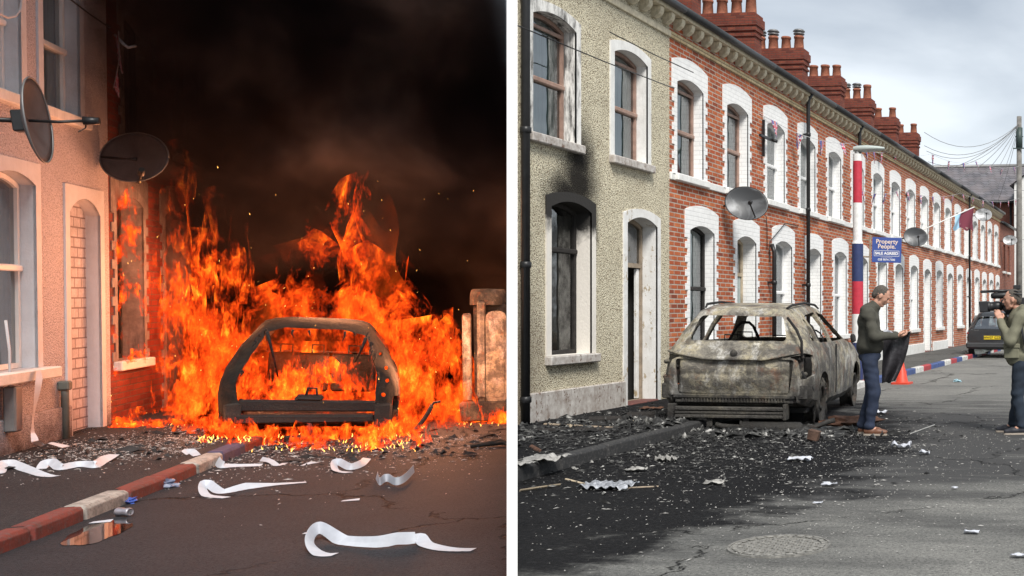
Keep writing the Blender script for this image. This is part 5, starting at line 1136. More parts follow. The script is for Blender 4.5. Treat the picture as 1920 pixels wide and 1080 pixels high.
mb = MB(); mb.bev(lx(895), lx(911), .0, .12, lz(770), lz(565), .02, jit=.006); mb.lathe([(0, -.02), (.05, -.02), (.06, .0), (.06, .03)], ((lx(895)+lx(911))/2, .0, lz(752)), 14, Matrix.Rotation(rad(90), 4, 'X')); mb.build('hinge_post', SC, t)
mb = MB(); mb.plate(rpoly([(lx(911), lz(758)), (lx(950), lz(758)), (lx(950), lz(583)), (lx(911), lz(583))], .12, 8), [], .06, .0, plane='y', back=True); mb.plate(rpoly([(lx(918), lz(745)), (lx(945), lz(745)), (lx(945), lz(600)), (lx(918), lz(600))], .09, 8), [], .0, -.012, plane='y'); mb.build('door_panel', SC, t)
mb = MB(); mb.bev(lx(862), lx(950), -.02, .4, .01, lz(752)-.01, .02, jit=.012); mb.build('base', SD, t)
q = at(FL, 786, 815, z=0); t = thing('burnt_mudguard', FL, (q.x, q.y, 0), rad(20), 'curved charred mudguard piece standing on the road right of the burning car', 'car debris')
mb = MB(); mb.grid(lambda u, v: (-.10+.24*u, .10*v, .02+.30*u**1.6+.03*math.sin(v*3)), 12, 5); o = mb.build('panel', M['char'], t, fix=False); o.modifiers.new('s', 'SOLIDIFY').thickness = .02
mb = MB(); mb.tube([(.13, .03, .30), (.17, .05, .36), (.24, .05, .37)], .014, 6); mb.build('bracket', M['char'], t)
q = at(FL, 925, 838, z=0); mb = MB(); mb.tube([(-.22, -.02, .02), (-.06, .0, .035), (.06, .03, .05), (.13, .04, .03)], [.018, .026, .035, .02], 8); mb.tube([(.0, .0, .03), (.10, -.06, .05), (.13, -.1, .03)], [.02, .02, .012], 7); o = mb.build('charred_branch', M['char']); put(o, FL, q); tag(o, 'black charred forked branch on the road by the right edge of the burning street', 'branch')
# loose glass and ash on the burning street
def scatter(name, fr, n, fn, smin, smax, mat, label, flat=.5, cat='debris'):
    V = []; Fc = []
    for i in range(n):
        x, y, z = fn(); s = smin+(smax-smin)*random.random()**2.2; el_ = random.choice((1, 1, 1, 2.2, 3.5)); a = random.uniform(0, 6.28); ca, sa = math.cos(a)*s, math.sin(a)*s; k = random.uniform(.3, 1); tz = random.uniform(0, flat)*s; b = len(V)
        V += [(x+ca*el_, y+sa*el_, z+.002), (x-sa*k, y+ca*k, z+tz+.002), (x-ca*.9*el_, y-sa*.8*el_, z+.003+tz*.5), (x+sa*k*.7, y-ca*k, z+.002), (x+ca*.1, y, z+tz*1.4+.006)]
        Fc += [(b, b+1, b+4), (b+1, b+2, b+4), (b+2, b+3, b+4), (b+3, b, b+4)]
    me = bpy.data.meshes.new(name); me.from_pydata(V, [], Fc); me.materials.append(mat); o = bpy.data.objects.new(name, me); COL.objects.link(o); put(o, fr); return tag(o, label, cat, None, 'stuff')
def rnd_ell(cx, cy, rx, ry, z):
    def f():
        a = random.uniform(0, 6.28); r_ = abs(random.gauss(0, .45)); return cx+rx*r_*math.cos(a), cy+ry*r_*math.sin(a), z(cx+rx*r_*math.cos(a)) if callable(z) else z
    return f
M['shard'] = plain('pale_shards', (.45, .40, .38), .4, var=.6, scale=9); M['cinder'] = plain('dark_cinders', (.035, .03, .03), .8, var=.5, scale=9)
zL = lambda x: .10 if x < -3.35 else 0.
scatter('glass_crumbs', FL, 2200, lambda: (lambda x, y: (x, y, zL(x)))(random.gauss(-4.1, .55), random.gauss(13.6, .8)), .004, .012, M['shard'], 'glass crumbs and ash on the pavement under the pale house')
scatter('road_crumbs', FL, 1600, lambda: (lambda x, y: (x, y, zL(x)))(random.uniform(-3.2, -.7), 14.2-abs(random.gauss(0, 1.5))), .004, .013, M['shard'], 'small pale crumbs scattered on the dark road before the fire')
scatter('cinders', FL, 500, lambda: (lambda x, y: (x, y, zL(x)))(random.uniform(-4.6, -.7), random.uniform(12.2, 15)), .015, .05, M['cinder'], 'black cinders around the burning car', .9)
# ================================================================ PEOPLE
M['skin'] = plain('skin', (.50, .27, .19), .55, var=.12, scale=20); M['hairgrey'] = plain('grey_brown_hair', (.11, .095, .08), .85, var=.5, scale=90, bump=.6)
M['oliveJ'] = plain('dark_olive_jacket', (.062, .060, .047), .85, var=.25, scale=14, bump=.15); M['jeans'] = plain('navy_jeans', (.020, .030, .060), .85, var=.4, scale=10, bump=.2)
M['boots'] = plain('brown_leather', (.16, .07, .04), .5, var=.3); M['sole'] = plain('pale_sole', (.35, .30, .25), .7); M['parka'] = plain('sage_parka', (.17, .165, .115), .85, var=.2, scale=14, bump=.15)
M['navyJ'] = plain('dark_blue_denim', (.018, .028, .045), .85, var=.4, scale=10, bump=.2); M['shoeblk'] = plain('black_trainers', (.02, .021, .028), .6); M['camblk'] = plain('black_camera_body', (.022, .022, .024), .45, var=.3)
M['fur'] = plain('white_fleece', (.62, .60, .56), .9, var=.3, scale=40, bump=.8); M['stubble'] = plain('stubble', (.22, .14, .11), .8)
def wrink(amp, f, seed):
    rs = np.random.RandomState(seed); K = [(rs.randn(3)*f*np.array([.7, .7, 1.3]), rs.rand()*6.28) for _ in range(9)]
    def d(P):
        r_ = 0
        for k, ph in K: r_ = r_+np.sin(P @ k.astype(np.float32)+ph+1.5*np.sin(P[..., 2]*f*.6+ph))
        return (amp/3*r_).astype(np.float32)
    return d
def hand(root, d, palm_n, curl, mir=1, s=1.):
    """palm and five bent fingers; root: wrist, d: along the hand, palm_n: the way the palm faces"""
    d = Vector(d).normalized(); n = Vector(palm_n); n = (n-d*n.dot(d)).normalized(); b = d.cross(n)*mir; r = Vector(root); P = []
    for k in (-1, -.33, .33, 1): P.append(capsule(r+d*.01*s+b*k*.018*s, r+d*.082*s+b*k*.030*s, .014*s, .0125*s))
    for k, L_, o in ((1, .072, 0), (.36, .080, .004), (-.33, .074, 0), (-1, .058, -.008)):
        p = r+d*(.085+o)*s+b*k*.030*s; a = curl; dd = d
        for j, seg in enumerate((.44, .32, .24)):
            dd = (d*math.cos(a*(j+.6))+n*math.sin(a*(j+.6))).normalized(); q = p+dd*L_*seg*s; P.append(capsule(p, q, (.0098-.0008*j)*s, (.0092-.0008*j)*s)); p = q
    p = r+d*.022*s+b*.026*s; q = p+(d*.55+b*.7+n*.35).normalized()*.040*s; t = q+(d*.85+n*.45+b*.1).normalized()*.030*s; u = t+(d*.75+n*.6-b*.1).normalized()*.024*s
    P += [capsule(p, q, .014*s, .0115*s), capsule(q, t, .0105*s, .0098*s), capsule(t, u, .0098*s, .0085*s)]
    return P
def head(c, tilt, fwd=Vector((1, 0, 0)), turn=0.):
    """head prims; c: centre, tilt: looking down (radians)"""
    R = Matrix.Rotation(turn, 4, 'Z') @ Matrix.Rotation(tilt, 4, 'Y'); T = lambda x, y, z: Vector(c)+(R @ Vector((x, y, z))); Rn = R.to_3x3()
    P = [ellip(T(-.012, 0, .032), (.098, .076, .092), Rn), ellip(T(.030, 0, -.012), (.062, .062, .085), Rn), capsule(T(.045, 0, -.086), T(.062, 0, -.088), .030, .022), capsule(T(.02, .035, -.075), T(.05, .012, -.092), .022, .018), capsule(T(.02, -.035, -.075), T(.05, -.012, -.092), .022, .018),
         capsule(T(.080, 0, .020), T(.108, 0, -.022), .010, .014), capsule(T(.088, .008, -.026), T(.088, -.008, -.026), .012, .012), capsule(T(.074, .030, .030), T(.086, 0, .032), .012, .010), capsule(T(.074, -.030, .030), T(.086, 0, .032), .012, .010),
         capsule(T(.082, .016, -.054), T(.088, 0, -.053), .008, .009), capsule(T(.082, -.016, -.054), T(.088, 0, -.053), .008, .009), capsule(T(.060, .036, -.010), T(.050, .042, -.02), .018, .016), capsule(T(.060, -.036, -.010), T(.050, -.042, -.02), .018, .016)]
    for s in (-1, 1): P += [ellip(T(-.006, s*.078, -.002), (.020, .010, .032), Rn)]
    cuts = [ellip(T(.092, s*.030, .010), (.014, .016, .010), Rn) for s in (-1, 1)]+[ellip(T(.102, 0, -.062), (.012, .022, .003), Rn)]
    hairp = [ellip(T(-.020, 0, .040), (.096, .0785, .090), Rn), capsule(T(-.01, .066, .02), T(.012, .066, -.004), .014, .008), capsule(T(-.01, -.066, .02), T(.012, -.066, -.004), .014, .008), ellip(T(-.075, 0, -.01), (.040, .060, .055), Rn)]
    hcuts = [ellip(T(.100, 0, .010), (.075, .095, .095), Rn)]+[ellip(T(-.004, s*.085, -.004), (.028, .022, .036), Rn) for s in (-1, 1)]
    return P, cuts, hairp, hcuts, T
def person(fr, loc, rz, label, pose, cloth):
    hp, cuts, hairp, hcuts, T = head(pose['head'], pose['tilt'], turn=pose.get('turn', 0))
    sh, el, wr = pose['sh'], pose['el'], pose['wr']; P = list(hp)
    P += [capsule(pose['neck'][0], pose['neck'][1], .060, .054)]
    tx = pose['tx']; P += [ellip((tx[0], 0, 1.30), (.105, .17, .20)), ellip((tx[1], 0, 1.08), (.10, .145, .17)), ellip((tx[2], 0, .94), (.11, .15, .10))]
    for i in (0, 1): P += [capsule(sh[i], el[i], .048, .040), capsule(el[i], wr[i], .038, .026)]+pose['hands'][i]
    hips, kn, an, toe = pose['hip'], pose['kn'], pose['an'], pose['toe']
    for i in (0, 1): P += [capsule(hips[i], kn[i], .075, .052), capsule(kn[i], an[i], .050, .036), capsule(an[i], toe[i], .035, .025)]
    V, Fc = sdf_mesh(P, res=.0082, k=.014, cuts=cuts)
    me = bpy.data.meshes.new('person'); me.from_pydata(V.tolist(), [], Fc); me.materials.append(M['skin']); me.polygons.foreach_set('use_smooth', [True]*len(Fc)); body = bpy.data.objects.new('person', me); COL.objects.link(body); put(body, fr, loc, rz); tag(body, label, 'man')
    sdf_obj('hair', hairp, cloth['hair'], body, res=.007, k=.015, cuts=hcuts, disp=wrink(.0025, 120, 3))
    eb = MB()
    for s in (-1, 1): eb.lathe([(0, .009), (.006, .007), (.009, 0), (.006, -.007), (0, -.009)], T(.080, s*.030, .010), 10)
    eb.build('eyes', M['ink'], body)
    J = [ellip((tx[0], 0, 1.33), (.135+pose.get('bulk', 0), .205, .19)), ellip((tx[1]+.005, 0, 1.13), (.145+pose.get('bulk', 0), .195, .22)), ellip((tx[2], 0, cloth['hem']+.09), (.155+pose.get('bulk', 0), .20, .14)), capsule((tx[0]-.02, -.15, 1.47), (tx[0]-.02, .15, 1.47), .062, .062)]
    for i in (0, 1): w = Vector(wr[i]); e = Vector(el[i]); J += [capsule(sh[i], el[i], .078, .060), capsule(el[i], w+(e-w).normalized()*.01, .060, .046), ellip(Vector(sh[i]), (.078, .07, .075))]
    n0, n1 = Vector(pose['neck'][0]), Vector(pose['neck'][1]); J += [capsule(n0+Vector((-.01, 0, .02)), n0.lerp(n1, .5)+Vector((-.012, 0, 0)), .088, .076)]
    jc = [ellip(n1+Vector((.02, 0, .035)), (.066, .066, .06))]+([ellip((tx[2], 0, cloth['hem']-.115), (.30, .4, .10))])
    jk = sdf_obj('jacket', J, cloth['jm'], body, res=.0105, k=.045, cuts=jc, disp=wrink(.006, 17, cloth['seed']))
    Tr = []
    for i in (0, 1): h, k_, a = Vector(hips[i]), Vector(kn[i]), Vector(an[i]); Tr += [capsule(h, k_, .100, .074), capsule(k_, a+Vector((0, 0, .02)), .074, .060), ellip(a+Vector((-.005, 0, .015)), (.066, .058, .05))]
    Tr += [ellip((tx[2], 0, .93), (.135, .165, .10))]
    sdf_obj('jeans', Tr, cloth['tm'], body, res=.0105, k=.022, disp=wrink(.0055, 19, cloth['seed']+1))
    for i in (0, 1):
        a, t = Vector(an[i]), Vector(toe[i]); d = (t-a); d.z = 0; d.normalize(); g0 = Vector((a.x, a.y, 0))
        sp = [capsule(a+Vector((0, 0, .02)), g0+Vector((0, 0, .055)), .046, .044), capsule(g0-d*.03+Vector((0, 0, .045)), g0+d*.10+Vector((0, 0, .045)), .040, .042), capsule(g0+d*.10+Vector((0, 0, .045)), g0+d*.185+Vector((0, 0, .036)), .042, .030)]
        so = sdf_obj('shoe', sp, cloth['sm'], body, res=.009, k=.02, cuts=[ellip(g0+d*.06+Vector((0, 0, -.10)), (.6, .6, .112))])
        Mx = Matrix.Translation(g0) @ Matrix.Rotation(math.atan2(d.y, d.x), 4, 'Z'); sb = MB(); pl = rpoly([(-.075, -.042), (.10, -.048), (.215, -.036), (.215, .036), (.10, .048), (-.075, .042)], .035, 5)
        sb.plate(pl, [], .002, .022, plane='z', back=True); o = sb.build('sole', cloth['so'], so); o.matrix_local = Mx
    return body, jk
def pw(px, py, x0px, sc, z0=818): return (px-x0px)/sc, (z0-py)/sc
# man with a phone: faces right, looks down at his hands
wr = [(.290, -.085, 1.165), (.285, .07, 1.175)]
h1 = hand(wr[0], (.95, .30, .05), (.0, .25, 1), .65, 1); h2 = hand(wr[1], (.95, -.25, .05), (.0, -.2, 1), .6, -1)
pose1 = dict(head=(.115, 0, 1.635), tilt=rad(30), neck=((.015, 0, 1.47), (.075, 0, 1.57)), tx=(-.035, -.015, -.02), sh=[(-.03, -.205, 1.425), (-.03, .205, 1.425)], el=[(.045, -.265, 1.165), (.04, .25, 1.17)], wr=wr, hands=[h1, h2],
             hip=[(-.02, -.09, .90), (-.02, .09, .90)], kn=[(.035, -.10, .50), (-.005, .10, .50)], an=[(-.02, -.11, .09), (-.10, .11, .09)], toe=[(.12, -.12, .035), (.03, .14, .035)])
RZ1 = rad(13); L1 = (-3.36, 12.47, 0)
man, jk = person(FR, L1, RZ1, 'man in a dark olive jacket, navy jeans and brown boots looking down at his phone', pose1, dict(hair=M['hairgrey'], jm=M['oliveJ'], tm=M['jeans'], sm=M['boots'], so=M['sole'], hem=.96, seed=5))
mb = MB(); mb.tube([(-.01, -.06, 1.60), (.03, -.075, 1.545), (.05, -.05, 1.52)], [.012, .02, .012], 6); 
FRm = FR @ Matrix.Translation(L1) @ Matrix.Rotation(RZ1, 4, 'Z')
mb = MB(); mb.bev(-.075, .075, -.038, .038, -.005, .005, .004); o = mb.build('phone', M['camblk']); o.matrix_world = FRm @ Matrix.Translation((.395, -.01, 1.195)) @ Matrix.Rotation(rad(-18), 4, 'Y'); tag(o, 'dark phone held in the hands of the man in the olive jacket', 'phone')
# dark garment hanging from his forearm
g = G('black_waterproof_cloth'); M['cloth'] = g.surf((.028, .026, .030), .42, 0, g.bump(g.noise(9, 4, .6), .7, .03), .5)
mb = MB(); A0, B0, C0, D0 = Vector((.13, .02, 1.13)), Vector((.46, .04, 1.205)), Vector((.13, .06, .60)), Vector((.27, .10, .62))
def cf(u, v):
    top = A0.lerp(B0, u); bot = C0.lerp(D0, u); p = top.lerp(bot, v**.95); p.x += .035*math.sin(u*PI)*(v*(1-v))*4*.6+.05*v*(1-v)*u*4*.6; p.y += .03*math.sin(u*11+v*3)*(.25+v)+.04*math.sin(u*5+v*6)*v; p.z += .015*math.sin(u*9); return p
mb.grid(cf, 40, 36); o = mb.build('dark_garment', M['cloth'], fix=False); o.modifiers.new('s', 'SOLIDIFY').thickness = .012; o.matrix_world = FRm.copy(); tag(o, 'shiny black waterproof garment hanging from the hands of the man with the phone', 'garment')
mb = MB(); mb.add([(.13, .03, 1.20), (.27, .05, 1.16), (.285, .06, 1.19), (.15, .05, 1.25), (.21, .02, 1.235)], [(0, 1, 4), (1, 2, 4), (2, 3, 4), (3, 0, 4)]); o = mb.build('white_paper', M['paper'], fix=False); o.modifiers.new('s', 'SOLIDIFY').thickness = .002; o.matrix_world = FRm.copy(); tag(o, 'folded white paper held against the jacket of the man with the phone', 'paper')
# cameraman: faces left, camera on his shoulder (his own frame faces +x)
wr2 = [(.16, -.10, 1.40), (.195, .10, 1.345)]
g1 = hand(wr2[0], (.85, .3, .35), (0, .5, .8), .5, 1); g2 = hand(wr2[1], (.35, -.15, .95), (.25, -1., .1), .55, -1)
pose2 = dict(head=(.06, .03, 1.595), tilt=rad(4), neck=((-.03, .0, 1.43), (.0, .01, 1.50)), tx=(-.05, -.04, -.04), sh=[(-.05, -.20, 1.385), (-.03, .20, 1.38)], el=[(.12, -.24, 1.16), (.09, .25, 1.10)], wr=wr2, hands=[g1, g2], bulk=.03,
             hip=[(-.04, -.09, .88), (-.04, .09, .88)], kn=[(-.02, -.10, .48), (.00, .10, .48)], an=[(.04, -.12, .09), (-.05, .12, .09)], toe=[(.18, -.13, .035), (.09, .14, .035)])
L2 = (-1.66, 12.78, 0); RZ2 = rad(180+9)
cm_, jk2 = person(FR, L2, RZ2, 'cameraman in a sage green parka with a video camera on his shoulder', pose2, dict(hair=M['hairgrey'], jm=M['parka'], tm=M['navyJ'], sm=M['shoeblk'], so=M['sole'], hem=.83, seed=11))
sdf_obj('fleece_collar', [capsule((-.09, .07, 1.47), (.00, .09, 1.43), .035, .03), capsule((.00, .09, 1.43), (.04, .05, 1.39), .03, .022), capsule((-.09, -.07, 1.47), (-.09, .07, 1.47), .04, .035)], M['fur'], cm_, res=.009, disp=wrink(.004, 90, 2))
mb = MB(); mb.bev(-.02, .16, .175, .205, .90, 1.06, .02); mb.bev(-.03, .17, .18, .215, 1.02, 1.08, .012); mb.build('pocket', M['parka'], cm_)
mb = MB(); mb.tube([(-.10, .205, 1.0), (-.06, .245, 1.2), (-.02, .22, 1.40), (-.04, .12, 1.47)], .02, 6, flat=.3); mb.build('strap', M['camblk'], cm_)
mb = MB(); mb.tube([(-.06, .105, 1.655), (.0, .112, 1.665), (.05, .095, 1.665)], .010, 6); mb.tube([(-.05, .10, 1.69), (.04, .09, 1.70)], .008, 6); mb.build('sunglasses_arm', M['camblk'], cm_)
FRc = FR @ Matrix.Translation(L2) @ Matrix.Rotation(RZ2, 4, 'Z')
t = thing('video_camera', FR, (0, 0, 0), 0, 'black shoulder video camera with foam microphone held by the cameraman', 'camera'); t.matrix_world = FRc @ Matrix.Translation((.055, -.075, 1.53)) @ Matrix.Rotation(rad(3), 4, 'Y') @ Matrix.Scale(1.1, 4)
mb = MB(); mb.bev(-.20, .10, -.055, .055, -.07, .08, .015); mb.bev(-.26, -.20, -.05, .05, -.06, .07, .01); mb.bev(-.02, .08, -.06, .0, -.10, -.05, .015); mb.build('camera_body', M['camblk'], t)
Ry = Matrix.Rotation(rad(90), 4, 'Y')
mb = MB(); mb.lathe([(0, .10), (.045, .10), (.05, .14), (.056, .15), (.056, .19), (.05, .20), (.05, .24), (.058, .245), (.058, .28), (.0, .28)], M=Ry, n=20); le = mb.build('lens', M['camblk'], t)
mb = MB(); mb.plate(rpoly([(-.062, -.058), (.062, -.058), (.062, .062), (-.062, .062)], .01), [rpoly([(-.045, -.035), (.045, -.035), (.045, .04), (-.045, .04)], .01)], .27, .36, back=True); mb.box(.27, .275, -.05, .05, -.045, .045); mb.build('matte_box', M['camblk'], le)
mb = MB(); mb.tube([(-.10, .0, .08), (-.09, 0, .135), (.10, 0, .14), (.13, 0, .08)], .014, 8); mb.build('carry_handle', M['camblk'], t)
mb = MB(); mb.lathe([(0, -.02), (.028, -.015), (.034, .02), (.034, .13), (.026, .165), (0, .17)], (.06, .055, .115), 14, Ry); mb.build('foam_microphone', M['black'], t)
mb = MB(); mb.tube([(.02, .055, .16), (.14, .055, .165), (.30, .05, .165)], [.014, .016, .014], 8); mb.bev(.26, .34, .03, .07, .15, .18, .006); mb.bev(-.1, -.02, .03, .075, .17, .22, .008); mb.build('top_light_arm', M['camblk'], t)
mb = MB(); mb.tube([(.07, .06, .05), (.03, .085, .045)], [.03, .035], 10); mb.bev(.05, .12, .05, .10, .0, .07, .012); mb.build('viewfinder', M['camblk'], t)
# traffic cone and things on the ground near the man
t = thing('traffic_cone', FR, (-5.06, 21.1, 0), 0, 'red-orange traffic cone on the road behind the man with the phone', 'traffic cone'); M['cone'] = plain('red_orange_plastic', (.62, .06, .03), .5, var=.2)
mb = MB(); mb.lathe([(.19, .035), (.155, .06), (.03, .70), (.022, .72), (0, .72)], n=24); mb.v = [(x*.8, y*.8, z*.7) for x, y, z in mb.v]; mb.build('cone_body', M['cone'], t); mb = MB(); mb.plate(rpoly([(-.19, -.19), (.19, -.19), (.19, .19), (-.19, .19)], .05), [], .0, .035, plane='z'); mb.build('base', M['cone'], t)
# ================================================================ DEBRIS in the grey street
M['ash'] = plain('pale_ash', (.40, .39, .37), .9, var=.7, scale=14, bump=.5); M['charwood'] = plain('charred_timber', (.028, .024, .022), .85, var=.5, scale=30, bump=.9); M['burntbrown'] = plain('scorched_brown', (.13, .06, .035), .85, var=.5, scale=12, bump=.5)
M['ashmix'] = G('ash_and_cinder'); _g = M['ashmix']; M['ashmix'] = _g.surf(_g.ramp(_g.noise(9, 2, .5), [(.40, (.010, .010, .010)), (.54, (.028, .028, .028)), (.63, (.10, .10, .095)), (.74, (.42, .41, .39))]), .85)
zR = lambda x, y: .122 if x < -5.6 else .004
def gR(cx, cy, sx, sy):
    def f():
        for _ in range(40):
            x, y = random.gauss(cx, sx), random.gauss(cy, sy)
            if x > -DIVT*y+.08 and x > -7.45 and not (-6.1 < x < -4.1 and 13.0 < y < 17.2): break
        return x, y, zR(x, y)
    return f
scatter('ash_debris', FR, 5200, gR(-5.2, 11.2, 1.1, 1.5), .006, .022, M['ashmix'], 'ash, glass and cinders spread over road and pavement round the burnt car', .8)
scatter('ash_debris', FR, 1300, gR(-5.1, 12.35, .75, .28), .015, .05, M['ashmix'], 'heap of ash and melted scraps along the rear of the burnt car', 1.3)
scatter('ash_debris', FR, 1100, gR(-6.7, 11.6, .5, 1.2), .01, .035, M['ashmix'], 'burnt rubble lying on the pavement under the cream house', 1.0)
scatter('pale_crumbs', FR, 2600, gR(-3.0, 10.6, 1.3, 2.0), .003, .011, M['ash'], 'small pale glass crumbs over the grey road', .5)
scatter('pale_crumbs', FR, 500, gR(-2.6, 7.2, 1.0, .9), .003, .008, M['ash'], 'tiny pale specks on the foreground road', .5)
# low mound of ash under and behind the wreck
def moundf(u, v):
    x = -6.25+2.6*u; y = 12.15+1.5*v; b = math.sin(PI*u)**.5*math.sin(PI*v)**.6; n_ = mnoise.noise(Vector((x*3, y*3, 2))); n2 = mnoise.noise(Vector((x*11, y*11, 5)))
    return (x+.05*n_, y+.05*n2, (.0 if b < .05 else .02)+b*(.012+.03*n_+.03*n2)+(.10 if x < -5.6 else 0)*(.8))
mb = MB(); mb.grid(moundf, 110, 70); o = mb.build('ash_mound', M['ashmix'], fix=False); put(o, FR); tag(o, 'low mound of ash beneath the rear of the burnt car', 'ash', None, 'stuff')
def P2(px, py, z=0.): q = at(FR, px, py, z=z); return q
def stick(pa, pb, r_, mat, lab, cat='timber', z=0., name='timber_strip', flat=.4, up_=0.):
    a, b = P2(*pa, z), P2(*pb, z); mb = MB(); d = b-a; mb.tube([(0, 0, r_*flat+.003), d*.5+Vector((0, 0, r_*flat+.004)), d+Vector((0, 0, r_*flat+.003+up_))], r_, 6, flat=flat, smooth=False); o = mb.build(name, mat); put(o, FR, (a.x, a.y, a.z)); return tag(o, lab, cat)
ZP = .12
stick((975, 922), (1050, 911), .018, M['sandwood'], 'pale timber strip on the road at the foot of the near kerb', z=0.)
stick((1060, 899), (1120, 915), .008, M['sandwood'], 'thin pale twig left of the crumpled foil sheet')
stick((1175, 916), (1235, 913), .007, M['oldwood'], 'thin bent twig right of the crumpled foil sheet')
stick((1708, 814), (1752, 798), .012, M['whitew'], 'thin white rod lying on the road between the two men')
stick((1008, 808), (1150, 806), .022, M['charwood'], 'long charred batten on the pavement under the cream house', z=ZP)
stick((1020, 796), (1160, 804), .014, M['oldwood'], 'thin scorched lath behind the long charred batten', z=ZP)
stick((995, 838), (1012, 848), .02, M['burntbrown'], 'short rust-brown stick on the pavement at the left edge of the grey street', z=ZP)
stick((1070, 806), (1068, 797), .02, M['sandwood'], 'short pale splinter across the charred battens', z=ZP)
stick((1105, 792), (1165, 790), .05, M['charwood'], 'thick burnt log-like roll on the pavement before the doorway', z=ZP, flat=.6)
stick((1175, 783), (1228, 781), .05, M['charwood'], 'second burnt roll nearest the wreck on the pavement', z=ZP, flat=.55)
stick((1180, 790), (1240, 787), .012, M['sandwood'], 'pale curved lath in front of the second burnt roll', z=ZP)
def flatpiece(px, py, w, h, mat, lab, cat='scrap', z=0., name='scrap', amp=.03, rz=0., n=14, f=9):
    q = P2(px, py, z); sd = random.random()*20; mb = MB()
    mb.grid(lambda u, v: ((u-.5)*w+.02*mnoise.noise(Vector((u*5, v*5, sd))), (v-.5)*h*(1+.3*mnoise.noise(Vector((u*3, sd, 1)))), .012+amp*(.5+mnoise.noise(Vector((u*f*w/.3*.6, v*f*.5, sd))))), n, n); o = mb.build(name, mat, fix=False); o.modifiers.new('s', 'SOLIDIFY').thickness = .003; put(o, FR, (q.x, q.y, q.z), rz); return tag(o, lab, cat)
M['foil'] = plain('crumpled_grey_foil', (.42, .44, .48), .5, .3, var=.6, scale=30, bump=.5)
flatpiece(1140, 915, .42, .26, M['foil'], 'crumpled silvery foil sheet lying on the sooty road', name='foil_sheet', amp=.035, f=12, n=34)
flatpiece(1022, 865, .34, .30, M['ash'], 'pale charred paper lump on the pavement near the kerb', z=ZP, amp=.045, f=7)
flatpiece(980, 874, .20, .18, M['ash'], 'smaller ash-white lump at the left edge of the pavement', z=ZP, amp=.035, f=7)
flatpiece(1193, 884, .17, .12, M['ash'], 'oval pale ash flake on the road right of the kerb', amp=.03)
flatpiece(1222, 768, .30, .16, M['burntbrown'], 'brown flattened mat fragment on the pavement beside the doorway', z=ZP, amp=.03)
flatpiece(1340, 908, .16, .10, M['ash'], 'pale flake on the black road in front of the wreck', amp=.03)
flatpiece(1250, 866, .20, .07, M['ash'], 'squiggly pale scrap of ash on the black road', amp=.05, f=16)
flatpiece(1500, 865, .22, .12, M['paper'], 'white torn scrap on the road just right of the wreck', amp=.04)
flatpiece(1555, 912, .12, .06, M['paper'], 'small white scrap on the edge of the soot stain', amp=.03)
flatpiece(1690, 841, .20, .08, M['paper'], 'white folded scrap below the man in the olive jacket', amp=.06)
flatpiece(1733, 853, .10, .07, M['paper'], 'small white scrap between the two men', amp=.04)
flatpiece(1822, 1001, .09, .055, M['paper'], 'white paper scrap on the clean road at the right', amp=.02)
flatpiece(1910, 1046, .09, .05, M['paper'], 'white scrap at the lower right corner of the road', amp=.015)
flatpiece(1533, 945, .06, .05, M['paper'], 'round white disc-like scrap above the drain cover', amp=.006)
flatpiece(1790, 918, .05, .03, M['paper'], 'tiny white scrap far right on the road', amp=.015)
flatpiece(1652, 776, .16, .14, M['paper'], 'white packet lying behind the boots of the man with the phone', amp=.04)
q = P2(1523, 828); mb = MB(); mb.bev(-.06, .06, -.05, .05, 0, .13, .012, Matrix.Rotation(.3, 4, 'Y'), jit=.008); o = mb.build('brick_fragment', plain('sooty_brick', (.12, .07, .05), .9, var=.5, bump=.5)); put(o, FR, (q.x, q.y, .01)); tag(o, 'upright broken brick beside the exhaust of the burnt car', 'brick')
crumple('wrapper', FR, (P2(1795, 716).x, P2(1795, 716).y, 0), (.10, .07, .03), plain('pale_blue_wrapper', (.35, .55, .62), .5), 'pale blue wrapper by the painted kerb far down the road', 'wrapper')
crumple('paper_bundle', FR, (P2(1832, 668).x+.1, P2(1832, 668).y-.6, .1), (.40, .25, .12), M['whitew'], 'white crumpled bundle on the painted kerb beside the parked dark car', 'bundle')
crumple('rubble_lump', FR, (P2(1590, 800).x, P2(1590, 800).y, 0), (.28, .2, .08), M['burntbrown'], 'brown scorched rubble between the wreck and the man with the phone', 'rubble')
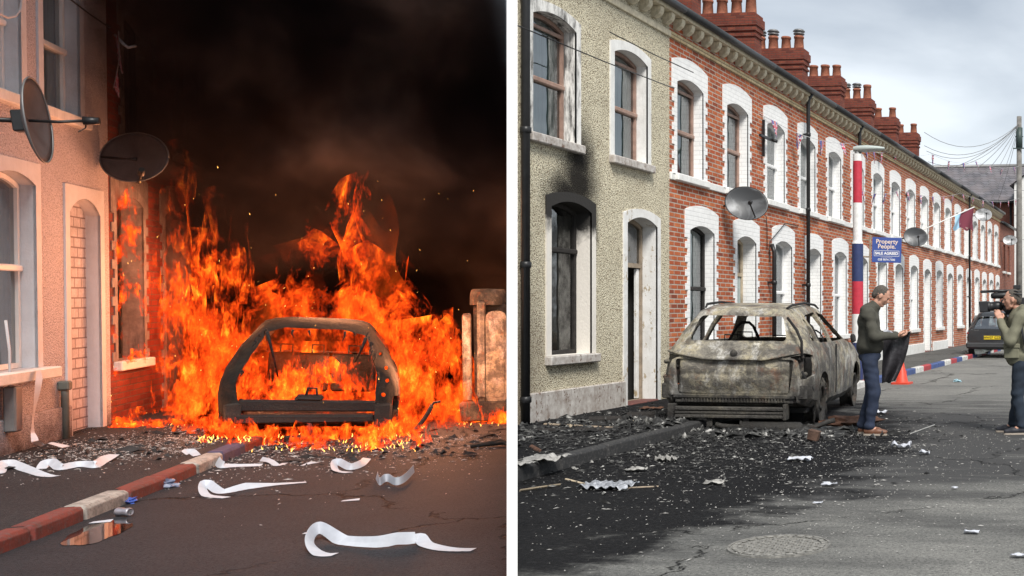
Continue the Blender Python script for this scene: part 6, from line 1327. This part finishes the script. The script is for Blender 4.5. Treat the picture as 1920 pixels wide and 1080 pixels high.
# ================================================================ FIRE AND SMOKE of the burning street
def flame_mat(name, k=1.0, top=1.0, fine=1.0, body=.78, fil=1.0, seed=0.):
    g = G(name); at_ = g.n('Attribute', attribute_name='heat').outputs['Fac']
    co = g.map((1, 1, .62), loc=(seed, seed*.7, seed*1.3)); w = g.vadd(co, g.vscale(g.noise(2.6*fine, 4, .6, co, out=1), .42/fine)); w2 = g.vadd(w, g.vscale(g.noise(8*fine, 2, .5, w, out=1), .10/fine))
    n1 = g.noise(1.9*fine, 5, .62, w); n2 = g.noise(5.2*fine, 3, .55, w2); n3 = g.noise(11*fine, 2, .5, w2)
    heat = g.math('ADD', g.math('MULTIPLY', g.math('SUBTRACT', n1, .5), 2.1), at_)
    r1 = g.math('ABSOLUTE', g.math('SUBTRACT', n2, .5)); r2 = g.math('ABSOLUTE', g.math('SUBTRACT', n3, .5))
    fl = g.math('MAXIMUM', g.ramp(r1, [(0, 1), (.03, .5), (.07, 0)]), g.math('MULTIPLY', g.ramp(r2, [(0, 1), (.03, .3), (.06, 0)]), .8))
    flm = g.math('MULTIPLY', g.math('MULTIPLY', fl, g.ramp(heat, [(.35, 0), (.75, 1)])), fil)
    hc = g.math('ADD', heat, .09); cb = g.ramp(hc, [(.05, (.14, .005, .001)), (.28, (.50, .030, .003)), (.42, (.90, .10, .006)), (.58, (1.05, .27, .015)), (.74, (1.15, .50, .05)), (.95, (1.25, .80, .14))])
    tex = g.ramp(n2, [(.3, .60), (.60, 1.3)]); cb = g.mix(1., cb, tex, 'MULTIPLY')
    cf = g.ramp(hc, [(.25, (1.1, .18, .01)), (.5, (1.4, .55, .05)), (.8, (1.8, 1.1, .28))])
    ab = g.math('MULTIPLY', g.ramp(heat, [(.08, 0), (.42, body), (.8, min(1, body*1.35))]), g.ramp(n2, [(.28, .55), (.5, 1)]))
    alpha = g.math('MAXIMUM', ab, flm); col = g.mix(flm, cb, cf)
    em = g.n('Emission', {'Color': col, 'Strength': k}); tr = g.n('BsdfTransparent')
    sh = g.n('MixShader', {0: alpha, 1: tr.outputs[0], 2: em.outputs[0]}); g.t.links.new(sh.outputs[0], g.out.inputs[0])
    g.m.cycles.emission_sampling = 'NONE'; return g.m
FK = 1.3
MF = [flame_mat('flame_sheets', FK, seed=1.), flame_mat('flame_sheets_fine', FK*1.1, fine=1.9, body=.45, seed=4.), flame_mat('flame_filaments', FK*1.3, fine=2.3, body=.72, fil=1., seed=7.)]
def curtain(mb_list, x0, x1, y, H, z0=0., heat0=.85, heat1=-.25, nu=26, nv=22, lean=.25, ph=None, wig=.22, mi=0, base_w=1.):
    """one folded flame sheet; H(u) gives its height"""
    ph = random.uniform(0, 50) if ph is None else ph; V, Fc, Ht = mb_list; b = len(V)
    for j in range(nv):
        v = j/(nv-1)
        for i in range(nu):
            u = i/(nu-1); h = H(u) if callable(H) else H; z = z0+h*v
            nx = mnoise.noise(Vector((u*3+ph, z*.9, ph))); ny = mnoise.noise(Vector((u*5-ph, z*1.3, ph+7)))
            x = x0+(x1-x0)*(.5+(u-.5)*(1-.25*v*base_w))+nx*wig*(.3+v*1.2)+lean*v*h*.12; yy = y+ny*wig*1.4+.1*math.sin(u*9+ph)
            V.append((x, yy, z)); edge = min(1, min(u, 1-u)*7)
            Ht.append(heat0+(heat1-heat0)*v**1.15-(1-edge)*.65-(.30 if v < .03 and z0 > .3 else 0)-max(0, v-.75)*3.2)
    for j in range(nv-1):
        for i in range(nu-1): Fc.append((b+j*nu+i, b+j*nu+i+1, b+(j+1)*nu+i+1, b+(j+1)*nu+i))
def fire_obj(name, data, mat, label, parent=None, kind='stuff'):
    V, Fc, Ht = data; me = bpy.data.meshes.new(name); me.from_pydata(V, [], Fc); me.materials.append(mat); me.polygons.foreach_set('use_smooth', [True]*len(Fc))
    a = me.attributes.new('heat', 'FLOAT', 'POINT'); a.data.foreach_set('value', Ht)
    o = bpy.data.objects.new(name, me); COL.objects.link(o); put(o, FL); return tag(o, label, 'fire', None, kind)
def xl(px, y, py=700): return at(FL, px, py, y=y).x
def zl(py, y, px=600): return at(FL, px, py, y=y).z
def Hpx(prof, y, z0=0):
    """flame height profile given as (pixel x, pixel y of the tip) at depth y"""
    def H(px):
        for (a, b), (c, d) in zip(prof[:-1], prof[1:]):
            if a <= px <= c: return zl(b+(d-b)*(px-a)/(c-a), y, px)-z0
        return zl(prof[0][1] if px < prof[0][0] else prof[-1][1], y, px)-z0
    return H
def wall_of_fire(prof, y, pxa, pxb, **k):
    H = Hpx(prof, y, k.get('z0', 0)); d = k.pop('data'); curtain(d, xl(pxa, y), xl(pxb, y), y, lambda u: max(.05, H(pxa+(pxb-pxa)*u)), **k)
A_, B_, C_ = ([], [], []), ([], [], []), ([], [], [])
back = [(330, 560), (380, 540), (430, 520), (470, 470), (520, 455), (560, 425), (600, 470), (650, 450), (720, 470), (760, 480), (800, 560), (870, 640), (950, 740)]
for i, y in enumerate((18.6, 18.3, 17.9, 17.5, 17.0)): wall_of_fire(back, y, 300, 930, data=A_, heat0=1.05, heat1=.0, nu=60, nv=30, wig=.3)
mid = [(330, 640), (380, 560), (420, 545), (470, 560), (520, 530), (600, 560), (660, 540), (720, 560), (790, 590), (820, 640), (860, 720)]
for i, y in enumerate((16.6, 16.2, 15.8)): wall_of_fire(mid, y, 330, 870, data=A_, heat0=1.25, heat1=.05, nu=50, nv=26, wig=.25)
for y in (16.4, 16.0): wall_of_fire([(600, 480), (640, 330), (690, 315), (720, 480)], y, 615, 735, data=A_, heat0=1.1, heat1=.42, nu=16, nv=40, wig=.22, lean=.0, base_w=2)
for y in (16.1,): wall_of_fire([(600, 480), (640, 330), (690, 315), (720, 480)], y, 640, 700, data=B_, heat0=1.1, heat1=.5, nu=14, nv=40, wig=.2, base_w=1.5)
wall_of_fire([(725, 480), (765, 478), (770, 490)], 16.5, 728, 775, data=A_, heat0=.2, heat1=.45, nu=12, nv=24, z0=1.0)
wall_of_fire([(540, 410), (570, 412)], 16.6, 540, 575, data=A_, heat0=.5, heat1=.1, nu=10, nv=24, z0=.8)
# right hand flames beside the shell
for y in (15.6, 15.1, 14.7): wall_of_fire([(700, 600), (740, 600), (790, 585), (820, 640), (860, 740), (880, 780)], y, 700, 890, data=A_, heat0=1.15, heat1=.1, nu=26, nv=24)
for y in (15.3, 14.8): wall_of_fire([(700, 640), (790, 590), (850, 760)], y, 700, 860, data=B_, heat0=1.25, heat1=.15, nu=24, nv=24)
wall_of_fire([(800, 610), (880, 640), (950, 680)], 17.3, 800, 955, data=A_, heat0=.95, heat1=.05, nu=24, nv=22)
wall_of_fire([(860, 760), (950, 765)], 15.2, 862, 945, data=C_, heat0=1.2, heat1=.2, nu=16, nv=10, wig=.05)
# left column against the house front and the window
for i, (xo, s) in enumerate(((.10, 0), (.25, 1), (.45, 2), (.7, 3))):
    y0, y1 = 17.25, 18.6
    for dat, h0, h1 in ((A_, 1.05, .3), (B_, 1.2, .3)):
        V0 = len(dat[0]); curtain(dat, y0+.1*i, y1+.2*i, 0, lambda u: 2.9+.9*math.sin(u*2.2)-.3*i, heat0=h0, heat1=h1, nu=24, nv=34, wig=.16, lean=.5)
        for k_ in range(V0, len(dat[0])): a, b, c = dat[0][k_]; dat[0][k_] = (XL+xo+b*.6, a, c)
for xo in (.16, .3):
    V0 = len(C_[0]); curtain(C_, 17.25, 18.9, 0, lambda u: 2.6, heat0=1.4, heat1=.3, nu=24, nv=34, wig=.14)
    for k_ in range(V0, len(C_[0])): a, b, c = C_[0][k_]; C_[0][k_] = (XL+xo+b*.6, a, c)
# flames around the burning window (edges of the opening) and inside it
def ywall(ya, yb, xo, z0, h, dat, h0, h1, wig=.05, nu=12, nv=20):
    V0 = len(dat[0]); curtain(dat, ya, yb, 0, h, z0=z0, heat0=h0, heat1=h1, nu=nu, nv=nv, wig=wig, lean=0)
    for k_ in range(V0, len(dat[0])): a, b, c = dat[0][k_]; dat[0][k_] = (XL+xo+b*.5, a, c)
ywall(16.34, 16.66, .05, .80, .9, C_, 1.2, .6); ywall(16.40, 16.75, .08, 1.2, 1.3, C_, .75, .55, .08); ywall(16.3, 17.3, .06, .78, .26, C_, 1.35, .5); ywall(16.4, 16.95, .05, 2.25, .75, C_, 1.1, .5, .08); ywall(16.4, 17.2, -.12, .85, 1.9, A_, .6, .55, .05); ywall(16.16, 16.24, .03, .15, 1.2, C_, 1.1, .6, .02, 5)
ywall(16.0, 17.6, .12, .10, .16, C_, 1.5, .5, .05, 24, 8); ywall(16.9, 17.3, .1, 1.9, 1.0, A_, .5, .3, .08)
# inside and behind the shell
for yy, hh in ((15.4, .95), (15.9, 1.15), (16.6, 1.2)): wall_of_fire([(440, 640), (700, 640)], yy, 455, 690, data=A_, heat0=.95, heat1=.30, nu=24, nv=18, z0=.1)
cy_ = CL_[1]
for yy in (cy_+.22, cy_+.38, cy_+.6): wall_of_fire([(455, 715), (500, 700), (560, 690), (600, 705), (640, 715), (680, 700)], yy, 462, 676, data=C_, heat0=1.5, heat1=.25, nu=34, nv=12, z0=.42, wig=.08)
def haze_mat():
    g = G('painted_fire_haze'); a_ = g.n('Attribute', attribute_name='heat').outputs['Fac']; w = g.vadd(g.co, g.vscale(g.noise(1.1, 3, .5, out=1), .8)); n1 = g.noise(.9, 4, .6, g.map((1, 1, .7), vec=w))
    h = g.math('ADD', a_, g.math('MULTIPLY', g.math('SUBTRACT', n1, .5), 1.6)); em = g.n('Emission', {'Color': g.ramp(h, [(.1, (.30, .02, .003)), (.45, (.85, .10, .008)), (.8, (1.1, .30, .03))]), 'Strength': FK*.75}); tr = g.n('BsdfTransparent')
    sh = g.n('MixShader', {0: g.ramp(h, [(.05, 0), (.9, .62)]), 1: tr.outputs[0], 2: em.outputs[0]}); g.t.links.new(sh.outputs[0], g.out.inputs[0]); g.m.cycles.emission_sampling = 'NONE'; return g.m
H_ = ([], [], [])  # soft emissive sheets that paint the orange haze glow around the fire
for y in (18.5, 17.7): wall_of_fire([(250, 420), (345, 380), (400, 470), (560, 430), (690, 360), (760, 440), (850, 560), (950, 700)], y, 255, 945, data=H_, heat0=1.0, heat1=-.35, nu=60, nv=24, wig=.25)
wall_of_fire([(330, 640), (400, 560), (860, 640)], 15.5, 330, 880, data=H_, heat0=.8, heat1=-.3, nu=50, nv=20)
fire_obj('flames', H_, haze_mat(), 'emissive sheets painting the soft orange haze around the flames')
fire_obj('flames', A_, MF[0], 'broad orange flame sheets behind and around the burning shell'); fire_obj('flames', B_, MF[1], 'finer orange flames beside the burning shell and the house'); fire_obj('flames', C_, MF[2], 'yellow flame filaments on the house wall, its window and inside the shell')
# small licks of flame: curled tapering tongues
def licks(n, fn, hmin, hmax, name, label, kcol=1.):
    V, Fc, Ht = [], [], []
    for _ in range(n):
        x, y, z, sc_ = fn(); h = random.uniform(hmin, hmax)*sc_; r0 = h*random.uniform(.06, .13); ph = random.uniform(0, 9); cx = random.uniform(-1.1, 1.1); cy2 = random.uniform(-.4, .4); m = 7; nn = 5; b = len(V)
        for j in range(m):
            t = j/(m-1); rr = r0*(math.sin(PI*min(1, t*1.0+.22))**.8)*(1-t*.75); px_ = x+h*cx*t*t+h*.22*math.sin(t*5+ph)*t; py_ = y+h*cy2*t*t; pz = z+h*t
            for q in range(nn): a = 2*PI*q/nn; V.append((px_+rr*math.cos(a), py_+rr*math.sin(a), pz)); Ht.append(t+random.uniform(-.1, .1))
        for j in range(m-1):
            for q in range(nn): Fc.append((b+j*nn+q, b+j*nn+(q+1) % nn, b+(j+1)*nn+(q+1) % nn, b+(j+1)*nn+q))
    g = G('flame_tongues'); a_ = g.n('Attribute', attribute_name='heat').outputs['Fac']; nz_ = g.noise(9, 3)
    c = g.ramp(g.math('ADD', a_, g.math('MULTIPLY', g.math('SUBTRACT', nz_, .5), 1.3)), [(.0, (1.9, .95, .20)), (.28, (1.4, .40, .03)), (.55, (1.1, .22, .012)), (.95, (.7, .06, .004))])
    em = g.n('Emission', {'Color': c, 'Strength': FK*kcol}); tr = g.n('BsdfTransparent'); sh = g.n('MixShader', {0: g.ramp(a_, [(.0, .85), (.5, .5), (1., .0)]), 1: tr.outputs[0], 2: em.outputs[0]}); g.t.links.new(sh.outputs[0], g.out.inputs[0]); g.m.cycles.emission_sampling = 'NONE'
    return fire_obj(name, (V, Fc, Ht), g.m, label)
def zone(*zs):
    tot = sum(z[0] for z in zs)
    def f():
        r_ = random.uniform(0, tot)
        for z in zs:
            if r_ <= z[0]: return z[1]()
            r_ -= z[0]
        return zs[-1][1]()
    return f
def gp(pa, pb, z=0., sc_=1., jy=0.):
    """random point on the ground inside a pixel rectangle"""
    def f():
        a, b = random.uniform(pa[0], pb[0]), random.uniform(pa[1], pb[1]); q = at(FL, a, b, z=z); return q.x, q.y+random.uniform(0, jy), q.z, sc_
    return f
def minis(n, fn, wmin, wmax, hmin, hmax, data, h0=1.15, h1=-.1):
    """many small folded flame sheets, each turned its own way"""
    V, Fc, Ht = data
    for _ in range(n):
        x, y, z, sc_ = fn(); w = random.uniform(wmin, wmax)*sc_; h = random.uniform(hmin, hmax)*sc_; k0 = len(V); jt = random.uniform(-.25, .12)
        curtain(data, -w/2, w/2, 0, lambda u: h*(.55+.45*math.sin(PI*u)), heat0=h0+jt, heat1=h1+jt, nu=9, nv=9, wig=w*.28, lean=random.uniform(-.8, .8), base_w=2.)
        a = random.uniform(-.9, .9)+rad(20); ca, sa = math.cos(a), math.sin(a)
        for k in range(k0, len(V)): p = V[k]; V[k] = (x+p[0]*ca-p[1]*sa, y+p[0]*sa+p[1]*ca, z+p[2])
D_m, E_m, G_m = ([], [], []), ([], [], []), ([], [], [])
minis(420, zone((3, gp((430, 800), (790, 846))), (1.6, gp((372, 812), (470, 832), .1)), (1.5, gp((700, 790), (800, 838))), (.5, gp((860, 782), (950, 798)))), .12, .32, .10, .26, D_m, 1.45, .15)
minis(150, zone((1, gp((210, 792), (390, 802), .1, .7))), .12, .3, .06, .13, D_m, 1.45, .3)
minis(330, zone((2.6, gp((695, 760), (855, 805), 0, 1.5, .6)), (2, gp((345, 775), (440, 808), .1, 1.5, .8)), (1.5, lambda: (random.uniform(XL+.1, XL+.9), random.uniform(17.1, 18.6), random.uniform(.1, 1.7), 1.)), (1., gp((440, 770), (700, 800), 0, 1, 1.))), .25, .6, .35, 1.0, E_m, 1.15, .0)
minis(150, lambda: (xl(random.uniform(468, 668), cy_+.3), cy_+random.uniform(.12, .8), random.uniform(.42, .62), .9), .15, .35, .15, .42, G_m, 1.45, .15)
minis(60, zone((1, lambda: (XL+.06, random.uniform(16.3, 17.25), .82, .6)), (1.2, lambda: (XL+.06, random.uniform(16.34, 16.55), random.uniform(.8, 2.7), .7)), (.5, lambda: (XL+.08, random.uniform(16.5, 16.85), random.uniform(1.2, 1.9), .8))), .12, .3, .15, .4, G_m, 1.5, .45)
fire_obj('ground_flames', D_m, MF[2], 'low bright flames licking over the ground around the burning shell'); fire_obj('flames', E_m, MF[1], 'tall restless orange flames on both sides of the burning shell'); fire_obj('flames', G_m, MF[2], 'yellow flames inside the shell and round the burning window')
licks(260, zone((3, gp((430, 818), (790, 848))), (1.6, gp((370, 818), (470, 832), .1)), (1.5, gp((700, 800), (800, 840))), (.5, gp((860, 782), (950, 800))), (.6, gp((210, 792), (390, 802), .1, .5))), .02, .06, 'ground_flames', 'small bright tongues of flame on the ground around the burning shell')
licks(110, lambda: (random.uniform(-4.6, -.9), random.uniform(13.6, 16.5), random.uniform(.05, 3.0), .35), .03, .07, 'embers', 'glowing embers floating over the fire')
# lamps: the light the flames give off
def flamp(p, e_, r_=.35, c=(1, .39, .18)):
    l = bpy.data.lights.new('flame_glow', 'POINT'); l.energy = e_*.31; l.shadow_soft_size = r_; l.color = c; o = bpy.data.objects.new('flame_glow', l); COL.objects.link(o); put(o, FL, p)
for p, e_ in (((-1.2, 15.2, 1.2), 45), ((-3.9, 14.6, 2.2), 45), ((-3.7, 16.6, 1.2), 190), ((-2.9, 17.4, 1.9), 330), ((-2.2, 15.9, 2.2), 200), ((-1.6, 14.9, .8), 170), ((-4.45, 17.0, 2.3), 90), ((-3.7, 14.25, .35), 26), ((-2.6, 14.0, .25), 9), ((-2.7, 15.6, .75), 60), ((-4.75, 16.2, .4), 14), ((-1.25, 14.85, .55), 48)): flamp(p, e_)
# smoke: one closed body of noise-driven density
def smoke_mat():
    g = G('black_smoke'); X, Y, Z = g.sep(); w = g.vadd(g.co, g.vscale(g.noise(.45, 3, .5, out=1), 1.6)); n1 = g.noise(.42, 4, .58, w); n2 = g.noise(1.1, 3, .55, w)
    # thins out toward the upper right where daylight shows through
    thin = g.math('MULTIPLY', g.step(g.math('ADD', X, g.math('MULTIPLY', Z, .3)), .1, 1.4), 1.)
    d = g.ramp(g.math('SUBTRACT', g.math('ADD', n1, g.math('MULTIPLY', g.math('SUBTRACT', n2, .5), .5)), g.math('MULTIPLY', thin, .29)), [(.36, .05), (.50, .4), (.60, 1)])
    low = g.step(Z, 1.2, 3.4); fade = g.math('ADD', g.math('MULTIPLY', low, .5), .5)
    back_ = g.math('ADD', g.step(Y, 18.3, 20.5), g.math('MULTIPLY', g.step(Z, 1.9, 3.4), .8))
    dens = g.math('MULTIPLY', g.math('MULTIPLY', d, fade), g.math('MULTIPLY', g.math('MINIMUM', back_, 1.), 2.8))
    v = g.n('VolumePrincipled', {'Color': g.ramp(g.noise(.55, 4, .6, g.vadd(w, g.comb(5., 3., 1.))), [(.40, (.014, .014, .017)), (.53, (.035, .03, .032)), (.66, (.17, .14, .13))]), 'Density': dens, 'Anisotropy': .2, 'Absorption Color': (0, 0, 0, 1)}); g.t.links.new(v.outputs[0], g.out.inputs['Volume']); return g.m
prof = [(14.9, 3.6), (13.4, 7.0), (11.5, 9.4), (6, 10.), (6, 13.5), (33, 13.5), (33, .02), (17.9, .02), (15.9, 2.0)]  # pall overhead toward the camera is added out of view to dim the street
mb = MB(); n = len(prof); xr = lambda y: -DIVL*y-.06; vs = [(-4.97, y, z) for y, z in prof]+[(xr(y), y, z) for y, z in prof]
mb.add(vs, [tuple(range(n)), tuple(range(n, 2*n))[::-1]]+[(i, n+i, n+(i+1) % n, (i+1) % n) for i in range(n)]); o = mb.build('smoke', smoke_mat()); put(o, FL); tag(o, 'dense black and brown smoke rolling up behind the flames, with an added pall overhead shading the street', 'smoke', None, 'stuff')
S.cycles.volume_step_rate = .18; S.cycles.volume_max_steps = 200
# ---- nothing of the grey street's first house may reach through the divider wall
def bisect_obj(o, co, no):
    if o.type != 'MESH' or not len(o.data.vertices): return
    inv = o.matrix_world.inverted(); c = inv @ co; n = (inv.to_3x3().inverted().transposed() @ no).normalized()
    bm = bmesh.new(); bm.from_mesh(o.data)
    if any((v.co-c).dot(n) < 0 for v in bm.verts):
        bmesh.ops.bisect_plane(bm, geom=bm.verts[:]+bm.edges[:]+bm.faces[:], plane_co=c, plane_no=n, clear_inner=True); o.data = o.data.copy(); bm.to_mesh(o.data)
    bm.free()
bpy.context.view_layer.update()
for o in list(S.objects):
    r_ = o
    while r_.parent: r_ = r_.parent
    nm = r_.name.split('.')[0]; Lc = (r_.matrix_world.translation).x < -DIVT*r_.matrix_world.translation.y
    if nm == 'kerb' or (nm in ('rendered_house', 'brick_house', 'downpipe', 'cable') and not Lc): bisect_obj(o, Vector((0, 0, 0)), _n)
